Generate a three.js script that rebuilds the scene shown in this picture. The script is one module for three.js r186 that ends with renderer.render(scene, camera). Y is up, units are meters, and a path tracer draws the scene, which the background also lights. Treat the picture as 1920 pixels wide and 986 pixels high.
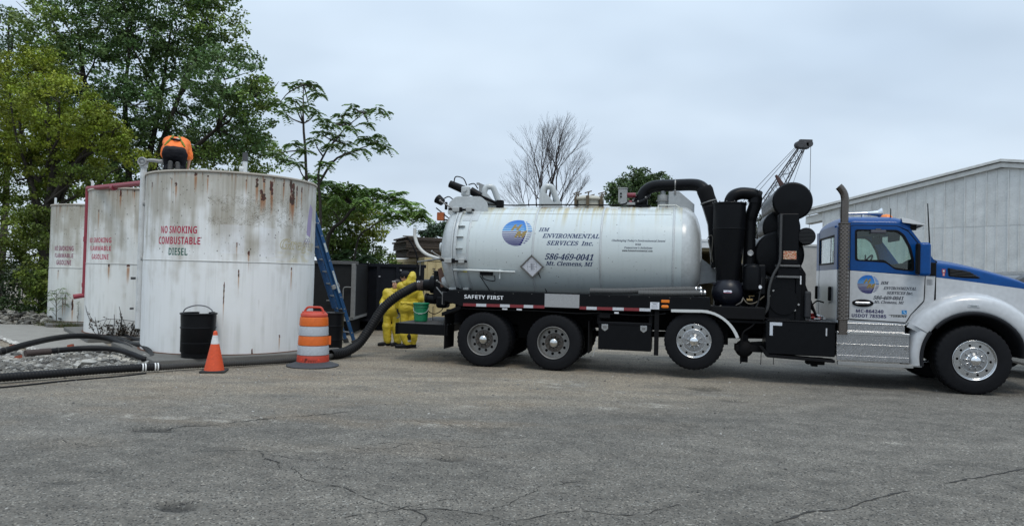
import * as THREE from 'three';
import { mergeGeometries, mergeVertices } from 'three/addons/utils/BufferGeometryUtils.js';
import { RoundedBoxGeometry } from 'three/addons/geometries/RoundedBoxGeometry.js';
import { ImprovedNoise } from 'three/addons/math/ImprovedNoise.js';

// ---------------------------------------------------------------- camera, sky, sun, exposure
const scene = new THREE.Scene();
const camera = new THREE.PerspectiveCamera(40.64, 1920 / 986, 0.1, 1500);
camera.position.set(0, 1.755, 0);
camera.rotation.set(0.01728, 0, 0.02583, 'XYZ');
const renderer = new THREE.WebGLRenderer();
renderer.toneMapping = THREE.LinearToneMapping;
renderer.toneMappingExposure = 1.06;
renderer.shadowMap.enabled = true;

const perlin = new ImprovedNoise();
const noise = (x, y, z = 0) => perlin.noise(x, y, z);
const fbm = (x, y, z = 0, o = 4) => { let s = 0, a = 0.5; for (let i = 0; i < o; i++) { s += a * noise(x, y, z); x = x * 2.03 + 11.3; y = y * 2.03 + 5.1; z = z * 2.03 + 3.7; a *= 0.5; } return s; };
let seed = 7;
const rnd = () => { seed = (seed + 0x6d2b79f5) | 0; let t = Math.imul(seed ^ (seed >>> 15), 1 | seed); t = (t + Math.imul(t ^ (t >>> 7), 61 | t)) ^ t; return ((t ^ (t >>> 14)) >>> 0) / 4294967296; };
const rr = (a, b) => a + (b - a) * rnd();
const PI = Math.PI, sin = Math.sin, cos = Math.cos, hypot = Math.hypot, lerp = THREE.MathUtils.lerp, clamp = THREE.MathUtils.clamp, sstep = THREE.MathUtils.smoothstep;

{ // overcast sky: even grey-blue cloud layer, brighter towards the zenith as overcast skies are
  const W = 1024, H = 512, d = new Float32Array(W * H * 4);
  for (let j = 0; j < H; j++) for (let i = 0; i < W; i++) {
    const el = ((j + 0.5) / H - 0.5) * PI, az = ((i + 0.5) / W - 0.5) * 2 * PI;
    const x = cos(az) * cos(el), y = sin(el), z = sin(az) * cos(el), k = (j * W + i) * 4;
    const up = Math.max(0, y), q = 1 / (up + 0.22);
    const n = fbm(x * q * 0.9, z * q * 1.3 + 4.2, 0.3, 5), n2 = fbm(x * q * 2.6 + 9, z * q * 3.4, 1.7, 4);
    const b = (1.13 + 0.75 * up * up + 0.6 * up * sstep(up, 0.35, 1)) * (1 + 0.24 * n + 0.09 * n2);
    const haze = Math.exp(-up * 9), thin = clamp(0.5 + 1.3 * n, 0, 1);
    d[k] = b * (0.487 + 0.09 * haze + 0.035 * thin); d[k + 1] = b * (0.600 + 0.06 * haze + 0.02 * thin); d[k + 2] = b * (0.736 + 0.02 * haze - 0.01 * thin); d[k + 3] = 1;
  }
  const t = new THREE.DataTexture(d, W, H, THREE.RGBAFormat, THREE.FloatType);
  t.mapping = THREE.EquirectangularReflectionMapping; t.magFilter = THREE.LinearFilter; t.minFilter = THREE.LinearFilter; t.needsUpdate = true;
  scene.background = t; scene.environment = t;
}
const sun = new THREE.DirectionalLight(0xfff4e4, 1.2);
sun.name = 'sun'; sun.position.set(7, 52, 14); sun.target.position.set(0, 0, -14); sun.shadow.radius = 34; sun.castShadow = true;
sun.shadow.mapSize.set(2048, 2048);
Object.assign(sun.shadow.camera, { left: -30, right: 30, top: 30, bottom: -30, near: 1, far: 150 });
scene.add(sun, sun.target);

// ---------------------------------------------------------------- helpers
const V = (x, y, z) => new THREE.Vector3(x, y, z);
const taken = {};
const numbered = (n) => { const k = taken[n] = (taken[n] ?? -1) + 1; return k ? n + '_' + String(k).padStart(3, '0') : n; };
function std(r, g, b, rough = 0.7, metal = 0, extra = {}) { const m = new THREE.MeshStandardMaterial({ roughness: rough, metalness: metal, ...extra }); m.color.setRGB(r, g, b); return m; }
function phys(r, g, b, rough, metal, extra) { const m = new THREE.MeshPhysicalMaterial({ roughness: rough, metalness: metal, ...extra }); m.color.setRGB(r, g, b); return m; }
function thing(name, label, category, pos = [0, 0, 0], turn = 0, group) {
  const o = new THREE.Group(); o.name = numbered(name); o.position.set(...pos); o.rotation.y = turn; o.userData = { label, category };
  if (group) o.userData.group = group;
  scene.add(o); return o;
}
function boxUV(g, s = 1) {
  const p = g.attributes.position, n = g.attributes.normal, uv = new Float32Array(p.count * 2);
  for (let i = 0; i < p.count; i++) {
    const ax = Math.abs(n.getX(i)), ay = Math.abs(n.getY(i)), az = Math.abs(n.getZ(i)), x = p.getX(i), y = p.getY(i), z = p.getZ(i);
    if (ay >= ax && ay >= az) { uv[2 * i] = x * s; uv[2 * i + 1] = z * s; } else if (ax > az) { uv[2 * i] = z * s; uv[2 * i + 1] = y * s; } else { uv[2 * i] = x * s; uv[2 * i + 1] = y * s; }
  }
  g.setAttribute('uv', new THREE.BufferAttribute(uv, 2)); return g;
}
function merged(list, own = false) {
  list = [].concat(list).map((g) => {
    g = g.index ? g.toNonIndexed() : g;
    for (const k of Object.keys(g.attributes)) if (!['position', 'normal', 'uv'].includes(k)) g.deleteAttribute(k);
    if (!g.attributes.normal) g.computeVertexNormals();
    if (!g.attributes.uv) g.setAttribute('uv', new THREE.BufferAttribute(new Float32Array(g.attributes.position.count * 2), 2));
    g.clearGroups(); return g;
  });
  const g = list.length > 1 ? mergeGeometries(list) : list[0];
  return own ? g : boxUV(g);
}
function part(name, list, material, parent, own = false) { const m = new THREE.Mesh(merged(list, own), material); m.name = name; parent.add(m); return m; }
function parts(name, list, material, parent) { return list.map((g) => part(name, g, material, parent)); }  // alike pieces, one mesh each
function single(name, label, category, list, material, group, own) {  // a thing that is one mesh
  const m = new THREE.Mesh(merged(list, own), material); m.name = numbered(name); m.userData = { label, category }; if (group) m.userData.group = group; scene.add(m); return m;
}
function ground_piece(name, geometry, material) { const m = new THREE.Mesh(geometry, material); m.name = numbered(name); m.userData = { kind: 'structure' }; scene.add(m); return m; }
// geometries
const box = (w, h, d, x = 0, y = 0, z = 0, r = 0) => { const g = r ? new RoundedBoxGeometry(w, h, d, 2, Math.min(r, w / 2.01, h / 2.01, d / 2.01)) : new THREE.BoxGeometry(w, h, d); return g.translate(x, y, z); };
const span = (x0, x1, y0, y1, z0, z1, r = 0) => box(Math.abs(x1 - x0), Math.abs(y1 - y0), Math.abs(z1 - z0), (x0 + x1) / 2, (y0 + y1) / 2, (z0 + z1) / 2, r);
function cyl(p, q, r0, r1 = r0, seg = 16, open = false) {
  const a = V(...p), b = V(...q), d = b.clone().sub(a), g = new THREE.CylinderGeometry(r1, r0, d.length(), seg, 1, open);
  g.applyQuaternion(new THREE.Quaternion().setFromUnitVectors(V(0, 1, 0), d.clone().normalize())); return g.translate((a.x + b.x) / 2, (a.y + b.y) / 2, (a.z + b.z) / 2);
}
const curve = (pts, tension = 0.5) => new THREE.CatmullRomCurve3(pts.map((p) => V(...p)), false, 'catmullrom', tension);
const tube = (pts, r, seg = 24, rad = 10, tension) => new THREE.TubeGeometry(curve(pts, tension), seg, r, rad, false);
function capTube(pts, r, seg = 24, rad = 10, tension) { const c = curve(pts, tension), a = c.getPoint(0), b = c.getPoint(1); return [new THREE.TubeGeometry(c, seg, r, rad, false), new THREE.SphereGeometry(r, rad, 6).translate(a.x, a.y, a.z), new THREE.SphereGeometry(r, rad, 6).translate(b.x, b.y, b.z)]; }
function taper(pts, radii, rad = 7, ribs = null) {  // tapered tube through points, radius interpolated along it
  const c = pts.length > 2 ? curve(pts) : new THREE.LineCurve3(V(...pts[0]), V(...pts[1])), seg = Math.max(1, (pts.length - 1) * (pts.length > 2 ? 3 : 1)) * (ribs || 1), g = new THREE.TubeGeometry(c, seg, 1, rad, false), p = g.attributes.position;
  const v = V(), o = V();
  for (let i = 0; i <= seg; i++) {
    c.getPointAt(i / seg, o); const f = (i / seg) * (radii.length - 1), k = Math.min(Math.floor(f), radii.length - 2), r = lerp(radii[k], radii[k + 1], f - k);
    for (let j = 0; j <= rad; j++) { v.fromBufferAttribute(p, i * (rad + 1) + j).sub(o).multiplyScalar(r).add(o); p.setXYZ(i * (rad + 1) + j, v.x, v.y, v.z); }
  }
  g.computeVertexNormals(); return g;
}
function ribbed(pts, r, pitch, depth, rad = 14, tension) {  // corrugated hose
  const c = curve(pts, tension), len = c.getLength(), seg = Math.round((len / pitch) * 4), g = new THREE.TubeGeometry(c, seg, 1, rad, false), p = g.attributes.position, v = V(), o = V();
  const prof = [-0.6, 0.5, 1, 0.5];
  for (let i = 0; i <= seg; i++) {
    c.getPointAt(i / seg, o); const q = r + depth * prof[i % 4];
    for (let j = 0; j <= rad; j++) { v.fromBufferAttribute(p, i * (rad + 1) + j).sub(o).multiplyScalar(q).add(o); p.setXYZ(i * (rad + 1) + j, v.x, v.y, v.z); }
  }
  g.computeVertexNormals(); return g;
}
function bandsOn(pts, r, ts, w, tension) { const c = curve(pts, tension); return ts.map((t) => { const a = c.getPointAt(t), d = c.getTangentAt(t).multiplyScalar(w / 2); return cyl([a.x - d.x, a.y - d.y, a.z - d.z], [a.x + d.x, a.y + d.y, a.z + d.z], r, r, 18); }); }
function lathe(pts, axis, at = [0, 0, 0], seg = 32, start = 0, len = PI * 2) {
  const g = new THREE.LatheGeometry(pts.map(([r, y]) => new THREE.Vector2(r, y)), seg, start, len);
  if (axis === 'x') g.rotateZ(-PI / 2); if (axis === 'z') g.rotateX(PI / 2);
  return g.translate(...at);
}
function shapeOf(pts) { const s = new THREE.Shape(); pts.forEach((p, i) => (i ? s.lineTo(p[0], p[1]) : s.moveTo(p[0], p[1]))); s.closePath(); return s; }
function smoothShape(pts, n = 6) { return shapeOf(new THREE.CatmullRomCurve3(pts.map(([x, y]) => V(x, y, 0)), true, 'catmullrom', 0.5).getPoints(pts.length * n).slice(0, -1).map((p) => [p.x, p.y])); }
function roundPoly(pts, r, n = 4) {  // polygon with rounded corners
  const out = [], N = pts.length;
  for (let i = 0; i < N; i++) {
    const p = pts[i], a = pts[(i + N - 1) % N], b = pts[(i + 1) % N], la = hypot(a[0] - p[0], a[1] - p[1]), lb = hypot(b[0] - p[0], b[1] - p[1]), ra = Math.min(r, la * 0.45), rb = Math.min(r, lb * 0.45);
    const s = [p[0] + ((a[0] - p[0]) / la) * ra, p[1] + ((a[1] - p[1]) / la) * ra], e = [p[0] + ((b[0] - p[0]) / lb) * rb, p[1] + ((b[1] - p[1]) / lb) * rb];
    for (let k = 0; k <= n; k++) { const t = k / n; out.push([(1 - t) ** 2 * s[0] + 2 * t * (1 - t) * p[0] + t * t * e[0], (1 - t) ** 2 * s[1] + 2 * t * (1 - t) * p[1] + t * t * e[1]]); }
  }
  return out;
}
function ext(pts, z0, z1, bevel = 0, holes = []) {  // profile in x-y, from z0 to z1
  const s = pts instanceof THREE.Path ? pts : shapeOf(pts); for (const h of holes) s.holes.push(h instanceof THREE.Path ? h : shapeOf(h));
  const d = Math.abs(z1 - z0) - 2 * bevel, g = new THREE.ExtrudeGeometry(s, { depth: d, bevelEnabled: bevel > 0, bevelThickness: bevel, bevelSize: bevel, bevelOffset: -bevel, bevelSegments: 2, curveSegments: 12 });
  return g.translate(0, 0, Math.min(z0, z1) + bevel);
}
function grid(nu, nv, f, flip = false) {  // surface from f(u, v) -> [x, y, z]
  const pos = [], uv = [], idx = [];
  for (let j = 0; j <= nv; j++) for (let i = 0; i <= nu; i++) { pos.push(...f(i / nu, j / nv)); uv.push(i / nu, j / nv); }
  for (let j = 0; j < nv; j++) for (let i = 0; i < nu; i++) { const a = j * (nu + 1) + i, b = a + 1, c = a + nu + 1, d = c + 1; flip ? idx.push(a, c, b, b, c, d) : idx.push(a, b, c, b, d, c); }
  const g = new THREE.BufferGeometry(); g.setAttribute('position', new THREE.Float32BufferAttribute(pos, 3)); g.setAttribute('uv', new THREE.Float32BufferAttribute(uv, 2)); g.setIndex(idx); g.computeVertexNormals(); return g;
}
const flatN = (g) => { g = g.index ? g.toNonIndexed() : g; g.computeVertexNormals(); return g; };
// textures
function canvasTex(w, h, draw, srgb = true, repeat = false) {
  const c = document.createElement('canvas'); c.width = w; c.height = h; draw(c.getContext('2d'), w, h);
  const t = new THREE.CanvasTexture(c); if (srgb) t.colorSpace = THREE.SRGBColorSpace; if (repeat) t.wrapS = t.wrapT = THREE.RepeatWrapping; return t;
}
function dataTex(w, h, f, srgb = false) {
  const d = new Uint8Array(w * h * 4);
  for (let j = 0; j < h; j++) for (let i = 0; i < w; i++) { const v = f(i / w, j / h), k = (j * w + i) * 4; for (let c = 0; c < 3; c++) d[k + c] = clamp(Math.round((v.length ? v[c] : v) * 255), 0, 255); d[k + 3] = 255; }
  const t = new THREE.DataTexture(d, w, h); t.wrapS = t.wrapT = THREE.RepeatWrapping; t.magFilter = THREE.LinearFilter; t.minFilter = THREE.LinearFilter; if (srgb) t.colorSpace = THREE.SRGBColorSpace; t.needsUpdate = true; return t;
}
const tiled = (x, y, s, f) => { const w = (a, b) => f(a * s, b * s); const bx = x, by = y; return w(x, y) * (1 - bx) * (1 - by) + w(x - 1, y) * bx * (1 - by) + w(x, y - 1) * (1 - bx) * by + w(x - 1, y - 1) * bx * by; };
const grime = dataTex(512, 512, (x, y) => 0.83 + 0.30 * tiled(x, y, 6, (a, b) => fbm(a, b, 2, 5)) + 0.12 * tiled(x, y, 40, (a, b) => noise(a, b, 5)));
const grimeRough = dataTex(256, 256, (x, y) => 0.72 + 0.5 * tiled(x, y, 8, (a, b) => fbm(a, b, 9, 4)));
const grain = dataTex(256, 256, (x, y) => 0.5 + 0.5 * tiled(x, y, 60, (a, b) => noise(a, b, 1)) + 0.3 * tiled(x, y, 24, (a, b) => noise(a, b, 4)));
const rep = (t, s, s2 = s) => { const c = t.clone(); c.repeat.set(s, s2); c.needsUpdate = true; return c; };
// ---------------------------------------------------------------- ground
let AGG = 0;  // mean linear value of the map below
const aggregate = canvasTex(2048, 2048, (c, W) => {
  c.fillStyle = '#a9a7a3'; c.fillRect(0, 0, W, W);
  const dot = (x, y, a, b, t, col) => { c.fillStyle = col; for (const dx of [0, -W, W]) for (const dy of [0, -W, W]) { if (x + dx < -20 || x + dx > W + 20 || y + dy < -20 || y + dy > W + 20) continue; c.beginPath(); c.ellipse(x + dx, y + dy, a, b, t, 0, 7); c.fill(); } };
  for (let i = 0; i < 46000; i++) { const v = Math.round(128 + 50 * rnd() * rnd() + 36 * rnd()); dot(rnd() * W, rnd() * W, rr(2, 6), rr(1.6, 4.5), rnd() * 3, `rgb(${v + 2},${v + 1},${v - 2})`); }
  for (let i = 0; i < 34000; i++) { const v = Math.round(162 + 93 * rnd() ** 1.5), w = rr(-9, 10); dot(rnd() * W, rnd() * W, rr(1.6, 5.4), rr(1.4, 4), rnd() * 3, `rgb(${v + w},${v + w * 0.5},${v - 3})`); }
  for (let i = 0; i < 20000; i++) { const v = Math.round(36 + 56 * rnd()); dot(rnd() * W, rnd() * W, rr(1.2, 4.2), rr(0.9, 2.8), rnd() * 3, `rgb(${v},${v},${v})`); }
  const d = c.getImageData(0, 0, W, 256).data; for (let i = 0; i < d.length; i += 4) AGG += ((d[i + 1] / 255 + 0.055) / 1.055) ** 2.4 / (d.length / 4);
}, true, true);
const groundMat = new THREE.MeshStandardMaterial({ map: aggregate, vertexColors: true, roughness: 0.93, bumpMap: aggregate, bumpScale: 0.007 });
const blot = (x, z, cx, cz, rx, rz) => { const a = noise(x * 2.1, z * 2.1, 3) * 0.35 + noise(x * 7, z * 7, 5) * 0.3; return sstep(1.15 - hypot((x - cx) / rx, (z - cz) / rz) + a, 0, 0.5); };
const pits = [[-2.4, -5.22, 0.16, 0.1, 1], [-0.53, -6.77, 0.13, 0.07, 0.9], [-3.53, -5.77, 0.13, 0.07, 0.5], [-3.83, -7.66, 0.26, 0.13, 0.9], [3.19, -11.55, 0.35, 0.22, 0.7], [2.2, -8.6, 0.16, 0.1, 0.5], [3.3, -10.4, 0.2, 0.1, 0.5]];
const pale = [[0.91, -11.52, 0.5, 0.35], [0.5, -11.9, 0.8, 0.25], [-1.98, -7.96, 0.16, 0.1], [-2.6, -7.07, 0.42, 0.06], [-1.9, -6.95, 0.2, 0.05], [3.8, -7.84, 0.16, 0.07], [4.3, -7.9, 0.1, 0.05], [2.23, -9.72, 0.32, 0.1], [1.85, -9.99, 0.5, 0.14], [1.3, -9.6, 0.3, 0.1], [-3.69, -9.08, 0.22, 0.16], [1.27, -10.9, 0.6, 0.18], [-2.32, -9.88, 0.14, 0.1], [-4.4, -8.3, 1.3, 0.16], [-3.3, -8.2, 0.7, 0.12], [0.05, -7.9, 0.2, 0.06], [-5.9, -11.3, 0.9, 0.2], [3.2, -10.9, 0.4, 0.12], [0.4, -8.0, 0.25, 0.07], [-0.4, -9.5, 0.5, 0.12], [-1.0, -8.3, 0.9, 0.1]];
function groundColor(x, z) {
  const n = fbm(x * 0.42, z * 0.8, 1.5, 5), n2 = fbm(x * 2.3, z * 3.2, 7, 4), n3 = fbm(x * 0.9 + z * 0.3, z * 2.6, 9, 4);
  const n5 = fbm(x * 7, z * 8, 13, 3); let k = 0.110 * (1 + 0.36 * n + 0.55 * n2 + 0.28 * n3 + 0.45 * n5), c = [k * 1.06, k * 0.985, k * 0.87];
  const mixIn = (t, r, g, b) => { t = clamp(t, 0, 1); c = [lerp(c[0], r, t), lerp(c[1], g, t), lerp(c[2], b, t)]; };
  const yard = clamp(sstep(-z + 0.9 * n - 0.20 * Math.max(0, x), 8.2, 11.4), 0, 1) * sstep(7 - x, 0, 5);  // dust and dirt tracked over the yard by the tanks
  mixIn(yard * clamp(0.72 + 1.2 * n3 + 0.6 * n, 0.15, 0.98), 0.232, 0.199, 0.155);
  mixIn(0.85 * clamp(0.1 + 1.9 * fbm(x * 0.7, z * 1.5, 21, 4), 0, 1) * sstep(-z, 5.6, 9) * sstep(3.5 - x, 0, 5), 0.158, 0.126, 0.092);
  for (const [px, pz, rx, rz] of pale) if (Math.abs(x - px) < rx * 2.2 && Math.abs(z - pz) < rz * 2.8) mixIn(0.85 * clamp(0.15 + 2.2 * fbm(x * 5, z * 6, 31, 4) + 0.8 * n2, 0, 1) * blot(x, z, px, pz, rx, rz), 0.30, 0.285, 0.255);
  for (const [px, pz, rx, rz, d] of pits) if (Math.abs(x - px) < rx * 2.2 && Math.abs(z - pz) < rz * 2.6) mixIn(0.8 * d * blot(x, z, px, pz, rx, rz), 0.018, 0.017, 0.015);
  return c;
}
function groundHeight(x, z) {
  let h = 0.012 * fbm(x * 0.7, z * 0.7, 4, 3) + 0.004 * noise(x * 4, z * 4, 2);
  for (const [px, pz, rx, rz, d] of pits) if (Math.abs(x - px) < rx * 2 && Math.abs(z - pz) < rz * 2.4) h -= 0.035 * d * blot(x, z, px, pz, rx, rz);
  return h * sstep(x, -17.5, -16) * sstep(13.5 - x, 0, 1.5) * sstep(-z, 4, 4.4) * sstep(25 + z, 0, 1.5);
}
{
  const nx = 420, nz = 250, X = (u) => -17.5 + 31 * u, Z = (v) => -3.6 - 21.4 * (0.55 * v + 0.45 * v * v);
  const g = grid(nx, nz, (u, v) => [X(u), groundHeight(X(u), Z(v)), Z(v)]), p = g.attributes.position, uv = g.attributes.uv, col = new Float32Array(p.count * 3);
  for (let i = 0; i < p.count; i++) { const x = p.getX(i), z = p.getZ(i), c = groundColor(x, z); uv.setXY(i, x / 5, z / 5); for (let k = 0; k < 3; k++) col[i * 3 + k] = c[k] / AGG; }
  g.setAttribute('color', new THREE.BufferAttribute(col, 3)); ground_piece('asphalt_lot', g, groundMat);
  const outer = (x0, x1, z0, z1) => { const nu = 24, nv = 24, q = grid(nu, nv, (u, v) => [lerp(x0, x1, u), 0, lerp(z1, z0, v)]), a = q.attributes.position, w = q.attributes.uv, cc = new Float32Array(a.count * 3); for (let i = 0; i < a.count; i++) { const c = groundColor(a.getX(i), a.getZ(i)); w.setXY(i, a.getX(i) / 5, a.getZ(i) / 5); for (let k = 0; k < 3; k++) cc[i * 3 + k] = c[k] / AGG; } q.setAttribute('color', new THREE.BufferAttribute(cc, 3)); return q; };
  const far = mergeGeometries([outer(-17.5, 13.5, -70, -25), outer(-70, -17.5, -70, 40), outer(13.5, 70, -70, 40), outer(-17.5, 13.5, -3.6, 40)]);
  ground_piece('outer_lot', far, groundMat);
  const land = std(0.055, 0.062, 0.035, 0.95), L = [];
  for (const [x0, x1, z0, z1] of [[-700, 700, -900, -70], [-700, -70, -70, 40], [70, 700, -70, 40], [-700, 700, 40, 500]]) L.push(grid(2, 2, (u, v) => [lerp(x0, x1, u), 0, lerp(z1, z0, v)]));
  ground_piece('land', mergeGeometries(L), land);
}
{ // cracks and tar joints in the asphalt: thin sheets of dirt and tar just above it
  const crackMat = std(0.028, 0.026, 0.023, 0.98), R = [];
  const ribbon = (pts, w, wob = 0.035) => {
    const c = curve(pts.map(([x, z]) => [x, 0, z])), n = Math.round(c.getLength() / 0.025), pos = [], idx = [], ph = rr(0, 90);
    for (let i = 0; i <= n; i++) {
      const p = c.getPoint(i / n), d = c.getTangent(i / n), o = wob * (noise(i * 0.11, ph) + 0.6 * noise(i * 0.43, ph, 4)), ww = w * clamp(0.55 + 0.9 * noise(i * 0.2, ph, 8) + 0.5 * noise(i * 0.9, ph, 2), 0.08, 1.6) * Math.min(1, i / 6, (n - i) / 6);
      for (const s of [-1, 1]) { const x = p.x - d.z * (o + s * ww / 2), z = p.z + d.x * (o + s * ww / 2); pos.push(x, groundHeight(x, z) + 0.004, z); }
      if (i) { const a = 2 * i - 2; idx.push(a, a + 1, a + 2, a + 1, a + 3, a + 2); }
    }
    const g = new THREE.BufferGeometry(); g.setAttribute('position', new THREE.Float32BufferAttribute(pos, 3)); g.setIndex(idx); g.computeVertexNormals(); const nn = g.attributes.normal; for (let i = 0; i < nn.count; i++) nn.setXYZ(i, 0, 1, 0); R.push(g);
  };
  ribbon([[-1.47, -5.83], [-1.33, -5.77], [-1.07, -5.52], [-0.79, -5.33], [-0.47, -5.31], [-0.19, -5.22], [0.05, -5.12]], 0.016);
  ribbon([[-1.23, -5.03], [-0.96, -5.19], [-0.75, -5.35], [-0.53, -5.5], [-0.33, -5.62]], 0.013); ribbon([[-0.75, -5.36], [-0.57, -5.13], [-0.62, -4.9]], 0.018);
  ribbon([[-2.49, -6.93], [-2.23, -6.64], [-1.97, -6.26]], 0.022, 0.06); ribbon([[-2.97, -6.78], [-2.47, -6.87], [-2.0, -6.86]], 0.014); ribbon([[-1.65, -7.11], [-1.32, -7.06], [-0.94, -7.37]], 0.014, 0.06); ribbon([[-1.5, -7.25], [-1.1, -7.3], [-0.5, -7.05]], 0.011, 0.06);
  ribbon([[-1.67, -6.38], [-1.35, -6.25]], 0.012); ribbon([[-1.9, -8.9], [-2.77, -8.36], [-3.29, -7.97], [-3.76, -7.72]], 0.028, 0.06); ribbon([[0.31, -5.77], [0.62, -5.84]], 0.008); ribbon([[2.14, -6.99], [2.64, -6.92]], 0.008);
  ribbon([[-1.3, -8.6], [-0.6, -8.2], [0.1, -8.1]], 0.012, 0.08); ribbon([[-0.6, -8.2], [-0.3, -7.8]], 0.01);
  ribbon([[1.93, -5.15], [2.29, -5.44], [2.62, -5.56], [3.02, -5.85], [3.47, -6.11]], 0.035, 0.02); ribbon([[3.88, -6.33], [4.39, -6.59], [5.02, -6.92], [5.8, -7.3]], 0.035, 0.02);
  ribbon([[0.05, -5.12], [0.5, -5.35], [0.95, -5.3], [1.4, -5.6]], 0.013); ribbon([[-0.19, -5.22], [0.1, -5.6], [0.3, -5.95], [0.8, -6.2]], 0.010, 0.06); ribbon([[-0.9, -7.4], [-0.3, -7.25], [0.2, -7.5], [0.9, -7.45]], 0.012, 0.07); ribbon([[-1.0, -7.9], [-0.4, -7.6], [0.3, -7.75]], 0.010, 0.07); ribbon([[-2.3, -6.75], [-1.8, -6.6], [-1.4, -6.75]], 0.012, 0.05); ribbon([[-1.33, -5.77], [-1.7, -6.0], [-1.9, -6.4]], 0.010, 0.05); ribbon([[-4.6, -7.1], [-4.0, -6.9], [-3.3, -6.95]], 0.009, 0.06); ribbon([[1.2, -8.6], [1.9, -8.3], [2.6, -8.5]], 0.009, 0.07);
  ground_piece('asphalt_crack', merged(R), crackMat);
}
const concrete = std(0.30, 0.285, 0.255, 0.92, 0, { map: rep(grime, 0.45), bumpMap: rep(grain, 3), bumpScale: 0.002 });
const oldConcrete = std(0.155, 0.15, 0.138, 0.95, 0, { map: rep(grime, 0.7), bumpMap: rep(grain, 3), bumpScale: 0.003 });
const flatSlab = (pts, h) => ext(pts.map(([x, z]) => [x, -z]), 0, h, 0.012).rotateX(-PI / 2);
ground_piece('concrete_slab', merged(flatSlab([[-12.6, -19.9], [-15.4, -19.6], [-12.75, -17.35], [-7.55, -12.35], [-8.1, -14.6], [-9.6, -16.5]], 0.035)), concrete);
ground_piece('concrete_slab', merged(flatSlab([[-12.95, -17.05], [-17.6, -19.3], [-18, -12.2], [-9.2, -11.0], [-7.9, -12.1]], 0.03)), concrete);

// stones: irregular lumps, many in one mesh
function lump(r, flat = 0.7) {
  const g = new THREE.IcosahedronGeometry(r, 0), p = g.attributes.position, seenAt = new Map();
  const sx = rr(0.7, 1.3), sy = flat * rr(0.6, 1.2), sz = rr(0.7, 1.3);
  for (let i = 0; i < p.count; i++) { const k = [p.getX(i), p.getY(i), p.getZ(i)].map((a) => a.toFixed(4)).join(); if (!seenAt.has(k)) seenAt.set(k, rr(0.72, 1.25)); const q = seenAt.get(k); p.setXYZ(i, p.getX(i) * q * sx, p.getY(i) * q * sy, p.getZ(i) * q * sz); }
  g.rotateY(rr(0, 6)); g.rotateX(rr(-0.4, 0.4)); return flatN(g);
}
const lumpKinds = Array.from({ length: 14 }, () => lump(1));
function scatter(name, label, category, n, place, material) {  // place() -> [x, y, z, size, r, g, b]
  const P = [], N = [], C = [];
  const m = new THREE.Matrix4(), q = new THREE.Quaternion(), e = new THREE.Euler(), v = V();
  for (let i = 0; i < n; i++) {
    const s = place(); if (!s) continue; const g = lumpKinds[Math.floor(rnd() * 14)], gp = g.attributes.position, gn = g.attributes.normal;
    q.setFromEuler(e.set(rr(-0.3, 0.3), rr(0, 6.3), rr(-0.3, 0.3))); m.compose(V(s[0], s[1], s[2]), q, V(s[3], s[3], s[3]));
    for (let k = 0; k < gp.count; k++) { v.fromBufferAttribute(gp, k).applyMatrix4(m); P.push(v.x, v.y, v.z); v.fromBufferAttribute(gn, k).applyQuaternion(q); N.push(v.x, v.y, v.z); C.push(s[4], s[5], s[6]); }
  }
  const g = new THREE.BufferGeometry(); g.setAttribute('position', new THREE.Float32BufferAttribute(P, 3)); g.setAttribute('normal', new THREE.Float32BufferAttribute(N, 3)); g.setAttribute('color', new THREE.Float32BufferAttribute(C, 3));
  const o = new THREE.Mesh(g, material); o.name = numbered(name); o.userData = { label, category, kind: 'stuff' }; scene.add(o); return o;
}
const stoneMat = new THREE.MeshStandardMaterial({ vertexColors: true, roughness: 0.95 });
const inPoly = (x, z, poly) => { let c = false; for (let i = 0, j = poly.length - 1; i < poly.length; j = i++) { const [xi, zi] = poly[i], [xj, zj] = poly[j]; if (zi > z !== zj > z && x < ((xj - xi) * (z - zi)) / (zj - zi) + xi) c = !c; } return c; };
const stoneTone = () => { const k = rnd() < 0.35 ? rr(0.03, 0.12) : rr(0.12, 0.40), w = rr(0.88, 1.0); return [k, k * (0.5 + 0.5 * w), k * w * 0.95]; };
const moundPoly = [[-9.9, -13.4], [-8.9, -14.1], [-7.5, -14.6], [-6.75, -13.5], [-6.45, -12.75], [-6.15, -12.25], [-6.8, -11.7], [-7.9, -11.3], [-9.4, -11.3], [-10.4, -12.2]];
const moundHeight = (x, z) => 0.09 * Math.exp(-(((x + 7.7) / 1.1) ** 2) - ((z + 12.95) / 0.75) ** 2) + 0.06 * Math.exp(-(((x + 8.9) / 1.1) ** 2) - ((z + 12.3) / 0.7) ** 2) + 0.05 * noise(x * 2.5, z * 2.5, 3) + 0.025 * noise(x * 8, z * 8, 3);
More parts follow.
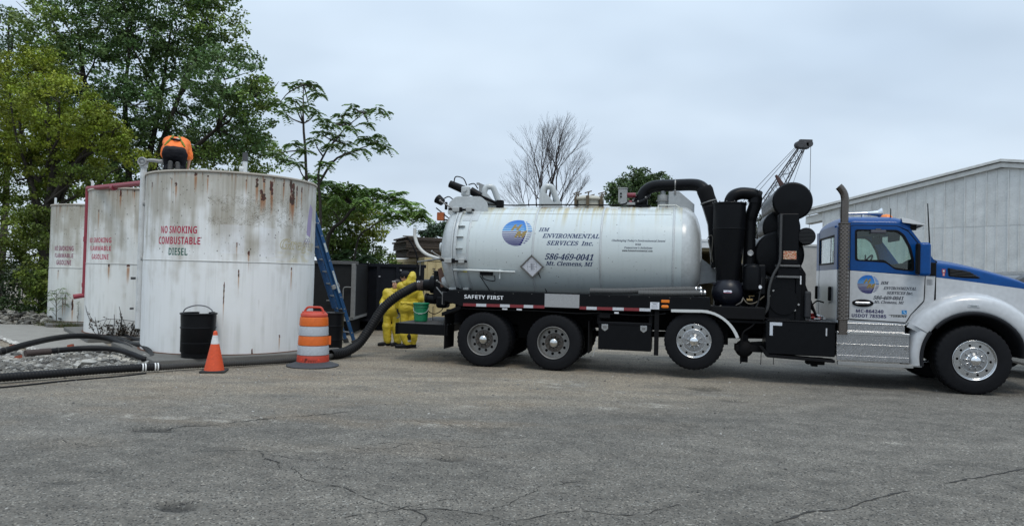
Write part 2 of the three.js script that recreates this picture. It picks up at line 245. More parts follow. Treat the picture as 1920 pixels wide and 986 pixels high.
{
  const g = grid(110, 90, (u, v) => { const x = -10.6 + 4.9 * u, z = -10.8 - 4.2 * v; const e = sstep(Math.min(u, 1 - u, v, 1 - v), 0, 0.16); return [x, -0.05 + (0.075 + moundHeight(x, z)) * e * (inPoly(x, z, moundPoly) ? 1 : 0.55), z]; });
  const p = g.attributes.position, col = new Float32Array(p.count * 3), uv = g.attributes.uv;
  for (let i = 0; i < p.count; i++) { const x = p.getX(i), z = p.getZ(i), n = fbm(x * 2.2, z * 2.2, 6, 4), k = 0.13 * (1 + 1.3 * n), w = sstep(fbm(x * 1.6, z * 1.6, 2, 4), 0.02, 0.2); const c = [lerp(k, 0.42, w), lerp(k * 0.95, 0.40, w), lerp(k * 0.86, 0.36, w)]; for (let q = 0; q < 3; q++) col[3 * i + q] = c[q] / AGG; uv.setXY(i, x / 3, z / 3); }
  g.setAttribute('color', new THREE.BufferAttribute(col, 3)); ground_piece('rubble_ground', g, new THREE.MeshStandardMaterial({ map: aggregate, vertexColors: true, roughness: 0.95, bumpMap: aggregate, bumpScale: 0.01 }));
}
scatter('rubble', 'pale crushed concrete rubble spread between the black hoses left of the tanks', 'rubble', 4600, () => { const x = rr(-10.4, -6.1), z = rr(-14.6, -11.2); if (!inPoly(x, z, moundPoly)) return null; const c = stoneTone(), s = 0.008 + 0.05 * rnd() ** 4.5; return [x, moundHeight(x, z) + 0.025, z, s, ...c]; }, stoneMat);
scatter('rubble', 'line of broken pale concrete bits along the joint between two grey slabs', 'rubble', 650, () => { const t = rnd() ** 0.9, w = rr(-1, 1) * 0.13, x = lerp(-12.75, -7.3, t) + w * 0.7, z = lerp(-17.25, -12.05, t) + w; const k = rr(0.32, 0.6); return [x, 0.035, z, 0.012 + 0.05 * rnd() ** 2, k, k * 0.97, k * 0.9]; }, stoneMat);
scatter('rubble', 'low heap of grey stones and broken concrete at the far left below the trees', 'rubble', 1300, () => { const t = rnd(), x = lerp(-18.5, -12.7, t), w = rr(-1, 1), z = lerp(-22.3, -20.4, t) + w * 0.9; const c = stoneTone(); return [x, 0.30 * (1 - w * w) * rnd() ** 0.6, z, 0.025 + 0.10 * rnd() ** 3, c[0] * 0.75, c[1] * 0.73, c[2] * 0.68]; }, stoneMat);
scatter('gravel', 'loose gravel and crumbs scattered over the asphalt yard', 'gravel', 2600, () => { const z = -5 - 12.5 * rnd() ** 0.8, x = rr(-8.5, 8), y = rnd(); if (rnd() > (x < 3 && z < -8 ? 1 : 0.3)) return null; const k = rr(0.1, 0.36); return [x, groundHeight(x, z) + 0.003, z, 0.005 + 0.016 * y * y * y, k, k * 0.96, k * 0.88]; }, stoneMat);
{
  const spots = [[-7.6, 0.12, -13.45, 0.12, 'dark lump of broken concrete lying inside the loop of black hose'], [-7.15, 0.08, -12.1, 0.16, 'pale flat slab of broken concrete just behind the thick hose clamps'], [-8.75, 0.08, -11.95, 0.16, 'pale concrete chunk between the open hose end and the thick hose']];
  spots.forEach(([x, y, z, s, l], i) => single('concrete_chunk', l, 'concrete chunk', lump(s, 0.45).translate(x, y, z), i ? std(0.38, 0.37, 0.34, 0.95) : std(0.14, 0.13, 0.12, 0.95)));
  const brick = std(0.30, 0.075, 0.04, 0.9);
  [[-8.62, 0.14, -13.95, 0.07, 'red brick bat lying against the hose loop beside the second tank'], [-9.22, 0.2, -13.2, 0.06, 'red brick bat on top of the left hose by the slab joint'], [-8.5, 0.12, -12.3, 0.05, 'small red brick bit under the cut hose end']].forEach(([x, y, z, s, l]) => single('broken_brick', l, 'brick', flatN(box(s * 2, s, s * 1.2, 0, 0, 0)).rotateY(rr(0, 3)).rotateZ(0.3).translate(x, y, z), brick));
}

// ---------------------------------------------------------------- storage tanks
const rustSpots1 = [[0.62, 3.40, 0.03, 0.10], [0.70, 3.45, 0.025, 0.04], [0.675, 3.23, 0.03, 0.05], [0.70, 3.13, 0.05, 0.07], [0.79, 3.36, 0.035, 0.12], [0.80, 3.22, 0.025, 0.04], [1.075, 3.30, 0.07, 0.22], [1.10, 3.12, 0.05, 0.08], [1.16, 3.33, 0.02, 0.12], [-0.285, 3.30, 0.03, 0.04], [-0.045, 3.49, 0.032, 0.035], [0.09, 3.46, 0.015, 0.02], [-0.72, 3.32, 0.02, 0.06], [0.45, 1.66, 0.012, 0.08], [0.3, 1.38, 0.012, 0.12], [0.3, 1.18, 0.01, 0.1], [0.55, 2.05, 0.02, 0.05], [0.42, 2.2, 0.015, 0.05], [1.1, 1.78, 0.02, 0.03], [0.95, 0.45, 0.015, 0.03], [0.22, 0.25, 0.02, 0.04], [0.62, 0.18, 0.015, 0.06], [0.5, 3.42, 0.012, 0.02], [-0.35, 3.4, 0.012, 0.02], [1.25, 3.38, 0.02, 0.07], [0.95, 3.42, 0.015, 0.04]];
const grimeSheet = document.createElement('canvas'); grimeSheet.width = 1024; grimeSheet.height = 256;
{ // streaked grey-brown dirt washed down from the rim, clean runs between
  const c = grimeSheet.getContext('2d'), im = c.createImageData(1024, 256);
  for (let j = 0; j < 256; j++) for (let i = 0; i < 1024; i++) { const h = j / 255, run = fbm(i * 0.05, h * 2.2, 3, 5), fine = fbm(i * 0.30, h * 3.0, 8, 3), patch = fbm(i * 0.02, h * 6, 5, 4), a = clamp(sstep(h + 0.45 * run + 0.55 * patch, 0.38, 1.02) * 0.52 + 0.22 * fine * sstep(h, 0.2, 0.7) + 0.12 * Math.max(0, run) + 0.10 * Math.max(0, patch), 0, 0.62), k = (j * 1024 + i) * 4; im.data[k] = 122; im.data[k + 1] = 112; im.data[k + 2] = 92; im.data[k + 3] = 255 * a; }
  c.putImageData(im, 0, 0);
}
function tankTexture(R, H, o) {
  return canvasTex(2048, 1024, (c, W, Hp) => {
    c.fillStyle = o.base; c.fillRect(0, 0, W, Hp);
    c.save(); c.translate(W / 2, Hp); c.scale(W / (2 * PI * R), -Hp / H);  // metres along the skin, metres up
    const m = PI * R; c.drawImage(grimeSheet, -m, 0, 2 * m, H);
    const streak = (x, y0, len, w, col, a) => { const g = c.createLinearGradient(0, y0, 0, y0 - len); g.addColorStop(0, `rgba(${col},${y0 > H - 0.02 ? a : 0})`); g.addColorStop(0.2, `rgba(${col},${a})`); g.addColorStop(1, `rgba(${col},0)`); c.fillStyle = g; c.fillRect(x, y0 - len, w, len); };
    for (let i = 0; i < 380; i++) { const top = rnd() < 0.7; streak(rr(-m, m), top ? H : rr(0.5, H), (top ? rr(0.2, 1.9) : rr(0.1, 0.9)), rr(0.004, 0.03), rnd() < 0.6 ? '96,92,78' : '120,108,84', rr(0.03, 0.17) * o.grime); }
        for (let i = 0; i < 260; i++) streak(rr(-m, m), rr(0.3, 1.9), rr(0.3, 1.5), rr(0.01, 0.1), '150,150,140', rr(0.04, 0.13));
    for (let i = 0; i < 60; i++) streak(rr(-m, m), H, rr(0.05, 0.5), rr(0.008, 0.04), '110,62,30', rr(0.2, 0.6));
    for (let i = 0; i < 2600; i++) { const y = H - 1.6 * rnd() ** 1.2, r = 0.002 + 0.009 * rnd() ** 4; if (noise(y * 2, i * 0.37) + rnd() < 0.35) continue; c.fillStyle = `rgba(40,36,28,${rr(0.3, 0.85)})`; c.beginPath(); c.ellipse(rr(-m, m), y, r, r * rr(1, 2), 0, 0, 7); c.fill(); }
    for (const [a, y, w, h] of o.rust) {
      const x = a * R; streak(x - w * 0.8, y, h + rr(0.12, 0.45), w * 1.6, '150,84,38', 0.55); streak(x - w * 0.3, y - h, rr(0.2, 0.6), w * 0.6, '120,70,40', 0.4);
      for (let k = 0; k < 26; k++) { c.fillStyle = `rgba(${rr(45, 92)},${rr(24, 42)},${rr(14, 24)},.9)`; c.beginPath(); c.ellipse(x + w * rr(-1, 1) * 0.7, y + h * rr(-1, 1) * 0.8, w * rr(0.15, 0.5), h * rr(0.12, 0.35), 0, 0, 7); c.fill(); }
    }
    if (o.extra) o.extra(c, R);
    for (const [txt, a0, a1, y0, y1, col, rot] of o.text) {
      c.save(); c.translate(((a0 + a1) / 2) * R, y0); c.scale(1, -1); c.font = 'bold 100px sans-serif'; c.textAlign = 'center'; const w = c.measureText(txt).width; c.scale(((a1 - a0) * R) / w, (y1 - y0) / 73); c.fillStyle = col; c.fillText(txt, 0, 0);
      c.globalCompositeOperation = 'source-atop'; c.restore();
    }
    c.restore();
  });
}
function storageTank(label, cx, cz, R, H, seamY, look) {
  const t = thing('storage_tank', label, 'storage tank', [cx, 0.125, cz]);
  const map = tankTexture(R, H, look), skin = new THREE.MeshStandardMaterial({ map, roughness: 0.5, bumpMap: grain, bumpScale: 0.001 });
  const dent = (x, y, z) => 1 + 0.004 * noise(x * 0.9, y * 0.8, z * 0.9) + 0.0012 * noise(x * 4, y * 2, z * 4);
  const shell = new THREE.CylinderGeometry(R, R, H, 120, 24, true, -PI, 2 * PI), p = shell.attributes.position;
  for (let i = 0; i < p.count; i++) { const k = dent(p.getX(i), p.getY(i), p.getZ(i)) + (p.getY(i) < seamY - H / 2 - 0.01 ? 0.004 : 0); p.setX(i, p.getX(i) * k); p.setZ(i, p.getZ(i) * k); }
  shell.translate(0, H / 2, 0); shell.computeVertexNormals();
  part('shell', shell, skin, t, true);
  part('roof', lathe([[0.001, H + 0.10], [R * 0.5, H + 0.06], [R - 0.02, H - 0.02]], 'y', [0, 0, 0], 60), look.roofMat, t);
  part('rim', lathe([[R - 0.01, H - 0.035], [R + 0.022, H - 0.035], [R + 0.022, H + 0.008], [R - 0.05, H + 0.008], [R - 0.05, H - 0.01]], 'y', [0, 0, 0], 96), look.rimMat, t);
  part('seam', lathe([[R - 0.004, seamY - 0.016], [R + 0.012, seamY - 0.01], [R + 0.012, seamY + 0.006], [R - 0.004, seamY + 0.010]], 'y', [0, 0, 0], 96), look.seamMat, t);
  part('base_flange', lathe([[R, 0.012], [R + 0.05, 0.012], [R + 0.05, -0.004], [R, -0.004]], 'y', [0, 0, 0], 96), rustMat, t);
  return t;
}
const rustMat = std(0.13, 0.06, 0.035, 0.9, 0, { map: rep(grime, 2) });
const rimMat = std(0.42, 0.38, 0.32, 0.75, 0, { map: rep(grime, 1.5) }), seamMat = std(0.60, 0.60, 0.57, 0.6, 0, { map: rep(grime, 1.5) });
const RED = '#a00f33', DRK = '#6a1238';
const tank1 = storageTank('largest white fuel tank in front lettered combustable diesel, rust streaks at its top', -5.87, -14.87, 1.658, 3.44, 1.75, {
  base: '#e4e5e4', grime: 1, rust: rustSpots1.map(([a, y, w, h]) => [a, y - 0.13, w, h]), roofMat: seamMat, rimMat, seamMat,
  text: [['NO SMOKING', -0.501, -0.006, 2.255, 2.39, RED], ['COMBUSTABLE', -0.534, 0.034, 2.05, 2.19, RED], ['DIESEL', -0.368, -0.115, 1.845, 1.98, '#0f4a3c']],
  extra: (c, R) => {
    c.fillStyle = 'rgba(226,230,236,.32)'; c.fillRect(0.24 * R, 1.9, 0.26 * R, 0.54); c.fillRect(0.66 * R, 1.86, 0.2 * R, 0.56);  // lighter repainted patches
    c.strokeStyle = 'rgba(84,78,64,.38)'; c.lineWidth = 0.004;                            // crazed old paint where lettering once was
    for (let i = 0; i < 900; i++) { const a = rr(0.12, 1.3), y = 2.45 + 0.55 * rnd(); if (noise(a * 9, y * 7, 3) < -0.12) continue; let x = a * R, v = y; c.beginPath(); c.moveTo(x, v); for (let k = 0; k < 4; k++) { x += rr(-0.035, 0.035); v += rr(-0.03, 0.03); c.lineTo(x, v); } c.stroke(); }
    c.save(); c.translate(0.90 * R, 1.78); c.scale(1, -1); c.font = 'italic bold 0.27px serif'; c.lineWidth = 0.012; c.strokeStyle = 'rgba(158,142,84,.6)'; c.scale(1.25, 1); c.strokeText('Gregor', 0, 0); c.restore();
    for (let k = 0; k < 40; k++) { c.fillStyle = `rgba(190,172,108,${rr(0.03, 0.12)})`; c.beginPath(); c.ellipse(rr(0.88, 1.46) * R, rr(1.76, 1.98), rr(0.02, 0.14), rr(0.01, 0.06), 0, 0, 7); c.fill(); }
    c.fillStyle = 'rgba(142,124,172,.75)'; c.beginPath(); c.moveTo(1.47 * R, 3.0); c.quadraticCurveTo(1.40 * R, 2.7, 1.39 * R, 2.35); c.lineTo(1.50 * R, 2.3); c.lineTo(1.56 * R, 2.9); c.fill();  // faded purple scrawl
    c.strokeStyle = 'rgba(96,82,120,.7)'; c.lineWidth = 0.012; for (let k = 0; k < 5; k++) { c.beginPath(); c.arc((1.36 + 0.03 * k) * R, 2.16 + 0.05 * (k % 2), 0.06, 0, 4.5); c.stroke(); }
  },
});
const tank2 = storageTank('middle white fuel tank lettered flammable gasoline, with the red pipe at its left edge', -9.0, -18.09, 1.6, 3.43, 1.66, {
  base: '#dddedb', grime: 1.15, rust: [[0.1, 3.36, 0.02, 0.03], [-0.25, 1.62, 0.03, 0.05], [0.05, 1.63, 0.04, 0.04], [-0.5, 2.9, 0.02, 0.03], [-0.1, 3.3, 0.03, 0.08]], roofMat: seamMat, rimMat, seamMat,
  text: [['NO SMOKING', -0.767, -0.217, 2.145, 2.265, RED], ['FLAMMABLE', -0.73, -0.218, 1.955, 2.07, RED], ['GASOLINE', -0.658, -0.259, 1.755, 1.875, RED]],
});
const tank3 = storageTank('farthest white fuel tank on the left with dark red flammable gasoline lettering', -12.19, -21.6, 1.6, 3.32, 1.52, {
  base: '#d2d4d0', grime: 1.3, rust: [[-0.45, 1.42, 0.02, 0.03], [-0.3, 0.55, 0.02, 0.12], [-0.25, 0.62, 0.015, 0.15], [0.3, 1.2, 0.02, 0.08], [-0.1, 0.5, 0.03, 0.2]], roofMat: seamMat, rimMat, seamMat,
  text: [['NO SMOKING', -0.6, -0.118, 1.995, 2.135, DRK], ['FLAMMABLE', -0.589, -0.12, 1.80, 1.92, DRK], ['GASOLINE', -0.525, -0.157, 1.595, 1.735, DRK]],
});
for (const [x, z, s, l] of [[-5.87, -14.87, 3.72, 'pad under the diesel tank'], [-9.0, -18.09, 3.6, 'b'], [-12.19, -21.6, 3.6, 'c']]) { const g = box(s, 0.2, s, 0, 0.025, 0, 0.02).rotateY(0.688).translate(x, 0, z); ground_piece('tank_pad', merged(g), oldConcrete); }
// fittings of the diesel tank
const whitePaint = std(0.66, 0.68, 0.68, 0.45, 0, { map: rep(grime, 1.2) }), greyPaint = std(0.35, 0.36, 0.36, 0.55, 0.1, { map: rep(grime, 2) });
{
  const P = (x, y, z) => [x + 5.87, y - 0.125, z + 14.87];
  const fp = part('fill_pipe', [cyl(P(-7.44, 0.5, -14.2), P(-7.44, 3.72, -14.2), 0.058, 0.058, 18), cyl(P(-7.44, 3.72, -14.2), P(-7.44, 3.78, -14.2), 0.075, 0.075, 18)], whitePaint, tank1);
  part('pipe_fitting', [new THREE.SphereGeometry(0.085, 14, 10).translate(...P(-7.44, 3.83, -14.2)), tube([P(-7.44, 3.84, -14.2), P(-7.30, 3.87, -14.2), P(-7.15, 3.86, -14.25), P(-7.06, 3.84, -14.3)], 0.036, 14, 8), new THREE.TorusGeometry(0.07, 0.018, 8, 18).translate(...P(-7.06, 3.80, -14.3)), new THREE.TorusGeometry(0.075, 0.018, 8, 18).translate(...P(-7.44, 3.83, -14.12)), cyl(P(-7.03, 3.84, -14.32), P(-7.03, 3.5, -14.32), 0.036, 0.036, 12)], greyPaint, fp);
  parts('pipe_clip', [cyl(P(-7.44, 3.0, -14.2), P(-7.35, 3.0, -14.25), 0.075), cyl(P(-7.44, 1.9, -14.2), P(-7.35, 1.9, -14.25), 0.07)], greyPaint, fp);
  const vp = part('vent_pipe', [cyl(P(-5.62, 3.55, -14.75), P(-5.62, 3.98, -14.75), 0.05, 0.05, 14), cyl(P(-5.62, 3.82, -14.75), P(-5.72, 3.82, -14.75), 0.06), cyl(P(-5.62, 3.66, -14.75), P(-5.62, 3.70, -14.75), 0.075)], whitePaint, tank1);
  part('vent_cap', cyl(P(-5.62, 3.98, -14.75), P(-5.62, 4.16, -14.75), 0.06, 0.05, 14), std(0.05, 0.05, 0.055, 0.6), vp);
  part('roof_hatch', [cyl(P(-5.95, 3.58, -15.1), P(-5.95, 3.66, -15.1), 0.28, 0.28, 24)], rimMat, tank1);
  parts('bracket', [box(0.05, 0.05, 0.1, ...P(-7.52, 1.5, -14.1)), box(0.04, 0.04, 0.08, ...P(-7.53, 0.9, -14.1))], std(0.06, 0.06, 0.06, 0.6), tank1);
}
single('red_pipe', 'dark red pipe crossing from the diesel tank and dropping down the middle tank edge', 'pipe', [cyl([-7.4, 3.43, -14.28], [-10.36, 3.60, -17.25], 0.055, 0.055, 14), cyl([-10.40, 3.60, -17.29], [-10.40, 1.0, -17.29], 0.055, 0.055, 14), new THREE.SphereGeometry(0.06, 14, 10).translate(-10.39, 3.60, -17.28), new THREE.SphereGeometry(0.06, 14, 10).translate(-10.40, 1.0, -17.29), cyl([-10.40, 1.0, -17.29], [-10.58, 0.96, -17.15], 0.055, 0.06, 14), cyl([-10.40, 2.3, -17.29], [-10.40, 2.42, -17.29], 0.066), cyl([-8.9, 3.48, -15.78], [-9.02, 3.487, -15.9], 0.066), cyl([-10.40, 1.2, -17.29], [-10.40, 1.3, -17.29], 0.066)], std(0.30, 0.035, 0.055, 0.5, 0, { map: rep(grime, 2) }));
for (const [t, x, z, y] of [[tank2, -10.35, -17.38, 3.43], [tank3, -13.55, -20.95, 3.32]]) part('vent_stub', [cyl([x - t.position.x, y - 0.6, z - t.position.z], [x - t.position.x, y + 0.22, z - t.position.z], 0.032, 0.032, 10), new THREE.SphereGeometry(0.032, 10, 6).translate(x - t.position.x, y + 0.22, z - t.position.z)], whitePaint, t);
// ---------------------------------------------------------------- buildings behind
{ // gable-ended metal building on the right; local x runs along its end wall towards the camera, z out of the wall
  const b = thing('metal_building', 'pale grey ribbed metal building with gable roof behind the cab', 'building', [11.37, 0, -27.3], -0.953);
  const skin = std(0.78, 0.785, 0.765, 0.6, 0.1, { map: rep(grime, 0.5), roughnessMap: rep(grimeRough, 0.6) }), skin2 = std(0.75, 0.755, 0.735, 0.6, 0.1, { map: rep(grime, 0.43) }), trim = std(0.74, 0.74, 0.71, 0.6, 0, { map: rep(grime, 0.9) }), dark = std(0.08, 0.08, 0.08, 0.8);
  const x0 = 0.62, W = 13.1, top = (x) => 4.36 + 0.175 * Math.min(x, W - x), pw = 0.608, lap = 3.72;
  for (let i = 0; x0 + i * pw < W - 0.5; i++) {
    const a = x0 + i * pw + 0.002, c = a + pw - 0.004, off = 0.0015 * (i % 3), prof = (y0, y1a, y1b) => {
      const rib = (cx, w, d, ya, yb) => ext([[cx - w, ya], [cx + w, ya], [cx + w, yb], [cx - w, yb]], off + 0.006, off + 0.006 + d, 0.004);
      return [ext([[a, y0], [c, y0], [c, y1b], [a, y1a]], off - 0.02, off + 0.006), rib(a + 0.02, 0.018, 0.034, y0, (y1a + y1b) / 2 - 0.03), rib((a + c) / 2, 0.014, 0.022, y0, (y1a + y1b) / 2 - 0.03)];
    };
    const lowH = top(a) > lap + 0.5 ? lap : 0;
    if (lowH) { part('wall_panel', prof(0.02, lap, lap), i % 2 ? skin : skin2, b); part('wall_panel', prof(lap - 0.03, top(a), top(c)).map((g) => g.translate(0, 0, 0.008)), i % 2 ? skin2 : skin, b); } else part('wall_panel', prof(0.02, top(a), top(c)), skin, b);
  }
  const roofPts = (o, h0, h1) => { const y = (x) => 4.36 + 0.175 * Math.min(x, W - x); return [[o, y(o) + h0], [W / 2, y(W / 2) + h0], [W - o, y(W - o) + h0], [W - o, y(W - o) + h1], [W / 2, y(W / 2) + h1], [o, y(o) + h1]]; };
  part('roof', ext(roofPts(-0.15, 0.16, 0.24), -24, 0.16), trim, b);
  part('rake_trim', [ext(roofPts(-0.1, -0.02, 0.13), 0.02, 0.13, 0.01), ext(roofPts(-0.12, 0.15, 0.22), 0.17, 0.20)], trim, b);
  part('eave_return', [ext([[-0.1, 4.02], [0.6, 4.13], [0.6, 4.42], [-0.1, 4.3]], -0.4, 0.01, 0.01)], trim, b);
  parts('side_wall', [span(x0, x0 + 0.1, 0, 4.4, -24, -0.03), span(W - 0.1, W, 0, 4.3, -24, -0.03), span(x0, W, 0, 4.3, -24, -23.9)], skin, b);
  part('roof_vent', cyl([W / 2 - 0.1, 5.5, -2.2], [W / 2 - 0.1, 5.86, -2.2], 0.34, 0.2, 20), dark, b);
}
{ // low buildings farther back, seen in the gaps of the truck
  const b = thing('low_shed', 'low beige shed with white roof edge seen behind the black blower', 'building', [9.0, 0, -41]);
  part('roof_edge', [span(0, 6.4, 3.62, 4.02, -0.4, 0.3), span(0, 6.4, 3.98, 4.1, -8, 0.34)], std(0.62, 0.64, 0.66, 0.6), b);
  part('wall', [span(3.7, 6.3, 0, 3.62, -8, -0.1), span(0.1, 0.5, 0, 3.62, -8, -0.1), span(0.5, 3.7, 3.45, 3.62, -8, -0.1), span(0.5, 3.7, 0, 3.5, -8, -7.8)], std(0.34, 0.28, 0.17, 0.8, 0, { map: rep(grime, 0.5) }), b);
  const c = thing('flat_building', 'plain pale flat-roofed building between the blower and the cab', 'building', [13.75, 0, -36]);
  part('wall', [span(0, 3.2, 0, 3.62, -9, 0)], std(0.46, 0.45, 0.43, 0.7, 0, { map: rep(grime, 0.4) }), c);
  part('coping', span(-0.05, 3.25, 3.62, 3.72, -9.05, 0.05), std(0.5, 0.5, 0.49, 0.6), c);
  part('roof_pipe', [cyl([0.75, 3.72, -0.6], [0.75, 3.95, -0.6], 0.04), span(0.5, 0.9, 3.72, 3.84, -0.8, -0.4)], std(0.2, 0.2, 0.2, 0.6), c);
}
const NS = { specularIntensity: 0.25 };
const blackPaint = std(0.018, 0.019, 0.023, 0.42, 0, { map: rep(grime, 1.5), roughnessMap: rep(grimeRough, 2) });
const flatBlack = std(0.022, 0.023, 0.027, 0.7, 0, { map: rep(grime, 1.5) });
{ // black dumpster behind the two workers
  const d = thing('dumpster', 'big black steel dumpster behind the two workers in yellow', 'dumpster', [-4.03, 0, -21.1], 0.16);
  const side = phys(0.010, 0.0115, 0.016, 0.6, 0, { map: rep(grime, 0.9), ...NS });
  part('body', [span(0, 1.42, 0.28, 1.92, -0.06, 0), span(-1.35, -1.29, 0.28, 1.92, -3, -0.75), span(1.36, 1.42, 0.28, 1.9, -3, -0.06), span(-1.3, 1.36, 0.28, 0.34, -3, -0.1), span(-1.3, 1.36, 0.34, 1.9, -3.06, -3)], side, d);
  part('side_panel', ext([[0, 0.3], [0, 1.92], [-1.5, 1.92], [-1.5, 0.3]], -0.05, 0).rotateY(-0.55).translate(0, 0, 0), side, d);
  part('top_rail', [span(-0.02, 1.47, 1.90, 2.0, -0.1, 0.05, 0.01), box(1.55, 0.1, 0.12, -0.76, 1.95, 0).rotateY(-0.55)], side, d);
  for (const x of [0.06, 0.62, 1.37]) part('post', span(x - 0.045, x + 0.045, 0.28, 1.9, 0, 0.06, 0.008), side, d);
  part('post', span(-0.6, -0.52, 0.28, 1.9, 0, 0.05).rotateY(-0.55), side, d);
  part('skid', [span(0.05, 1.35, 0.0, 0.28, -2.6, -0.25), span(-1.2, 0, 0, 0.28, -2.8, -1.0)], side, d);
  parts('paint_chip', [[0.1, 1.62], [0.72, 1.82], [0.58, 1.22], [0.02, 0.55]].map(([x, y]) => box(0.05, 0.035, 0.004, x, y, 0.063)), std(0.4, 0.4, 0.42, 0.6), d);
}
{ // grey box container on skids beside the ladder
  const d = thing('dumpster', 'dark grey steel box with pale corner post behind the blue ladder', 'dumpster', [-5.45, 0, -19.1], 0.02);
  const g = phys(0.020, 0.0205, 0.022, 0.7, 0, { map: rep(grime, 0.8), ...NS }), pale = std(0.19, 0.19, 0.185, 0.7, 0, { map: rep(grime, 1.6) });
  part('body', [span(-0.4, 1.2, 0.52, 1.96, -2.2, 0)], g, d); part('top_rail', span(-0.42, 1.3, 1.93, 2.02, -0.08, 0.05, 0.01), std(0.09, 0.09, 0.09, 0.7, 0, { map: rep(grime, 1.5) }), d);
  part('post', span(1.14, 1.25, 0.5, 1.96, -0.05, 0.06, 0.01), pale, d);
  part('latch_rod', tube([[1.14, 1.32, 0.06], [0.98, 1.32, 0.09], [0.94, 1.26, 0.09], [0.94, 1.0, 0.09], [0.88, 0.96, 0.09], [0.5, 0.95, 0.09]], 0.016, 30, 7, 0.2), pale, d);
  part('lower_rail', span(-0.4, 1.2, 0.44, 0.52, -2.2, 0.03), pale, d); part('skid', [span(-0.3, 1.0, 0.02, 0.44, -2.1, -0.4)], g, d);
}
const beige = std(0.60, 0.49, 0.26, 0.65, 0, { map: rep(grime, 0.8) });
{ // beige shipping container, end towards the truck
  const c = thing('shipping_container', 'beige steel shipping container behind the truck tank', 'container', [-2.94, 0, -24], 0.347);
  const pts = []; for (let x = 0; x < 5.9; x += 0.28) pts.push([-0.05 - x, 0], [-0.12 - x, 0], [-0.16 - x, 0.04], [-0.26 - x, 0.04]);
  // long side: local -z direction; corrugation made of upright folds
  const fold = pts.map(([x, o]) => [x, -0.05 + o]), wall = fold.concat(fold.slice().reverse().map(([x, o]) => [x, o - 0.03]));
  part('side_wall', ext(wall, 0.12, 2.16).rotateX(-PI / 2).rotateY(-PI / 2).translate(0.06, 0, 0), beige, c);
  part('end_wall', [span(0.08, 2.36, 0.1, 2.2, -0.12, -0.04)], beige, c);
  for (const x of [0.08, 1.23]) part('door', [span(x, x + 1.12, 0.14, 2.14, -0.04, 0.0, 0.01), span(x + 0.3, x + 0.33, 0.16, 2.12, 0.0, 0.03)], beige, c);
  parts('corner_post', [span(-0.03, 0.07, 0, 2.28, -0.12, 0.02, 0.01), span(2.37, 2.47, 0, 2.28, -0.12, 0.02, 0.01), span(-0.03, 0.07, 0, 2.28, -6.06, -5.94, 0.01)], beige, c);
  part('top_rail', [span(-0.03, 0.05, 2.16, 2.28, -6, -0.1, 0.01), span(0.05, 2.4, 2.16, 2.28, -0.12, 0.02, 0.01)], beige, c);
  part('roof', span(0, 2.4, 2.2, 2.24, -6, -0.1), beige, c); parts('far_wall', [span(2.38, 2.44, 0.1, 2.2, -6, -0.1), span(0.05, 2.4, 0.1, 2.2, -6.03, -5.97), span(0.05, 2.4, 0.05, 0.12, -6, -0.1)], beige, c);
  part('number', new THREE.ShapeGeometry(roundThree()).translate(0.30, 1.72, 0.036), std(0.03, 0.03, 0.03, 0.8), c);
  const m = thing('timber_mats', 'stack of weathered dark timber mats on top of the beige container', 'timber stack', [-3.62, 2.29, -24.6], 0.347);
  const wood = std(0.085, 0.066, 0.052, 0.9, 0, { map: rep(grime, 1.2), bumpMap: rep(grain, 0.6, 8), bumpScale: 0.006 }), wood2 = std(0.055, 0.043, 0.036, 0.92, 0, { map: rep(grime, 1.4), bumpMap: rep(grain, 0.6, 8), bumpScale: 0.006 });
  for (let i = 0; i < 11; i++) { const o = rr(-0.04, 0.04), q = rr(-0.05, 0.05); part('timber_mat', box(3.3 + rr(-0.08, 0.08), 0.058, 2.45 + rr(-0.1, 0.05), 1.6 + o, 0.032 + i * 0.065, -1.25 + q, 0.008).rotateZ(rr(-0.003, 0.003)), i % 3 ? wood : wood2, m); }
  part('loose_board', box(0.5, 0.03, 0.16, 0.12, 0.74, -0.3), std(0.24, 0.22, 0.19, 0.9), m);
}
function roundThree() { const s = new THREE.Shape(), h = 0.2; s.moveTo(-0.05, h); s.lineTo(0.06, h); s.lineTo(0.01, 0.12); s.quadraticCurveTo(0.08, 0.1, 0.06, 0.03); s.quadraticCurveTo(0.02, -0.03, -0.06, 0.01); s.lineTo(-0.05, 0.035); s.quadraticCurveTo(0.02, 0.01, 0.03, 0.05); s.quadraticCurveTo(0.03, 0.1, -0.03, 0.09); s.lineTo(0.02, h - 0.03); s.lineTo(-0.05, h - 0.03); s.closePath(); return s; }

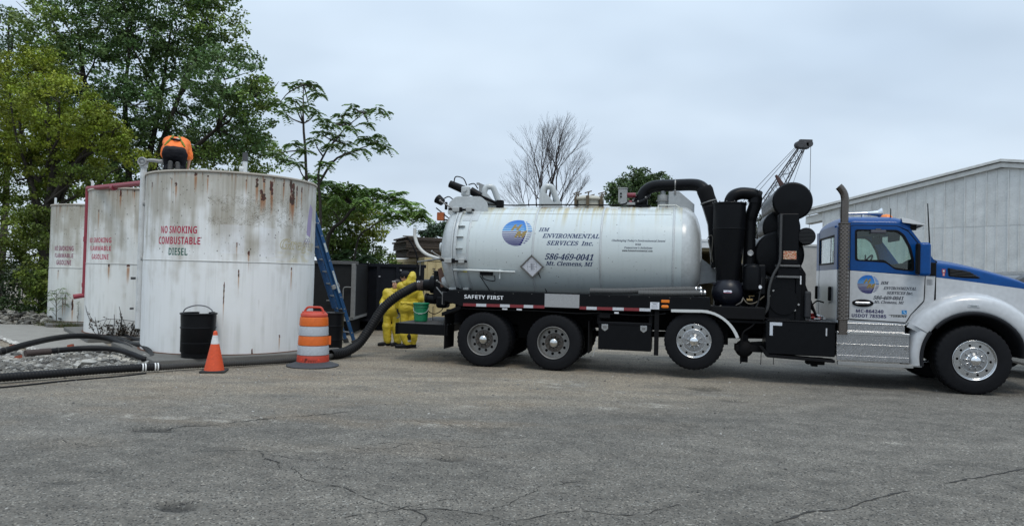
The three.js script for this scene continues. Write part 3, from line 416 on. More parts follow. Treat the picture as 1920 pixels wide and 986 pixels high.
// ---------------------------------------------------------------- crane far behind
{
  const c = thing('crane', 'distant dark lattice boom crane rising behind the black blower', 'crane', [17.2, 0, -50]);
  const steel = std(0.05, 0.05, 0.054, 0.8), A = V(-2.0, 2.2, 0), B = V(3.05, 11.25, 0), d = B.clone().sub(A).normalize(), n = V(d.y, -d.x, 0);
  const at = (t, sx, sz) => { const w = lerp(0.52, 0.17, Math.max(0, (t - 0.45) / 0.55)), p = A.clone().lerp(B, t).addScaledVector(n, sx * w).add(V(0, 0, sz * w)); return [p.x, p.y, p.z]; };
  const chords = [], lace = [];
  for (const sx of [-1, 1]) for (const sz of [-1, 1]) { chords.push(cyl(at(0, sx, sz), at(0.45, sx, sz), 0.045, 0.045, 6), cyl(at(0.45, sx, sz), at(1, sx, sz), 0.045, 0.04, 6)); }
  const N = 22; for (let i = 0; i < N; i++) { const a = i / N, b = (i + 1) / N, s = i % 2 ? 1 : -1; for (const z of [-1, 1]) lace.push(cyl(at(a, -s, z), at(b, s, z), 0.018, 0.018, 5)); for (const x of [-1, 1]) lace.push(cyl(at(a, x, -s), at(b, x, s), 0.017, 0.017, 5)); }
  const boom = part('boom', chords, steel, c); part('lacing', lace, steel, boom);
  const head = part('boom_head', [box(0.7, 0.5, 0.5, 3.2, 11.45, 0, 0.08).rotateZ(0), cyl([2.9, 11.5, -0.3], [2.9, 11.5, 0.3], 0.26), cyl([3.55, 11.55, -0.25], [3.55, 11.55, 0.25], 0.24), box(0.9, 0.3, 0.3, 3.35, 11.72, 0, 0.05)], steel, c);
  part('cable', [cyl([2.8, 11.4, 0], [-4.2, 3.0, 0.2], 0.018, 0.018, 4), cyl([2.8, 11.5, 0], [-4.6, 3.4, -0.2], 0.018, 0.018, 4), cyl([3.0, 11.2, 0.2], [-2.6, 2.6, 0.4], 0.016, 0.016, 4), cyl([3.3, 11.2, 0], [0.4, 2.5, 0.3], 0.016, 0.016, 4), cyl([3.72, 11.4, 0], [3.72, 1.2, 0], 0.02, 0.02, 4)], steel, c);
  part('machine_body', [span(-5.6, -1.4, 1.1, 3.1, -1.4, 1.4, 0.1), span(-5, -1, 0.2, 1.0, -1.7, -0.9, 0.1), span(-5, -1, 0.2, 1.0, 0.9, 1.7, 0.1)], std(0.12, 0.05, 0.03, 0.7), c);
}
// dark car behind the hood at the right edge
{
  const k = thing('parked_car', 'black rounded car roof showing above the truck hood at the right edge', 'car', [10.42, 0.05, -13.6], -0.1);
  const paint = phys(0.012, 0.012, 0.014, 0.3, 0, { clearcoat: 0.6 });
  part('body', ext(smoothShape([[-0.9, 0.55], [-0.95, 1.2], [-0.74, 1.80], [-0.2, 2.04], [1.2, 2.05], [2.6, 1.9], [2.9, 1.3], [3.9, 1.15], [4.0, 0.55]], 6), -1.8, 0, 0.12), paint, k);
  for (const [x, z] of [[0, -0.02], [3.1, -0.02], [0, -1.6], [3.1, -1.6]]) part('wheel', cyl([x, 0.36, z - 0.2], [x, 0.36, z + 0.05], 0.36, 0.36, 24), std(0.02, 0.02, 0.02, 0.9), k);
}

// ---------------------------------------------------------------- drums, cone, barrel, ladder, bucket
function drum(label, x, y, z, h, r, open) {
  const d = thing('steel_drum', label, 'drum', [x, y, z]); const m = phys(0.009, 0.0095, 0.011, 0.5, 0, { map: rep(grime, 3), roughnessMap: rep(grimeRough, 3), ...NS });
  const prof = [[0.001, 0.02], [r - 0.01, 0.02], [r - 0.01, 0], [r, 0], [r, h * 0.33 - 0.025], [r + 0.012, h * 0.33 - 0.008], [r + 0.012, h * 0.33 + 0.008], [r, h * 0.33 + 0.025], [r, h * 0.67 - 0.025], [r + 0.012, h * 0.67 - 0.008], [r + 0.012, h * 0.67 + 0.008], [r, h * 0.67 + 0.025], [r, h - 0.02]];
  part('body', lathe(prof.map(([q, y]) => [q > 0.1 ? q - 0.03 * (1 - Math.max(0, y) / h) : q, y]), 'y', [0, 0, 0], 40), m, d); part('rim', lathe([[r - 0.004, h - 0.03], [r + 0.014, h - 0.022], [r + 0.016, h - 0.004], [r, h + 0.004], [r - 0.012, h - 0.01]], 'y', [0, 0, 0], 40), m, d);
  part(open ? 'inner_wall' : 'lid', open ? [lathe([[r - 0.008, h - 0.01], [r - 0.01, 0.1], [0.001, 0.1]], 'y', [0, 0, 0], 32)] : [lathe([[0.001, h - 0.03], [r - 0.02, h - 0.03], [r - 0.01, h - 0.006]], 'y', [0, 0, 0], 32)], m, d);
  return d;
}
const drum1 = drum('black steel drum with raised wire ring standing before the diesel tank', -5.68, 0.125, -12.93, 0.80, 0.305, true);
part('wire_handle', tube([[-0.28, 0.79, 0.02], [-0.24, 0.87, 0], [-0.08, 0.93, -0.03], [0.1, 0.92, -0.04], [0.22, 0.86, -0.02], [0.27, 0.80, 0.02]], 0.011, 30, 7), std(0.12, 0.12, 0.13, 0.4, 0.6), drum1);
part('handle_clip', box(0.06, 0.05, 0.03, 0.265, 0.805, 0.02, 0.008), std(0.05, 0.05, 0.05, 0.5), drum1);
const drum2 = drum('black steel drum behind the orange barrel at the ladder foot', -3.83, 0.0, -15.25, 0.86, 0.25, false);
part('lid_rag', [box(0.16, 0.012, 0.1, -0.02, 0.858, 0.08)], std(0.1, 0.1, 0.1, 0.7), drum2);
{
  const c = thing('traffic_cone', 'orange traffic cone with two white bands before the black drum', 'traffic cone', [-4.98, 0, -12.0]);
  const orange = std(0.72, 0.085, 0.02, 0.55, 0, { map: rep(grime, 4) }), R0 = 0.158, R1 = 0.028, H = 0.66, rad = (y) => lerp(R0, R1, y / H);
  part('body', lathe([[R0 + 0.006, 0.03], [R0, 0.05], [rad(0.60), 0.60], [R1 + 0.006, 0.66], [R1 - 0.004, 0.685], [0.001, 0.69]], 'y', [0, 0, 0], 36), orange, c);
  part('base', [box(0.40, 0.03, 0.40, 0, 0.017, 0, 0.01).rotateY(0.2)], std(0.02, 0.02, 0.02, 0.8), c);
  const band = (y0, y1) => lathe([[rad(y0) + 0.003, y0], [rad(y1) + 0.003, y1]], 'y', [0, 0, 0], 36); const white = std(0.72, 0.72, 0.72, 0.45, 0, { map: rep(grime, 5) });
  part('reflective_band', band(0.32, 0.425), white, c); part('reflective_band', band(0.47, 0.615), white, c);
  const tm = canvasTex(256, 128, (x) => { x.clearRect(0, 0, 256, 128); x.fillStyle = '#1a1210'; x.font = 'bold 96px sans-serif'; x.fillText('VTE', 8, 100); });
  part('lettering', new THREE.CylinderGeometry(rad(0.245) + 0.003, rad(0.155) + 0.003, 0.09, 16, 1, true, -1.05, 0.95).translate(0, 0.20, 0), std(1, 1, 1, 0.7, 0, { map: tm, transparent: true }), c, true);
}
{
  const b = thing('traffic_barrel', 'orange and white striped traffic barrel with black rubber base', 'traffic barrel', [-3.61, 0, -13.05]);
  const orange = std(0.78, 0.155, 0.018, 0.5, 0, { map: rep(grime, 3) }), redder = std(0.55, 0.06, 0.03, 0.55, 0, { map: rep(grime, 3) }), silver = std(0.50, 0.53, 0.57, 0.4, 0, { map: rep(grime, 4) });
  const R = (y) => lerp(0.29, 0.245, y / 0.95), st = [[0.06, 0.21, redder, 'body'], [0.21, 0.385, silver, 'reflective_band'], [0.385, 0.56, orange, 'orange_band'], [0.56, 0.735, silver, 'reflective_band'], [0.735, 0.90, orange, 'orange_band']];
  st.forEach(([y0, y1, m, n], i) => part(n, lathe([[R(y0) - 0.012, y0 + 0.001], [R(y0) + 0.004, y0 + 0.01], [R(y1) + 0.004, y1 - 0.012], [R(y1) - 0.010, y1 - 0.001]], 'y', [0, 0, 0], 48), m, b));
  const p = part('top', lathe([[0.236, 0.90], [0.244, 0.915], [0.24, 0.955], [0.20, 0.985], [0.001, 0.99]], 'y', [0, 0, 0], 40), redder, b);
  part('handle', [tube([[-0.19, 0.97, 0.02], [-0.13, 1.06, 0.02], [-0.09, 1.075, 0.02], [0.1, 1.075, 0.02], [0.14, 1.06, 0.02], [0.19, 0.97, 0.02]], 0.02, 24, 8, 0.2), span(-0.2, 0.2, 0.98, 1.0, -0.06, 0.1, 0.01)], redder, p);
  part('peeling_flap', [box(0.05, 0.16, 0.004, 0.285, 0.47, 0.03).rotateY(0.3)], orange, b);
  part('rubber_base', lathe([[0.28, 0.10], [0.30, 0.075], [0.44, 0.03], [0.47, 0.022], [0.47, 0.004], [0.2, 0.004]], 'y', [0, 0, 0], 48), std(0.055, 0.058, 0.065, 0.75, 0, { map: rep(grime, 3) }), b);
  const tm = canvasTex(512, 128, (x) => { x.clearRect(0, 0, 512, 128); x.strokeStyle = '#1a0d0a'; x.lineWidth = 6; x.font = 'italic bold 92px serif'; x.fillStyle = '#20100c'; x.fillText('P', 150, 98); x.globalAlpha = 0.75; x.font = 'italic 70px serif'; x.fillText('ewer', 225, 98); x.globalAlpha = 1; x.fillStyle = '#d9452c'; for (const k of [70, 420]) { x.beginPath(); x.moveTo(k, 30); x.lineTo(k, 90); x.lineTo(k + 50, 62); x.fill(); } });
  part('lettering', new THREE.CylinderGeometry(R(0.2) + 0.012, R(0.07) + 0.010, 0.125, 24, 1, true, -0.75, 1.6).translate(0, 0.136, 0), std(1, 1, 1, 0.6, 0, { map: tm, transparent: true }), b, true);
}
{ // extension ladder leaning on the diesel tank
  const l = thing('extension_ladder', 'blue fibreglass extension ladder leaning against the diesel tank', 'ladder', [-3.74, 0, -17.14]);
  const blue = std(0.012, 0.075, 0.20, 0.5, 0, { map: rep(grime, 2) }), alu = std(0.42, 0.42, 0.42, 0.4, 0.7), worn = std(0.45, 0.5, 0.5, 0.7);
  const foot = V(0, 0, 0), top = V(-1.03, 3.80, 1.05), up = top.clone().normalize(), wd = V(-0.71, 0, -0.70).normalize(), nrm = V().crossVectors(wd, up).normalize();
  const mx = (o) => new THREE.Matrix4().makeBasis(wd, up, nrm).setPosition(o), L = top.length();
  const rail = (w, l0, l1, n) => box(0.036, l1 - l0, 0.085, w, (l0 + l1) / 2, n, 0.006).applyMatrix4(mx(foot));
  const W = 0.37;
  part('rail', rail(0, 0, L - 0.25, 0), blue, l); part('rail', rail(W, 0, L - 0.25, 0), blue, l);
  part('fly_rail', rail(0.045, 0.95, L - 0.02, -0.075), blue, l); part('fly_rail', rail(W - 0.045, 0.95, L - 0.3, -0.075), blue, l);
  for (let i = 0; i < 13; i++) { const y = 0.3 + i * 0.305; const rung = cyl([0.0, y, 0], [W, y, 0], 0.018, 0.018, 10); rung.applyMatrix4(mx(foot)); if (y < L) part('rung', [rung, cyl([-0.024, y, 0], [-0.016, y, 0], 0.016, 0.016, 8).applyMatrix4(mx(foot))], alu, l); if (y > 1.1) part('rung', cyl([0.045, y + 0.06, -0.075], [W - 0.045, y + 0.06, -0.075], 0.018, 0.018, 10).applyMatrix4(mx(foot)), alu, l); }
  parts('rail_bracket', [1.5, 3.1].map((y) => box(0.05, 0.10, 0.19, 0.01, y, -0.035, 0.006).applyMatrix4(mx(foot))), alu, l);
  parts('worn_label', [box(0.004, 0.55, 0.045, -0.021, 1.6, 0).applyMatrix4(mx(foot)), box(0.004, 0.22, 0.05, -0.021, 2.45, 0).applyMatrix4(mx(foot))], worn, l);
  parts('foot', [box(0.06, 0.12, 0.12, 0, 0.05, 0, 0.01).applyMatrix4(mx(foot)), box(0.06, 0.12, 0.12, W, 0.05, 0, 0.01).applyMatrix4(mx(foot))], std(0.03, 0.03, 0.03, 0.7), l);
}
// ---------------------------------------------------------------- hoses on the ground
const rubber = phys(0.017, 0.017, 0.018, 0.62, 0, { ...NS, map: rep(grime, 3), roughnessMap: rep(grimeRough, 4) }), dustyRubber = std(0.042, 0.040, 0.037, 0.85, 0, { map: rep(grime, 3) }), clampSteel = std(0.62, 0.62, 0.62, 0.3, 0.8), brownPipe = std(0.06, 0.04, 0.034, 0.7, 0, { map: rep(grime, 3) });
const TR = (t, y, z) => { const a = 0.23562; return [-0.526 + t * cos(a) - z * sin(a), y, -13.505 + t * sin(a) + z * cos(a)]; };
{
  const pts = [TR(-1.64, 1.5, -1.25), TR(-1.85, 1.47, -1.25), [-2.26, 1.34, -15.0], [-2.48, 1.19, -14.95], [-2.69, 0.98, -14.9], [-2.85, 0.70, -14.8], [-2.98, 0.47, -14.72], [-3.13, 0.25, -14.6], [-3.33, 0.12, -14.35], [-3.52, 0.105, -14.0]];
  const h = thing('suction_hose', 'thick corrugated black hose arching from the truck valve down to the ground', 'hose', [0, 0, 0]);
  part('hose_body', ribbed(pts, 0.094, 0.05, 0.007, 18), rubber, h);
  part('clamp', bandsOn(pts, 0.107, [0.035, 0.055], 0.022), clampSteel, h); part('coupling', [cyl(TR(-1.60, 1.5, -1.25), TR(-1.80, 1.475, -1.25), 0.104, 0.104, 20), cyl(TR(-1.70, 1.49, -1.25), TR(-1.73, 1.485, -1.25), 0.118, 0.118, 20)], brownPipe, h);
  const p2 = [[-3.50, 0.075, -14.05], [-3.62, 0.07, -13.66], [-4.02, 0.065, -13.28], [-4.85, 0.065, -12.62], [-5.45, 0.07, -12.18], [-5.84, 0.075, -11.78]];
  const g = thing('suction_hose', 'dusty corrugated hose lying behind the barrel and cone along the pad', 'hose', [0, 0, 0]); part('hose_body', ribbed(p2, 0.046, 0.04, 0.005, 14), dustyRubber, g);
  const p3 = [[-5.80, 0.085, -11.80], [-6.05, 0.088, -11.62], [-6.40, 0.088, -11.32], [-6.7, 0.088, -10.98], [-7.02, 0.088, -10.62], [-7.6, 0.09, -10.0], [-8.6, 0.09, -8.9]];
  const k = thing('suction_hose', 'thick black hose with two pairs of white clamps at the lower left', 'hose', [0, 0, 0]); part('hose_body', ribbed(p3, 0.061, 0.045, 0.005, 16), rubber, k);
  part('clamp', bandsOn(p3, 0.071, [0.008, 0.018, 0.054, 0.064], 0.02), std(0.7, 0.7, 0.68, 0.4), k);
  const A = [[-10.2, 0.09, -10.7], [-9.4, 0.10, -11.7], [-8.98, 0.17, -12.4], [-8.98, 0.24, -13.2], [-9.05, 0.27, -14.1], [-9.0, 0.26, -14.8], [-8.7, 0.2, -15.2], [-8.25, 0.12, -15.0], [-7.8, 0.08, -14.55], [-7.35, 0.065, -13.9], [-7.0, 0.065, -13.4]];
  const a = thing('hose', 'long plain black hose running from the left edge over the rubble', 'hose', [0, 0, 0]); part('hose_body', tube(A, 0.058, 90, 12), rubber, a); part('clamp', bandsOn(A, 0.064, [0.285, 0.30], 0.02), dustyRubber, a); part('coupling', bandsOn(A, 0.066, [0.225], 0.35), brownPipe, a);
  const B = [[-8.22, 0.21, -12.25], [-8.0, 0.22, -12.55], [-7.75, 0.23, -12.85], [-7.3, 0.22, -13.0], [-6.85, 0.16, -12.85], [-6.50, 0.08, -12.72], [-6.62, 0.10, -13.15], [-7.2, 0.19, -13.95], [-7.85, 0.12, -14.8], [-8.5, 0.12, -15.6], [-9.2, 0.1, -16.35], [-9.75, 0.09, -16.95], [-9.9, 0.09, -17.35], [-9.5, 0.1, -17.05], [-8.9, 0.12, -16.4], [-8.25, 0.12, -15.7], [-7.75, 0.12, -15.25]];
  const b = thing('hose', 'black hose looped back on itself with its open end on the rubble', 'hose', [0, 0, 0]); part('hose_body', tube(B, 0.05, 150, 12), rubber, b); part('coupling', [cyl(B[0], [-8.06, 0.216, -12.47], 0.058, 0.058, 14), cyl([-8.28, 0.205, -12.15], [-8.2, 0.21, -12.28], 0.06, 0.058, 14)], brownPipe, b); part('clamp', bandsOn(B, 0.056, [0.035, 0.45, 0.47], 0.022), dustyRubber, b);
  single('cable', 'thin black cable lying on the asphalt below the thick hose', 'cable', tube([[-9.0, 0.014, -8.3], [-7.8, 0.014, -9.3], [-7.07, 0.014, -9.9], [-6.6, 0.014, -10.6], [-6.09, 0.014, -11.2], [-5.9, 0.014, -11.55]], 0.012, 60, 6), rubber);
  single('wire', 'thin dark wire hanging down the side of the middle tank', 'wire', tube([[-10.3, 1.0, -17.2], [-10.1, 0.65, -16.9], [-9.75, 0.4, -16.6], [-9.3, 0.5, -16.42], [-8.6, 0.45, -16.4], [-7.9, 0.25, -16.3]], 0.006, 40, 5), rubber);
}
// ---------------------------------------------------------------- the vacuum truck: x forward, y up, z 0 at the near tyre faces, -2.5 at the far ones
const truck = thing('vacuum_truck', 'white tank vacuum truck with blue cab parked facing right', 'truck', [-0.526, 0, -13.505], -0.23562);
const tankWhite = phys(0.54, 0.57, 0.575, 0.32, 0, { map: rep(grime, 0.5), roughnessMap: rep(grimeRough, 0.7), clearcoat: 0.25, clearcoatRoughness: 0.3 });
const cabWhite = phys(0.57, 0.585, 0.60, 0.28, 0, { map: rep(grime, 0.4), clearcoat: 0.6, clearcoatRoughness: 0.12 });
const cabBlue = phys(0.0004, 0.064, 0.255, 0.4, 0, { map: rep(grime, 0.5), clearcoat: 0.25, clearcoatRoughness: 0.08, specularIntensity: 0.25 });
const polished = std(0.60, 0.61, 0.62, 0.27, 1, { roughnessMap: rep(grimeRough, 3) }), dullAlu = std(0.27, 0.265, 0.255, 0.5, 0.75, { map: rep(grime, 4) }), chrome = std(0.8, 0.8, 0.8, 0.08, 1);
const black = phys(0.006, 0.0065, 0.008, 0.5, 0, { map: rep(grime, 1.4), roughnessMap: rep(grimeRough, 2.2), ...NS });
const chassisBlack = phys(0.008, 0.008, 0.009, 0.75, 0, { ...NS, map: rep(grime, 1.6) }), rubberBlack = phys(0.011, 0.011, 0.012, 0.8, 0, { ...NS, map: rep(grime, 2.5) });
const tyreMat = phys(0.011, 0.0115, 0.0135, 0.72, 0, { ...NS, map: rep(grime, 2), bumpMap: rep(grain, 2), bumpScale: 0.001 });
const amber = std(0.75, 0.19, 0.008, 0.25), redTape = std(0.22, 0.022, 0.028, 0.4, 0, { map: rep(grime, 5) }), whiteTape = std(0.60, 0.62, 0.66, 0.4, 0, { map: rep(grime, 5) }), stickerWhite = std(0.72, 0.73, 0.76, 0.5);
// --- tank
const CY = 2.22, CZ = -1.25, TRr = 0.95, T0 = -0.70, T1 = 3.66;
const printTex = canvasTex(2048, 1024, (c, W, H) => {
  const sx = W / (T1 - T0), L = PI * TRr, sy = H / L; c.fillStyle = '#c6cccc'; c.fillRect(0, 0, W, H); c.save(); c.scale(sx, sy); c.translate(-T0, 0);   // metres along, metres of skin down from the crown
  for (let i = 0; i < 240; i++) { const x = rr(T0, T1), y = rr(0, 0.4), l = rr(0.1, 0.9), g = c.createLinearGradient(0, y, 0, y + l), a = rr(0.04, 0.2) * (x > 0.8 && x < 2.3 ? 2 : 1); g.addColorStop(0, `rgba(165,140,80,${a})`); g.addColorStop(1, 'rgba(165,140,80,0)'); c.fillStyle = g; c.fillRect(x, y, rr(0.01, 0.09), l); }
  for (let i = 0; i < 200; i++) { const x = rr(T0, T1), y = rr(0.3, 2.2), l = rr(0.1, 0.6), g = c.createLinearGradient(0, y, 0, y + l), a = rr(0.02, 0.07); g.addColorStop(0, `rgba(110,118,118,${a})`); g.addColorStop(1, 'rgba(110,118,118,0)'); c.fillStyle = g; c.fillRect(x, y, rr(0.006, 0.05), l); }
  for (const [x, w] of [[2.78, 0.34], [1.8, 0.4], [2.4, 0.3], [1.2, 0.3], [0.2, 0.4], [3.4, 0.12], [1.55, 0.1], [0.9, 0.05], [2.15, 0.04], [-0.4, 0.05]]) for (let k = 0; k < 60; k++) { c.fillStyle = `rgba(${rr(80, 130)},${rr(50, 70)},${rr(24, 40)},${rr(0.08, 0.3)})`; c.beginPath(); c.ellipse(x + w * rr(-1, 1), 0.06 + 0.30 * rnd() ** 2, rr(0.01, 0.05), rr(0.006, 0.03), 0, 0, 7); c.fill(); }
  for (let i = 0; i < 170; i++) { c.fillStyle = `rgba(30,30,28,${rr(0.3, 0.9)})`; c.beginPath(); c.ellipse(rr(T0, T1), rr(0.3, 2.3), rr(0.002, 0.008), rr(0.003, 0.011), 0, 0, 7); c.fill(); }
  // logo and lettering
  logo(c, 0.535, 1.105, 0.30, 0.285);
  lettering(c, 0); c.restore();
});
function logo(c, cx, cy, rx, ry) {
  c.save(); c.translate(cx, cy); c.scale(rx, ry); c.beginPath(); c.arc(0, 0, 1, 0, 7); c.clip();
  const n = 15;
  for (let i = 0; i < n; i++) {
    const y = -0.98 + (i * 1.96) / (n - 1), t = i / (n - 1), up = t < 0.48;
    c.strokeStyle = up ? `rgb(${Math.round(8 + 90 * t)},${Math.round(92 + 95 * t)},${Math.round(178 + 40 * t)})` : `rgb(${Math.round(48 - 60 * (t - 0.48))},${Math.round(42 - 60 * (t - 0.4))},${Math.round(118 - 30 * t)})`;
    c.lineWidth = up ? 0.095 - 0.06 * t : 0.035 + 0.075 * (t - 0.4); const b = 0.62 - 0.5 * y * y * 0.6; c.lineWidth *= 1.55;
    c.beginPath(); c.moveTo(-1, y); c.lineTo(b - 0.12, y); c.lineTo(b, y + (up ? 0.10 : -0.10)); c.stroke(); c.lineWidth *= 0.6; c.beginPath(); c.moveTo(b + 0.08, y + (up ? 0.04 : -0.04)); c.lineTo(1.1, y + (up ? 0.04 : -0.04)); c.stroke();
  }
  const slant = (x0, y0, w, h, f) => { c.save(); c.transform(1, 0, -0.45, 1, x0, y0); c.fillStyle = '#8a7334'; f(w, h); c.restore(); };
  slant(-0.45, -0.10, 0.52, -0.5, (w, h) => { c.fillRect(0, 0, w * 0.32, h); c.fillRect(w * 0.68, 0, w * 0.32, h); c.fillRect(0, h * 0.38, w, h * 0.24); });
  slant(-0.16, 0.42, 0.62, -0.5, (w, h) => { c.fillRect(0, 0, w * 0.26, h); c.fillRect(w * 0.74, 0, w * 0.26, h); c.beginPath(); c.moveTo(0, h); c.lineTo(w * 0.3, h); c.lineTo(w * 0.5, h * 0.5); c.lineTo(w * 0.7, h); c.lineTo(w, h); c.lineTo(w * 0.55, h * 0.05); c.lineTo(w * 0.45, h * 0.05); c.fill(); });
  c.restore();
}
function put(c, txt, x0, x1, y, h, font, col, skew = -0.32) { c.save(); c.translate(x0, y); c.font = font.replace('#', '100'); const w = c.measureText(txt).width; c.transform((x1 - x0) / w, 0, skew * (h / 72), h / 72, 0, 0); c.fillStyle = col; c.fillText(txt, 0, 0); c.strokeStyle = col; c.lineWidth = 3; c.strokeText(txt, 0, 0); c.restore(); }
function lettering(c) {
  const nv = '#1d2c52', F = 'bold #px serif';
  put(c, 'HM', 0.955, 1.15, 1.09, 0.085, F, nv); put(c, 'ENVIRONMENTAL', 1.04, 2.13, 1.22, 0.088, F, nv); put(c, 'SERVICES  Inc.', 1.13, 2.03, 1.365, 0.085, F, nv);
  put(c, '586-469-0041', 1.10, 2.03, 1.64, 0.115, F, nv); put(c, 'Mt. Clemens, MI', 1.12, 2.01, 1.755, 0.078, F, nv);
  put(c, "Challenging Today's Environmental Issues", 2.365, 3.35, 1.275, 0.038, F, '#262b36'); put(c, 'With', 2.80, 2.91, 1.345, 0.036, F, '#262b36'); put(c, "Tomorrow's Solutions", 2.60, 3.12, 1.408, 0.036, F, '#262b36'); put(c, 'www.hmenvironmental.com', 2.57, 3.13, 1.462, 0.038, 'bold #px sans-serif', '#16181c', 0);
}
const printed = phys(1, 1, 1, 0.32, 0, { map: printTex, roughnessMap: grimeRough, clearcoat: 0.25, clearcoatRoughness: 0.3 }); printed.color.setRGB(0.93, 0.95, 0.95);
const skinAt = (t, s, o = 0) => { const f = s / TRr; return [t, CY + (TRr + o) * cos(f), CZ + (TRr + o) * sin(f)]; };
const ripple = (t, f) => 0.0025 * noise(t * 1.6, f * 2.2, 5) + 0.0012 * noise(t * 5, f * 5, 2);
const shell = part('tank_shell', grid(80, 60, (u, v) => { const f = (1 - v) * PI, t = lerp(T0, T1, u), r = TRr + ripple(t, f); return [t, CY + r * cos(f), CZ + r * sin(f)]; }), printed, truck, true);
shell.userData.label = 'long white tank shell with blue round logo and dark lettering';
part('far_shell', grid(20, 40, (u, v) => { const f = PI + v * PI, t = lerp(T0, T1, u); return [t, CY + TRr * cos(f), CZ - TRr * sin(f) * -1]; }, true), tankWhite, shell);
for (const t of [-0.44, 0.87, 2.165, 3.50]) part('weld_ring', lathe([[TRr - 0.005, -0.022], [TRr + 0.010, -0.018], [TRr + 0.013, 0], [TRr + 0.010, 0.018], [TRr - 0.005, 0.022]], 'x', [t, CY, CZ], 72), tankWhite, shell);
const domeProf = []; for (let i = 0; i <= 12; i++) { const a = (i / 12) * PI / 2; domeProf.push([Math.max(0.001, (TRr + 0.004) * Math.pow(cos(a), 0.75)), 0.37 * Math.pow(sin(a), 0.9)]); }
part('front_head', [lathe([[TRr + 0.004, -0.01], ...domeProf], 'x', [T1, CY, CZ], 64)], tankWhite, truck);
const door = part('rear_door', [lathe([...domeProf.map(([r, x]) => [r * 1.01, -0.05 - x * 1.02]).reverse(), [0.97, -0.05], [1.0, -0.05], [1.0, -0.012], [0.96, -0.012]], 'x', [T0 - 0.02, CY, CZ], 64)], tankWhite, truck);
part('door_flange', lathe([[TRr, 0.06], [1.0, 0.06], [1.0, -0.002], [TRr, -0.002]], 'x', [T0 - 0.02, CY, CZ], 64), tankWhite, door);
part('door_seal_and_gap_shade', lathe([[0.975, -0.012], [0.985, -0.012], [0.985, -0.002], [0.975, -0.002]], 'x', [T0 - 0.02, CY, CZ], 64), rubberBlack, door);
{ // door clamps, hinge, struts
  const gp = std(0.42, 0.43, 0.42, 0.5, 0.1, { map: rep(grime, 3) });
  for (const f of [0.62, 1.78, 2.45, -0.62, -1.78]) { const [, y, z] = skinAt(0, f * TRr, 0.07), c = part('door_clamp', [box(0.16, 0.10, 0.12, T0 - 0.10, y, z, 0.02), box(0.12, 0.10, 0.12, T0 + 0.17, y, z, 0.02)], gp, door); part('clamp_bolt', [cyl([T0 - 0.26, y + 0.01, z + 0.02], [T0 + 0.28, y - 0.01, z + 0.02], 0.022, 0.022, 10), box(0.07, 0.09, 0.07, T0 - 0.01, y, z + 0.02, 0.01)], chassisBlack, c); part('clamp_handle', [cyl([T0 - 0.18, y + 0.02, z + 0.04], [T0 - 0.42, y + 0.17, z + 0.10], 0.014, 0.014, 8), new THREE.SphereGeometry(0.026, 10, 8).translate(T0 - 0.42, y + 0.17, z + 0.10)], dullAlu, c); }
  for (let i = 0; i < 5; i++) { const [x, y, z] = skinAt(T0 + 0.10, (1.05 + i * 0.24) * TRr, 0.03); part('flange_rib', box(0.13, 0.012, 0.07, x, y, z, 0.004), tankWhite, door); }
  parts('hinge_plate', [ext(roundPoly([[-1.02, 2.95], [-1.0, 3.2], [-0.85, 3.33], [-0.32, 3.33], [-0.18, 3.2], [-0.16, 3.0]], 0.06), -0.78, -0.74, 0.004), ext(roundPoly([[-1.02, 2.95], [-1.0, 3.2], [-0.85, 3.33], [-0.32, 3.33], [-0.18, 3.2], [-0.16, 3.0]], 0.06), -1.76, -1.72, 0.004)], tankWhite, door);
  for (const z of [-0.8, -1.7]) { const h = part('hinge', [box(0.18, 0.2, 0.10, -0.66, 3.44, z, 0.03), cyl([-0.66, 3.46, z - 0.1], [-0.66, 3.46, z + 0.1], 0.04)], tankWhite, door); }
  const wl = part('work_light', [cyl([-1.02, 3.60, -0.85], [-0.72, 3.48, -0.85], 0.075, 0.085, 16), cyl([-0.58, 3.46, -0.9], [-0.38, 3.36, -0.9], 0.085, 0.07, 16)], black, truck); parts('light_bail', [tube([[-0.92, 3.62, -0.8], [-0.88, 3.74, -0.8], [-0.72, 3.70, -0.8], [-0.64, 3.56, -0.8]], 0.012, 20, 6), tube([[-0.62, 3.58, -0.85], [-0.5, 3.6, -0.85], [-0.42, 3.5, -0.85]], 0.012, 14, 6)], black, wl);
  const wl2 = part('work_light', [cyl([-1.3, 3.30, -0.9], [-1.18, 3.22, -0.88], 0.10, 0.075, 16), box(0.05, 0.16, 0.05, -1.10, 3.15, -0.88, 0.01)], black, truck); part('light_bail', tube([[-1.15, 3.3, -0.88], [-1.05, 3.34, -0.88], [-0.95, 3.28, -0.88]], 0.012, 14, 6), black, wl2);
  part('lift_strut', [cyl([-0.4, 3.36, -0.9], [0.0, 3.20, -1.0], 0.03, 0.03, 10), box(0.14, 0.16, 0.14, 0.02, 3.2, -1.0, 0.02)], chassisBlack, truck);
  part('marker_lamp', [box(0.15, 0.17, 0.1, -1.25, 2.94, -1.0, 0.015)], std(0.42, 0.10, 0.02, 0.4), truck); part('lamp_arm', [cyl([-1.25, 2.88, -1.02], [-1.0, 2.86, -1.0], 0.015, 0.015, 8), cyl([-1.36, 3.12, -1.0], [-1.02, 2.86, -1.0], 0.012, 0.012, 8)], black, truck);
  part('side_wand', [cyl(skinAt(-0.72, 1.86, 0.06), skinAt(0.28, 1.875, 0.06), 0.022, 0.022, 12), cyl(skinAt(0.28, 1.875, 0.06), skinAt(0.53, 1.878, 0.06), 0.016, 0.016, 12), box(0.03, 0.05, 0.07, ...skinAt(0.22, 1.88, 0.03), 0.005), box(0.03, 0.13, 0.02, ...skinAt(0.21, 1.97, 0.04), 0.005)], std(0.6, 0.62, 0.6, 0.4), truck);
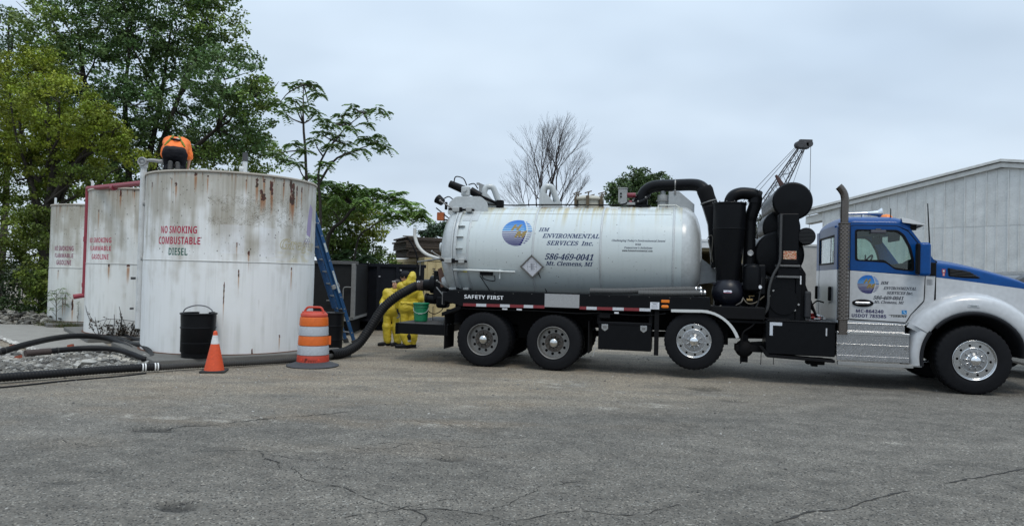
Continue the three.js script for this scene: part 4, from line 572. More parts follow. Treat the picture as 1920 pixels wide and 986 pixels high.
  part('cable_box', [box(0.26, 0.07, 0.05, ...skinAt(-0.06, 1.94, 0.03), 0.01), tube([skinAt(-0.15, 1.98, 0.03), skinAt(-0.12, 2.06, 0.03), skinAt(0.08, 2.1, 0.03), skinAt(0.1, 1.98, 0.03)], 0.008, 20, 6)], chassisBlack, truck);
  part('drain_cable', [cyl(skinAt(-0.2, 2.0, 0.02), skinAt(-0.06, 2.4, 0.02), 0.008, 0.008, 6), cyl(skinAt(0.98, 1.9, 0.02), skinAt(1.10, 2.42, 0.02), 0.009, 0.009, 6)], chassisBlack, truck);
  part('yellow_tag', box(0.12, 0.04, 0.004, ...skinAt(-0.52, 1.91, 0.006), 0), std(0.5, 0.45, 0.02, 0.6), truck);
  parts('reinforcing_plate', [grid(6, 10, (u, v) => skinAt(lerp(-0.62, -0.3, u), lerp(0.48, 0.85, 1 - v), 0.007)), grid(6, 10, (u, v) => skinAt(lerp(-0.66, -0.42, u), lerp(1.55, 1.85, 1 - v), 0.007))], tankWhite, truck);
  // hazard placard frame
  const pm = canvasTex(256, 256, (c) => { c.fillStyle = '#d9dae0'; c.fillRect(0, 0, 256, 256); c.translate(128, 128); c.rotate(-PI / 4); c.strokeStyle = '#8d9098'; c.lineWidth = 4; c.strokeRect(-84, -84, 168, 168); c.fillStyle = '#9b9ca4'; c.fillRect(-62, -24, 124, 30); c.fillStyle = '#b6b7be'; c.fillRect(-62, 6, 124, 30); c.strokeStyle = '#777'; c.beginPath(); c.moveTo(0, -70); c.lineTo(0, 70); c.stroke(); c.fillStyle = '#55575e'; for (const [x, y] of [[0, -80], [0, -40], [0, 55], [0, 85], [-45, 45], [45, 45]]) { c.beginPath(); c.arc(x, y, 6, 0, 7); c.fill(); } });
  const [px, py, pz] = skinAt(0.865, 1.775, 0.035); const pl = new THREE.Mesh(merged([box(0.335, 0.335, 0.012, 0, 0, 0, 0.004).rotateZ(PI / 4)]), dullAlu); pl.name = 'placard_frame'; pl.position.set(px, py, pz); pl.rotation.x = 0.28; truck.add(pl);
  const face = new THREE.Mesh(new THREE.PlaneGeometry(0.275, 0.275).rotateZ(PI / 4), std(1, 1, 1, 0.5, 0, { map: pm })); face.name = 'placard'; face.position.z = 0.0095; pl.add(face);
  part('frame_lip', [[-1, 0], [1, 0], [0, -1], [0, 1]].map(([x, y]) => box(x ? 0.025 : 0.335, x ? 0.335 : 0.025, 0.03, x * 0.155, y * 0.155, 0.01, 0.004).rotateZ(PI / 4)), dullAlu, pl);
}
{ // on top of the tank
  const pipe = (t) => { const g = part('roll_hoop', [ext([[t, 3.10], [t, 3.42], [t + 0.14, 3.42], [t + 0.30, 3.24], [t + 0.42, 3.27], [t + 0.5, 3.12]], -1.05, -1.0, 0.004)], tankWhite, truck); part('hoop_pipe', capTube([[t + 0.06, 3.2, -1.05], [t + 0.06, 3.46, -1.06], [t + 0.10, 3.555, -1.08], [t + 0.17, 3.57, -1.10], [t + 0.24, 3.53, -1.13], [t + 0.34, 3.26, -1.18]], 0.062, 30, 14), tankWhite, g); };
  pipe(-0.40); pipe(0.83);
  part('sign_plate', [ext([[-0.53, 3.46], [-0.53, 3.68], [-0.38, 3.62], [-0.40, 3.46]], -1.32, -1.30), box(0.06, 0.05, 0.05, -0.55, 3.66, -1.3, 0.01)], greyPaint, truck);
  part('lifting_lug', ext(roundPoly([[0.27, 3.14], [0.36, 3.26], [0.46, 3.26], [0.55, 3.14]], 0.05), -1.27, -1.23, 0.004, [new THREE.Path().absarc(0.41, 3.215, 0.024, 0, 7)]), tankWhite, truck);
  part('top_cable', tube([[-0.40, 3.205, -0.98], [0.2, 3.172, -0.95], [0.8, 3.18, -0.93], [1.5, 3.185, -0.95], [2.2, 3.18, -0.95], [2.5, 3.20, -1.0], [2.62, 3.27, -1.1]], 0.014, 60, 6), rubberBlack, truck);
  const mh = part('manhole', [cyl([1.81, 3.1, CZ], [1.81, 3.30, CZ], 0.255, 0.255, 32), lathe([[0.27, 0.0], [0.30, 0.02], [0.30, 0.05], [0.2, 0.095], [0.001, 0.11]], 'y', [1.81, 3.29, CZ], 32)], std(0.52, 0.50, 0.42, 0.6, 0, { map: rep(grime, 3) }), truck);
  for (let i = 0; i < 6; i++) { const a = i * PI / 3 + 0.5, x = 1.81 + 0.29 * cos(a), z = CZ + 0.29 * sin(a); part('clamp', [box(0.06, 0.2, 0.07, x, 3.27, z, 0.012), cyl([x, 3.32, z], [x + 0.02, 3.44, z], 0.014, 0.014, 6), cyl([x - 0.06, 3.42, z], [x + 0.08, 3.46, z], 0.012, 0.012, 6)], std(0.10, 0.075, 0.045, 0.8), mh); }
  const cb = part('control_box', [box(0.17, 0.28, 0.14, 2.49, 3.38, -1.15, 0.012), box(0.19, 0.02, 0.16, 2.49, 3.53, -1.15, 0.004), box(0.3, 0.05, 0.2, 2.6, 3.22, -1.15, 0.01)], greyPaint, truck); parts('knob', [cyl([2.46, 3.42, -1.09], [2.46, 3.42, -1.06], 0.018), cyl([2.46, 3.36, -1.09], [2.46, 3.36, -1.06], 0.018)], chassisBlack, cb);
  part('red_valve', [cyl([2.55, 3.40, -1.2], [2.74, 3.40, -1.2], 0.05, 0.05, 14), cyl([2.6, 3.24, -1.2], [2.7, 3.24, -1.2], 0.06)], std(0.19, 0.02, 0.035, 0.4), truck);
  const sp = [[2.86, 3.18, -1.2], [2.87, 3.36, -1.2], [2.95, 3.50, -1.2], [3.12, 3.58, -1.2], [3.45, 3.592, -1.18], [3.80, 3.595, -1.12], [3.96, 3.56, -1.06], [4.06, 3.46, -1.0], [4.13, 3.31, -0.95], [4.17, 3.12, -0.92]];
  const s = part('suction_pipe', tube(sp, 0.116, 70, 22), black, truck);
  part('pipe_flange', [cyl([2.86, 3.16, -1.2], [2.86, 3.20, -1.2], 0.185, 0.185, 28), lathe([[0.12, -0.02], [0.19, -0.02], [0.19, 0.02], [0.12, 0.02]], 'y', [0, 0, 0], 28).rotateX(0.55).rotateZ(0.5).translate(2.85, 3.34, -1.15)], black, s);
  for (let i = 0; i < 6; i++) { const a = i * PI / 3; part('flange_bolt', new THREE.SphereGeometry(0.022, 8, 6).translate(0.165 * cos(a), 0.03, 0.165 * sin(a)).rotateX(0.55).rotateZ(0.5).translate(2.85, 3.34, -1.15), dullAlu, s); }
  part('rubber_sleeve', [lathe([[0.118, -0.2], [0.15, -0.19], [0.145, 0], [0.155, 0.13], [0.135, 0.2], [0.118, 0.2]], 'y', [0, 0, 0], 24).rotateZ(0.34).translate(4.10, 3.34, -0.96)], rubberBlack, s);
  part('pipe_clamp', [lathe([[0.15, -0.01], [0.157, -0.01], [0.157, 0.012], [0.15, 0.012]], 'y', [0, 0, 0], 24).rotateZ(0.30).translate(4.13, 3.24, -0.95), lathe([[0.117, -0.012], [0.123, -0.012], [0.123, 0.012], [0.117, 0.012]], 'x', [3.50, 3.593, -1.175], 24), box(0.035, 0.1, 0.05, 3.50, 3.45, -1.08, 0.01)], dullAlu, s);
  part('relief_valve', [cyl([3.27, 3.15, -1.2], [3.27, 3.28, -1.2], 0.10, 0.10, 20), cyl([3.27, 3.28, -1.2], [3.27, 3.30, -1.2], 0.13, 0.13, 20), cyl([3.27, 3.31, -1.2], [3.27, 3.40, -1.2], 0.105, 0.105, 20), cyl([3.27, 3.40, -1.2], [3.27, 3.5, -1.2], 0.05, 0.05, 16)], greyPaint, truck);
  part('front_gusset', ext([[3.38, 3.10], [3.38, 3.46], [3.58, 3.46], [3.87, 3.21], [3.87, 2.55], [3.7, 2.5]], -1.12, -1.08, 0.004), std(0.40, 0.42, 0.43, 0.5, 0.1, { map: rep(grime, 2) }), truck);
  part('lower_gusset', [ext([[3.9, 2.26], [4.02, 2.17], [4.30, 1.96], [4.30, 1.72], [3.9, 1.66]], -1.12, -1.08, 0.004, [new THREE.Path().absarc(4.2, 1.88, 0.022, 0, 7), new THREE.Path().absarc(4.24, 1.80, 0.018, 0, 7)])], std(0.40, 0.42, 0.43, 0.5, 0.1, { map: rep(grime, 2) }), truck);
  part('grab_rail', [tube([[3.2, 3.06, -0.84], [3.2, 3.17, -0.86], [3.52, 3.17, -0.86], [3.60, 3.12, -0.85]], 0.012, 24, 6, 0.1), cyl(skinAt(3.515, 0.3, 0.016), skinAt(3.515, 2.2, -0.5), 0.01, 0.01, 6)], std(0.6, 0.6, 0.55, 0.5), truck);
}
{ // rear discharge valve
  const v = part('discharge_valve', [cyl([-1.50, 1.515, CZ], [-1.38, 1.515, CZ], 0.19, 0.19, 24), cyl([-1.66, 1.5, CZ], [-1.5, 1.5, CZ], 0.12, 0.13, 20), cyl([-1.38, 1.5, CZ], [-1.05, 1.52, CZ], 0.15, 0.15, 20), box(0.30, 0.5, 0.28, -1.24, 1.46, CZ + 0.04, 0.05), box(0.1, 0.62, 0.34, -1.36, 1.5, CZ, 0.03), box(0.24, 0.26, 0.3, -1.22, 1.16, CZ + 0.05, 0.06)], black, truck);
  part('drain_port', [cyl([-1.58, 1.21, CZ + 0.05], [-1.36, 1.21, CZ + 0.05], 0.10, 0.11, 20), cyl([-1.60, 1.21, CZ + 0.05], [-1.55, 1.21, CZ + 0.05], 0.12, 0.12, 20)], black, v);
  part('valve_plate', [ext([[-1.22, 1.46], [-1.30, 1.84], [-1.22, 1.88], [-1.08, 1.5]], CZ + 0.2, CZ + 0.22)], std(0.12, 0.06, 0.04, 0.7), v);
  parts('outlet_pipe', [cyl([-1.15, 1.58, CZ + 0.12], [-0.9, 1.66, CZ + 0.2], 0.14, 0.14, 20), cyl([-1.28, 2.31, CZ], [-1.05, 2.31, CZ], 0.085, 0.085, 18), cyl([-1.32, 2.31, CZ], [-1.28, 2.31, CZ], 0.10, 0.10, 18)], tankWhite, truck);
  part('vent_hose', tube([[-1.86, 2.70, CZ + 0.15], [-1.85, 2.52, CZ + 0.15], [-1.76, 2.32, CZ + 0.18], [-1.58, 2.16, CZ + 0.2], [-1.3, 2.07, CZ + 0.25], [-1.0, 2.02, CZ + 0.3]], 0.035, 40, 10), std(0.55, 0.55, 0.52, 0.5), truck);
  part('black_strap', tube([[-2.05, 2.52, CZ + 0.1], [-1.92, 2.33, CZ + 0.1], [-1.82, 2.12, CZ + 0.1], [-1.80, 1.85, CZ + 0.1], [-1.80, 1.66, CZ + 0.1]], 0.016, 30, 6), rubberBlack, truck);
  parts('brace_bar', [cyl([-1.72, 1.98, CZ + 0.3], [-1.1, 2.07, CZ + 0.4], 0.018, 0.018, 8), cyl([-1.66, 1.97, CZ + 0.3], [-1.66, 1.7, CZ + 0.3], 0.012, 0.012, 8), cyl([-1.28, 1.46, CZ + 0.3], [-1.0, 1.28, CZ + 0.6], 0.016, 0.016, 8), box(0.07, 0.26, 0.06, -0.98, 1.26, CZ + 0.7, 0.01)], dullAlu, truck);
  part('valve_chain', [tube([[-1.60, 1.12, CZ + 0.1], [-1.55, 0.98, CZ + 0.1], [-1.4, 0.9, CZ + 0.1], [-1.24, 0.97, CZ + 0.1], [-1.18, 1.08, CZ + 0.1]], 0.009, 30, 5), cyl([-1.42, 1.06, CZ + 0.1], [-1.42, 0.72, CZ + 0.1], 0.008, 0.008, 5)], chassisBlack, truck);
  const pf = part('rear_step', [span(-1.80, -0.74, 0.55, 0.755, -0.14, -0.10), span(-1.80, -0.74, 0.55, 0.755, -2.4, -2.36), span(-1.82, -1.76, 0.54, 0.76, -2.4, -0.10), span(-1.4, -1.34, 0.56, 0.74, -2.36, -0.14), span(-0.98, -0.92, 0.56, 0.74, -2.36, -0.14)], black, truck);
  const bars = []; for (let i = 0; i < 28; i++) bars.push(span(-1.76 + i * 0.036, -1.75 + i * 0.036, 0.73, 0.77, -2.36, -0.14)); for (let i = 0; i < 12; i++) bars.push(span(-1.76, -0.76, 0.75, 0.768, -2.3 + i * 0.19, -2.29 + i * 0.19));
  part('grating', bars, std(0.17, 0.17, 0.17, 0.6, 0.2), pf);
}
{ // body rail along the deck, tape, lamps
  const rail = (z) => part('side_rail', [ext(roundPoly([[-0.82, 1.38], [-0.66, 1.43], [4.16, 1.455], [4.16, 1.235], [3.3, 1.19], [-0.45, 1.14], [-0.82, 1.24]], 0.02), z - 0.07, z, 0.006), span(-0.7, 4.15, 1.42, 1.445, z - 0.5, z - 0.01)], black, truck);
  const r1 = rail(0.0); rail(-2.43);
  part('rail_end', [span(-0.84, -0.78, 1.16, 1.40, -2.42, -0.06, 0.01)], black, r1);
  const seg = (x0, x1, m) => part('reflective_tape', ext([[x0, 1.142 + (x0 + 0.4) * 0.008], [x1, 1.142 + (x1 + 0.4) * 0.008], [x1, 1.196 + (x1 + 0.4) * 0.008], [x0, 1.196 + (x0 + 0.4) * 0.008]], 0, 0.005), m, r1);
  [[-0.40, -0.14, 0], [-0.14, 0.06, 1], [0.06, 0.33, 0], [0.33, 0.52, 1], [0.52, 0.79, 0], [0.79, 0.97, 1], [0.97, 1.185, 0], [1.845, 1.97, 0], [1.97, 2.16, 1], [2.16, 2.45, 0], [2.45, 2.65, 1], [2.65, 2.93, 0], [2.93, 3.13, 1]].forEach(([a, b, w]) => seg(a, b, w ? whiteTape : redTape));
  part('checker_patch', box(0.65, 0.245, 0.008, 1.512, 1.305, 0.006, 0.002), std(0.46, 0.46, 0.46, 0.45, 0.6, { map: rep(grime, 6), bumpMap: rep(grain, 6), bumpScale: 0.003 }), r1);
  const tm = canvasTex(1024, 160, (c) => { c.clearRect(0, 0, 1024, 160); c.fillStyle = '#d8dadd'; c.font = 'bold 128px sans-serif'; const w = c.measureText('SAFETY FIRST').width; c.scale(1000 / w, 1); c.fillText('SAFETY FIRST', 8, 126); });
  const t = new THREE.Mesh(new THREE.PlaneGeometry(0.80, 0.125), std(1, 1, 1, 0.6, 0, { map: tm, transparent: true })); t.name = 'lettering'; t.position.set(0.005, 1.325, 0.0045); r1.add(t);
  const st = canvasTex(128, 128, (c) => { c.fillStyle = '#d5d8df'; c.fillRect(0, 0, 128, 128); c.fillStyle = '#3c4254'; c.fillRect(20, 16, 88, 10); c.fillRect(40, 34, 48, 8); for (let i = 0; i < 5; i++) c.fillRect(16, 54 + i * 13, 96 - 12 * (i % 2), 4); });
  const s = new THREE.Mesh(new THREE.PlaneGeometry(0.16, 0.125), std(1, 1, 1, 0.5, 0, { map: st })); s.name = 'white_notice'; s.position.set(3.2, 1.275, 0.007); r1.add(s);
  part('marker_lamp', [box(0.145, 0.05, 0.02, 3.385, 1.36, 0.008, 0.006)], amber, r1); part('marker_lamp', [new THREE.CapsuleGeometry(0.028, 0.075, 6, 12).rotateZ(PI / 2).scale(1, 1, 0.5).translate(3.38, 1.265, 0.006)], amber, r1);
  parts('chassis_rail', [span(-1.0, 9.3, 0.78, 1.03, -0.86, -0.78), span(-1.0, 9.3, 0.78, 1.03, -1.72, -1.64)], chassisBlack, truck);
  parts('cross_member', [-0.9, 0.7, 2.2, 3.3, 4.6, 5.6, 6.6, 7.6].map((x) => span(x, x + 0.12, 0.82, 1.0, -1.64, -0.86)), chassisBlack, truck);
  part('subframe', [span(-0.8, 4.1, 1.03, 1.14, -1.75, -0.75), span(-0.7, 4.1, 1.2, 1.36, -1.9, -0.6)], chassisBlack, truck);
  for (const t2 of [-0.2, 1.6, 3.3]) part('tank_cradle', ext([[t2, 1.3], [t2 + 0.12, 1.3], [t2 + 0.12, 1.42], [t2, 1.42]], -1.8, -0.7), chassisBlack, truck);
  for (const z of [-0.06, -1.9]) { const f = part('mud_flap', [span(-0.79, -0.775, 0.30, 0.96, z - 0.58, z)], rubberBlack, truck); part('flap_bracket', [ext([[-0.84, 0.93], [-0.84, 1.0], [-0.45, 1.16], [-0.45, 1.08]], z - 0.6, z + 0.04, 0.01)], black, f); }
  for (const z of [-0.1, -1.95]) part('mud_flap', [span(2.0, 2.015, 0.35, 0.95, z - 0.55, z)], rubberBlack, truck);
  part('spring_hanger', [span(0.5, 0.9, 0.5, 0.85, -0.95, -0.8, 0.03), span(0.5, 0.9, 0.5, 0.85, -1.7, -1.55, 0.03), span(-0.3, 1.7, 0.62, 0.72, -0.93, -0.83, 0.02), span(-0.3, 1.7, 0.62, 0.72, -1.67, -1.57, 0.02)], chassisBlack, truck);
  const tb = part('tool_box', [box(0.96, 0.50, 0.55, 2.67, 0.69, -0.33, 0.015)], black, truck); part('tool_box_lid', [box(0.98, 0.06, 0.57, 2.67, 0.925, -0.33, 0.015)], black, tb);
  for (const x of [2.31, 3.01]) { const l = part('paddle_latch', [ext(roundPoly([[x - 0.06, 0.905], [x + 0.06, 0.905], [x + 0.06, 0.82], [x, 0.775], [x - 0.06, 0.82]], 0.015), -0.056, -0.046, 0.003)], polished, tb); part('latch_paddle', box(0.06, 0.05, 0.012, x, 0.855, -0.042, 0.004), dullAlu, l); }
  part('bumper_post', [span(3.2, 3.28, 0.38, 1.2, -0.1, -0.04)], chassisBlack, truck);
  parts('box_hanger', [span(2.16, 2.22, 0.9, 1.2, -0.5, -0.1), span(3.1, 3.16, 0.9, 1.2, -0.5, -0.1), span(2.2, 2.4, 1.02, 1.1, -0.1, -0.05)], chassisBlack, truck);
  part('dangling_wire', [tube([[2.16, 0.66, -0.05], [2.15, 0.5, -0.05], [2.10, 0.3, -0.05]], 0.005, 12, 5)], std(0.4, 0.4, 0.4, 0.5), truck);
}
// --- wheels
function tyre(R, w, seg = 120) {
  const g = lathe([[R * 0.56, -0.03], [R * 0.60, -0.006], [R * 0.70, 0.0], [R * 0.78, -0.004], [R * 0.88, -0.010], [R * 0.94, -0.022], [R * 0.975, -0.034], [R * 0.993, -0.05], [R, -0.065], ...[0.3, 0.5, 0.7].flatMap((k) => [[R, -w * k + 0.012], [R - 0.012, -w * k + 0.008], [R - 0.012, -w * k - 0.008], [R, -w * k - 0.012]]), [R, -w + 0.065], [R * 0.975, -w + 0.034], [R * 0.88, -w + 0.01], [R * 0.7, -w], [R * 0.56, -w + 0.03]].map(([r, z]) => [r, z]), 'z', [0, 0, 0], seg);
  const p = g.attributes.position; for (let i = 0; i < p.count; i++) { const r = hypot(p.getX(i), p.getY(i)), a = Math.atan2(p.getY(i), p.getX(i)), z = p.getZ(i); if (r > R * 0.96 && r > R - 0.02) { const k = Math.round(((a + PI) / (2 * PI)) * seg) % 3 === 0 ? 1 - 0.011 / r : 1; p.setX(i, p.getX(i) * k); p.setY(i, p.getY(i) * k); } }
  g.computeVertexNormals(); return g;
}
const ringShape = (r0, r1, hr, hn, hrad) => { const s = new THREE.Shape().absarc(0, 0, r1, 0, 2 * PI); s.holes.push(new THREE.Path().absarc(0, 0, r0, 0, 2 * PI, true)); for (let i = 0; i < hn; i++) { const a = ((i + 0.5) / hn) * 2 * PI; s.holes.push(new THREE.Path().absarc(hr * cos(a), hr * sin(a), hrad, 0, 2 * PI, true)); } return s; };
function makeWheel(R, w, dish, metal, hubMat) {
  const g = new THREE.Group(); g.name = 'wheel';
  part('tyre', tyre(R, w), tyreMat, g);
  const rr0 = R * 0.56, zf = dish ? -0.125 : -0.035;
  part('rim', [lathe([[rr0 - 0.05, -w + 0.06], [rr0 - 0.03, zf - 0.03], [rr0 - 0.022, zf], [rr0 - 0.015, zf + 0.02], [rr0 - 0.010, -0.03], [rr0 + 0.006, -0.018], [rr0 + 0.012, -0.004], [rr0 + 0.004, 0.004], [rr0 - 0.004, -0.006]].reverse(), 'z', [0, 0, 0], 64), ext(ringShape(0.10, rr0 - 0.018, dish ? 0.212 : 0.245, 10, dish ? 0.027 : 0.020), zf - 0.012, zf, 0), lathe([[0.188, zf - 0.001], [0.196, zf + 0.010], [0.206, zf + 0.010], [0.212, zf - 0.001]].reverse(), 'z', [0, 0, 0], 48)].slice(0, dish ? 2 : 3), metal, g);
  part('nut_plate', lathe([[0.10, zf + 0.003], [dish ? 0.178 : 0.186, zf + 0.003], [dish ? 0.182 : 0.19, zf - 0.004]].reverse(), 'z', [0, 0, 0], 40), dish ? std(0.10, 0.09, 0.08, 0.65, 0.5) : std(0.34, 0.34, 0.34, 0.42, 0.9), g);
  part('brake_drum', cyl([0, 0, zf - 0.04], [0, 0, zf - 0.18], 0.22, 0.22, 24), chassisBlack, g);
  const nuts = []; for (let i = 0; i < 10; i++) { const a = ((i + 0.5) / 10) * 2 * PI, x = 0.142 * cos(a), y = 0.142 * sin(a); nuts.push(cyl([x, y, zf], [x, y, zf + 0.035], dish ? 0.017 : 0.022, dish ? 0.014 : 0.013, 8)); }
  part('lug_nuts', nuts, dish ? std(0.12, 0.10, 0.09, 0.6, 0.6) : polished, g);
  part('hub_cap', lathe([[0.12, zf], [0.105, zf + 0.02], [0.09, zf + 0.035], [0.088, zf + 0.07], [0.075, zf + 0.10], [0.05, zf + 0.118], [0.001, zf + 0.125]].reverse(), 'z', [0, 0, 0], 40), hubMat, g);
  return g;
}
const dullHub = std(0.62, 0.62, 0.60, 0.2, 1);
const dualProto = makeWheel(0.522, 0.29, true, dullAlu, dullHub), soloProto = makeWheel(0.522, 0.36, false, polished, chrome), steerProto = makeWheel(0.567, 0.42, false, polished, chrome);
const addWheel = (proto, x, y, z, turn, spin) => { const w = proto.clone(); w.position.set(x, y, z); w.rotation.set(0, turn, 0); w.rotation.order = 'YXZ'; w.rotation.z = spin; truck.add(w); return w; };
for (const [x, s] of [[0.0, 0.2], [1.366, 0.5]]) { addWheel(dualProto, x, 0.520, 0, 0, s); addWheel(dualProto, x, 0.520, -0.34, 0, s); addWheel(dualProto, x, 0.520, -2.5, PI, s); addWheel(dualProto, x, 0.520, -2.16, PI, s); }
addWheel(soloProto, 3.895, 0.672, -0.02, 0, 0.1); addWheel(soloProto, 3.895, 0.672, -2.48, PI, 0.3); addWheel(steerProto, 8.325, 0.563, 0.0, 0, 0.25); addWheel(steerProto, 8.325, 0.563, -2.5, PI, 0);
part('axle', [cyl([0, 0.52, -2.3], [0, 0.52, -0.2], 0.09), cyl([1.366, 0.52, -2.3], [1.366, 0.52, -0.2], 0.09), new THREE.SphereGeometry(0.24, 20, 14).translate(0, 0.55, -1.25), new THREE.SphereGeometry(0.24, 20, 14).translate(1.366, 0.55, -1.25), cyl([3.895, 0.67, -2.3], [3.895, 0.67, -0.2], 0.07), cyl([8.325, 0.55, -2.3], [8.325, 0.55, -0.2], 0.07), cyl([1.5, 0.62, -1.25], [6.8, 0.78, -1.25], 0.06)], chassisBlack, truck);
{ // strip fender over the lifting axle: flat on top, curving down ahead of the wheel
  const pts = [[3.49, 1.222], [3.75, 1.226], [4.03, 1.232]]; for (let i = 1; i <= 10; i++) { const a = PI / 2 - (i / 10) * 1.22; pts.push([4.0 + 0.70 * cos(a), 0.535 + 0.695 * sin(a)]); }
  const strip = pts.concat(pts.slice().reverse().map(([x, y], i) => [x - (x > 4.05 ? 0.012 : 0), y - 0.02])), lip = pts.concat(pts.slice().reverse().map(([x, y]) => { const k = clamp((x - 4.0) / 0.6, 0, 1); return [x - 0.05 * k, y - 0.05 * (1 - k * 0.6)]; }));
  for (const [z, n] of [[0.03, 1], [-2.53, -1]]) { const f = part('axle_fender', [ext(strip, z, z - 0.36 * n, 0.002)], std(0.5, 0.5, 0.5, 0.4, 0.5), truck); part('fender_lip', ext(lip, z - 0.004 * n, z + 0.012 * n, 0.003), std(0.62, 0.63, 0.62, 0.35, 0.3), f); }
  part('frame_bracket', [span(4.62, 5.1, 0.50, 0.62, -0.6, -0.3, 0.01), span(4.15, 5.1, 1.08, 1.3, -0.7, -0.15, 0.02), span(4.3, 4.5, 0.6, 1.1, -0.5, -0.4), span(4.72, 4.85, 0.3, 0.8, -0.55, -0.42, 0.01)], chassisBlack, truck);
  part('brake_chamber', [lathe([[0.001, 0.12], [0.09, 0.11], [0.145, 0.06], [0.15, 0], [0.16, -0.01], [0.15, -0.03], [0.1, -0.12], [0.001, -0.14]].reverse(), 'z', [4.78, 0.55, -0.4], 24), cyl([4.9, 0.62, -0.45], [5.1, 0.64, -0.45], 0.05)], chassisBlack, truck);
  part('air_line', [tube([[4.98, 1.25, -0.3], [4.92, 1.0, -0.22], [4.75, 0.85, -0.22], [4.72, 0.65, -0.25]], 0.015, 24, 6), tube([[4.66, 1.35, -0.3], [4.8, 1.2, -0.25], [5.05, 1.12, -0.25], [5.3, 1.1, -0.25]], 0.015, 24, 6), tube([[4.75, 0.5, -0.4], [4.74, 0.36, -0.38], [4.72, 0.28, -0.38]], 0.012, 10, 6), cyl([5.05, 0.6, -0.15], [5.04, 0.3, -0.15], 0.006, 0.006, 5), cyl([5.25, 0.5, -0.15], [5.25, 0.32, -0.15], 0.006, 0.006, 5)], rubberBlack, truck);
  part('junction', [cyl([4.98, 1.24, -0.3], [4.98, 1.24, -0.2], 0.065, 0.065, 14)], std(0.06, 0.055, 0.045, 0.7), truck);
}
{ // grey hoses stowed on the deck
  const hm = std(0.10, 0.10, 0.098, 0.8, 0, { map: rep(grime, 3) });
  const a = [[2.0, 1.50, -0.22], [2.6, 1.515, -0.17], [3.2, 1.55, -0.16], [3.7, 1.575, -0.2], [4.02, 1.585, -0.25]], b = [[2.9, 1.49, -0.08], [3.4, 1.50, -0.08], [3.8, 1.515, -0.1], [4.08, 1.525, -0.14]];
  const h = part('stowed_hose', [ribbed(a, 0.052, 0.03, 0.004, 12), ribbed(b, 0.05, 0.03, 0.004, 12)], hm, truck);
  part('hose_clamp', [...bandsOn(a, 0.062, [0.945, 0.985], 0.02), ...bandsOn(b, 0.06, [0.93, 0.985], 0.022), box(0.05, 0.03, 0.03, 3.98, 1.6, -0.18, 0.005), box(0.05, 0.03, 0.03, 4.0, 1.54, -0.08, 0.005)], polished, h);
}
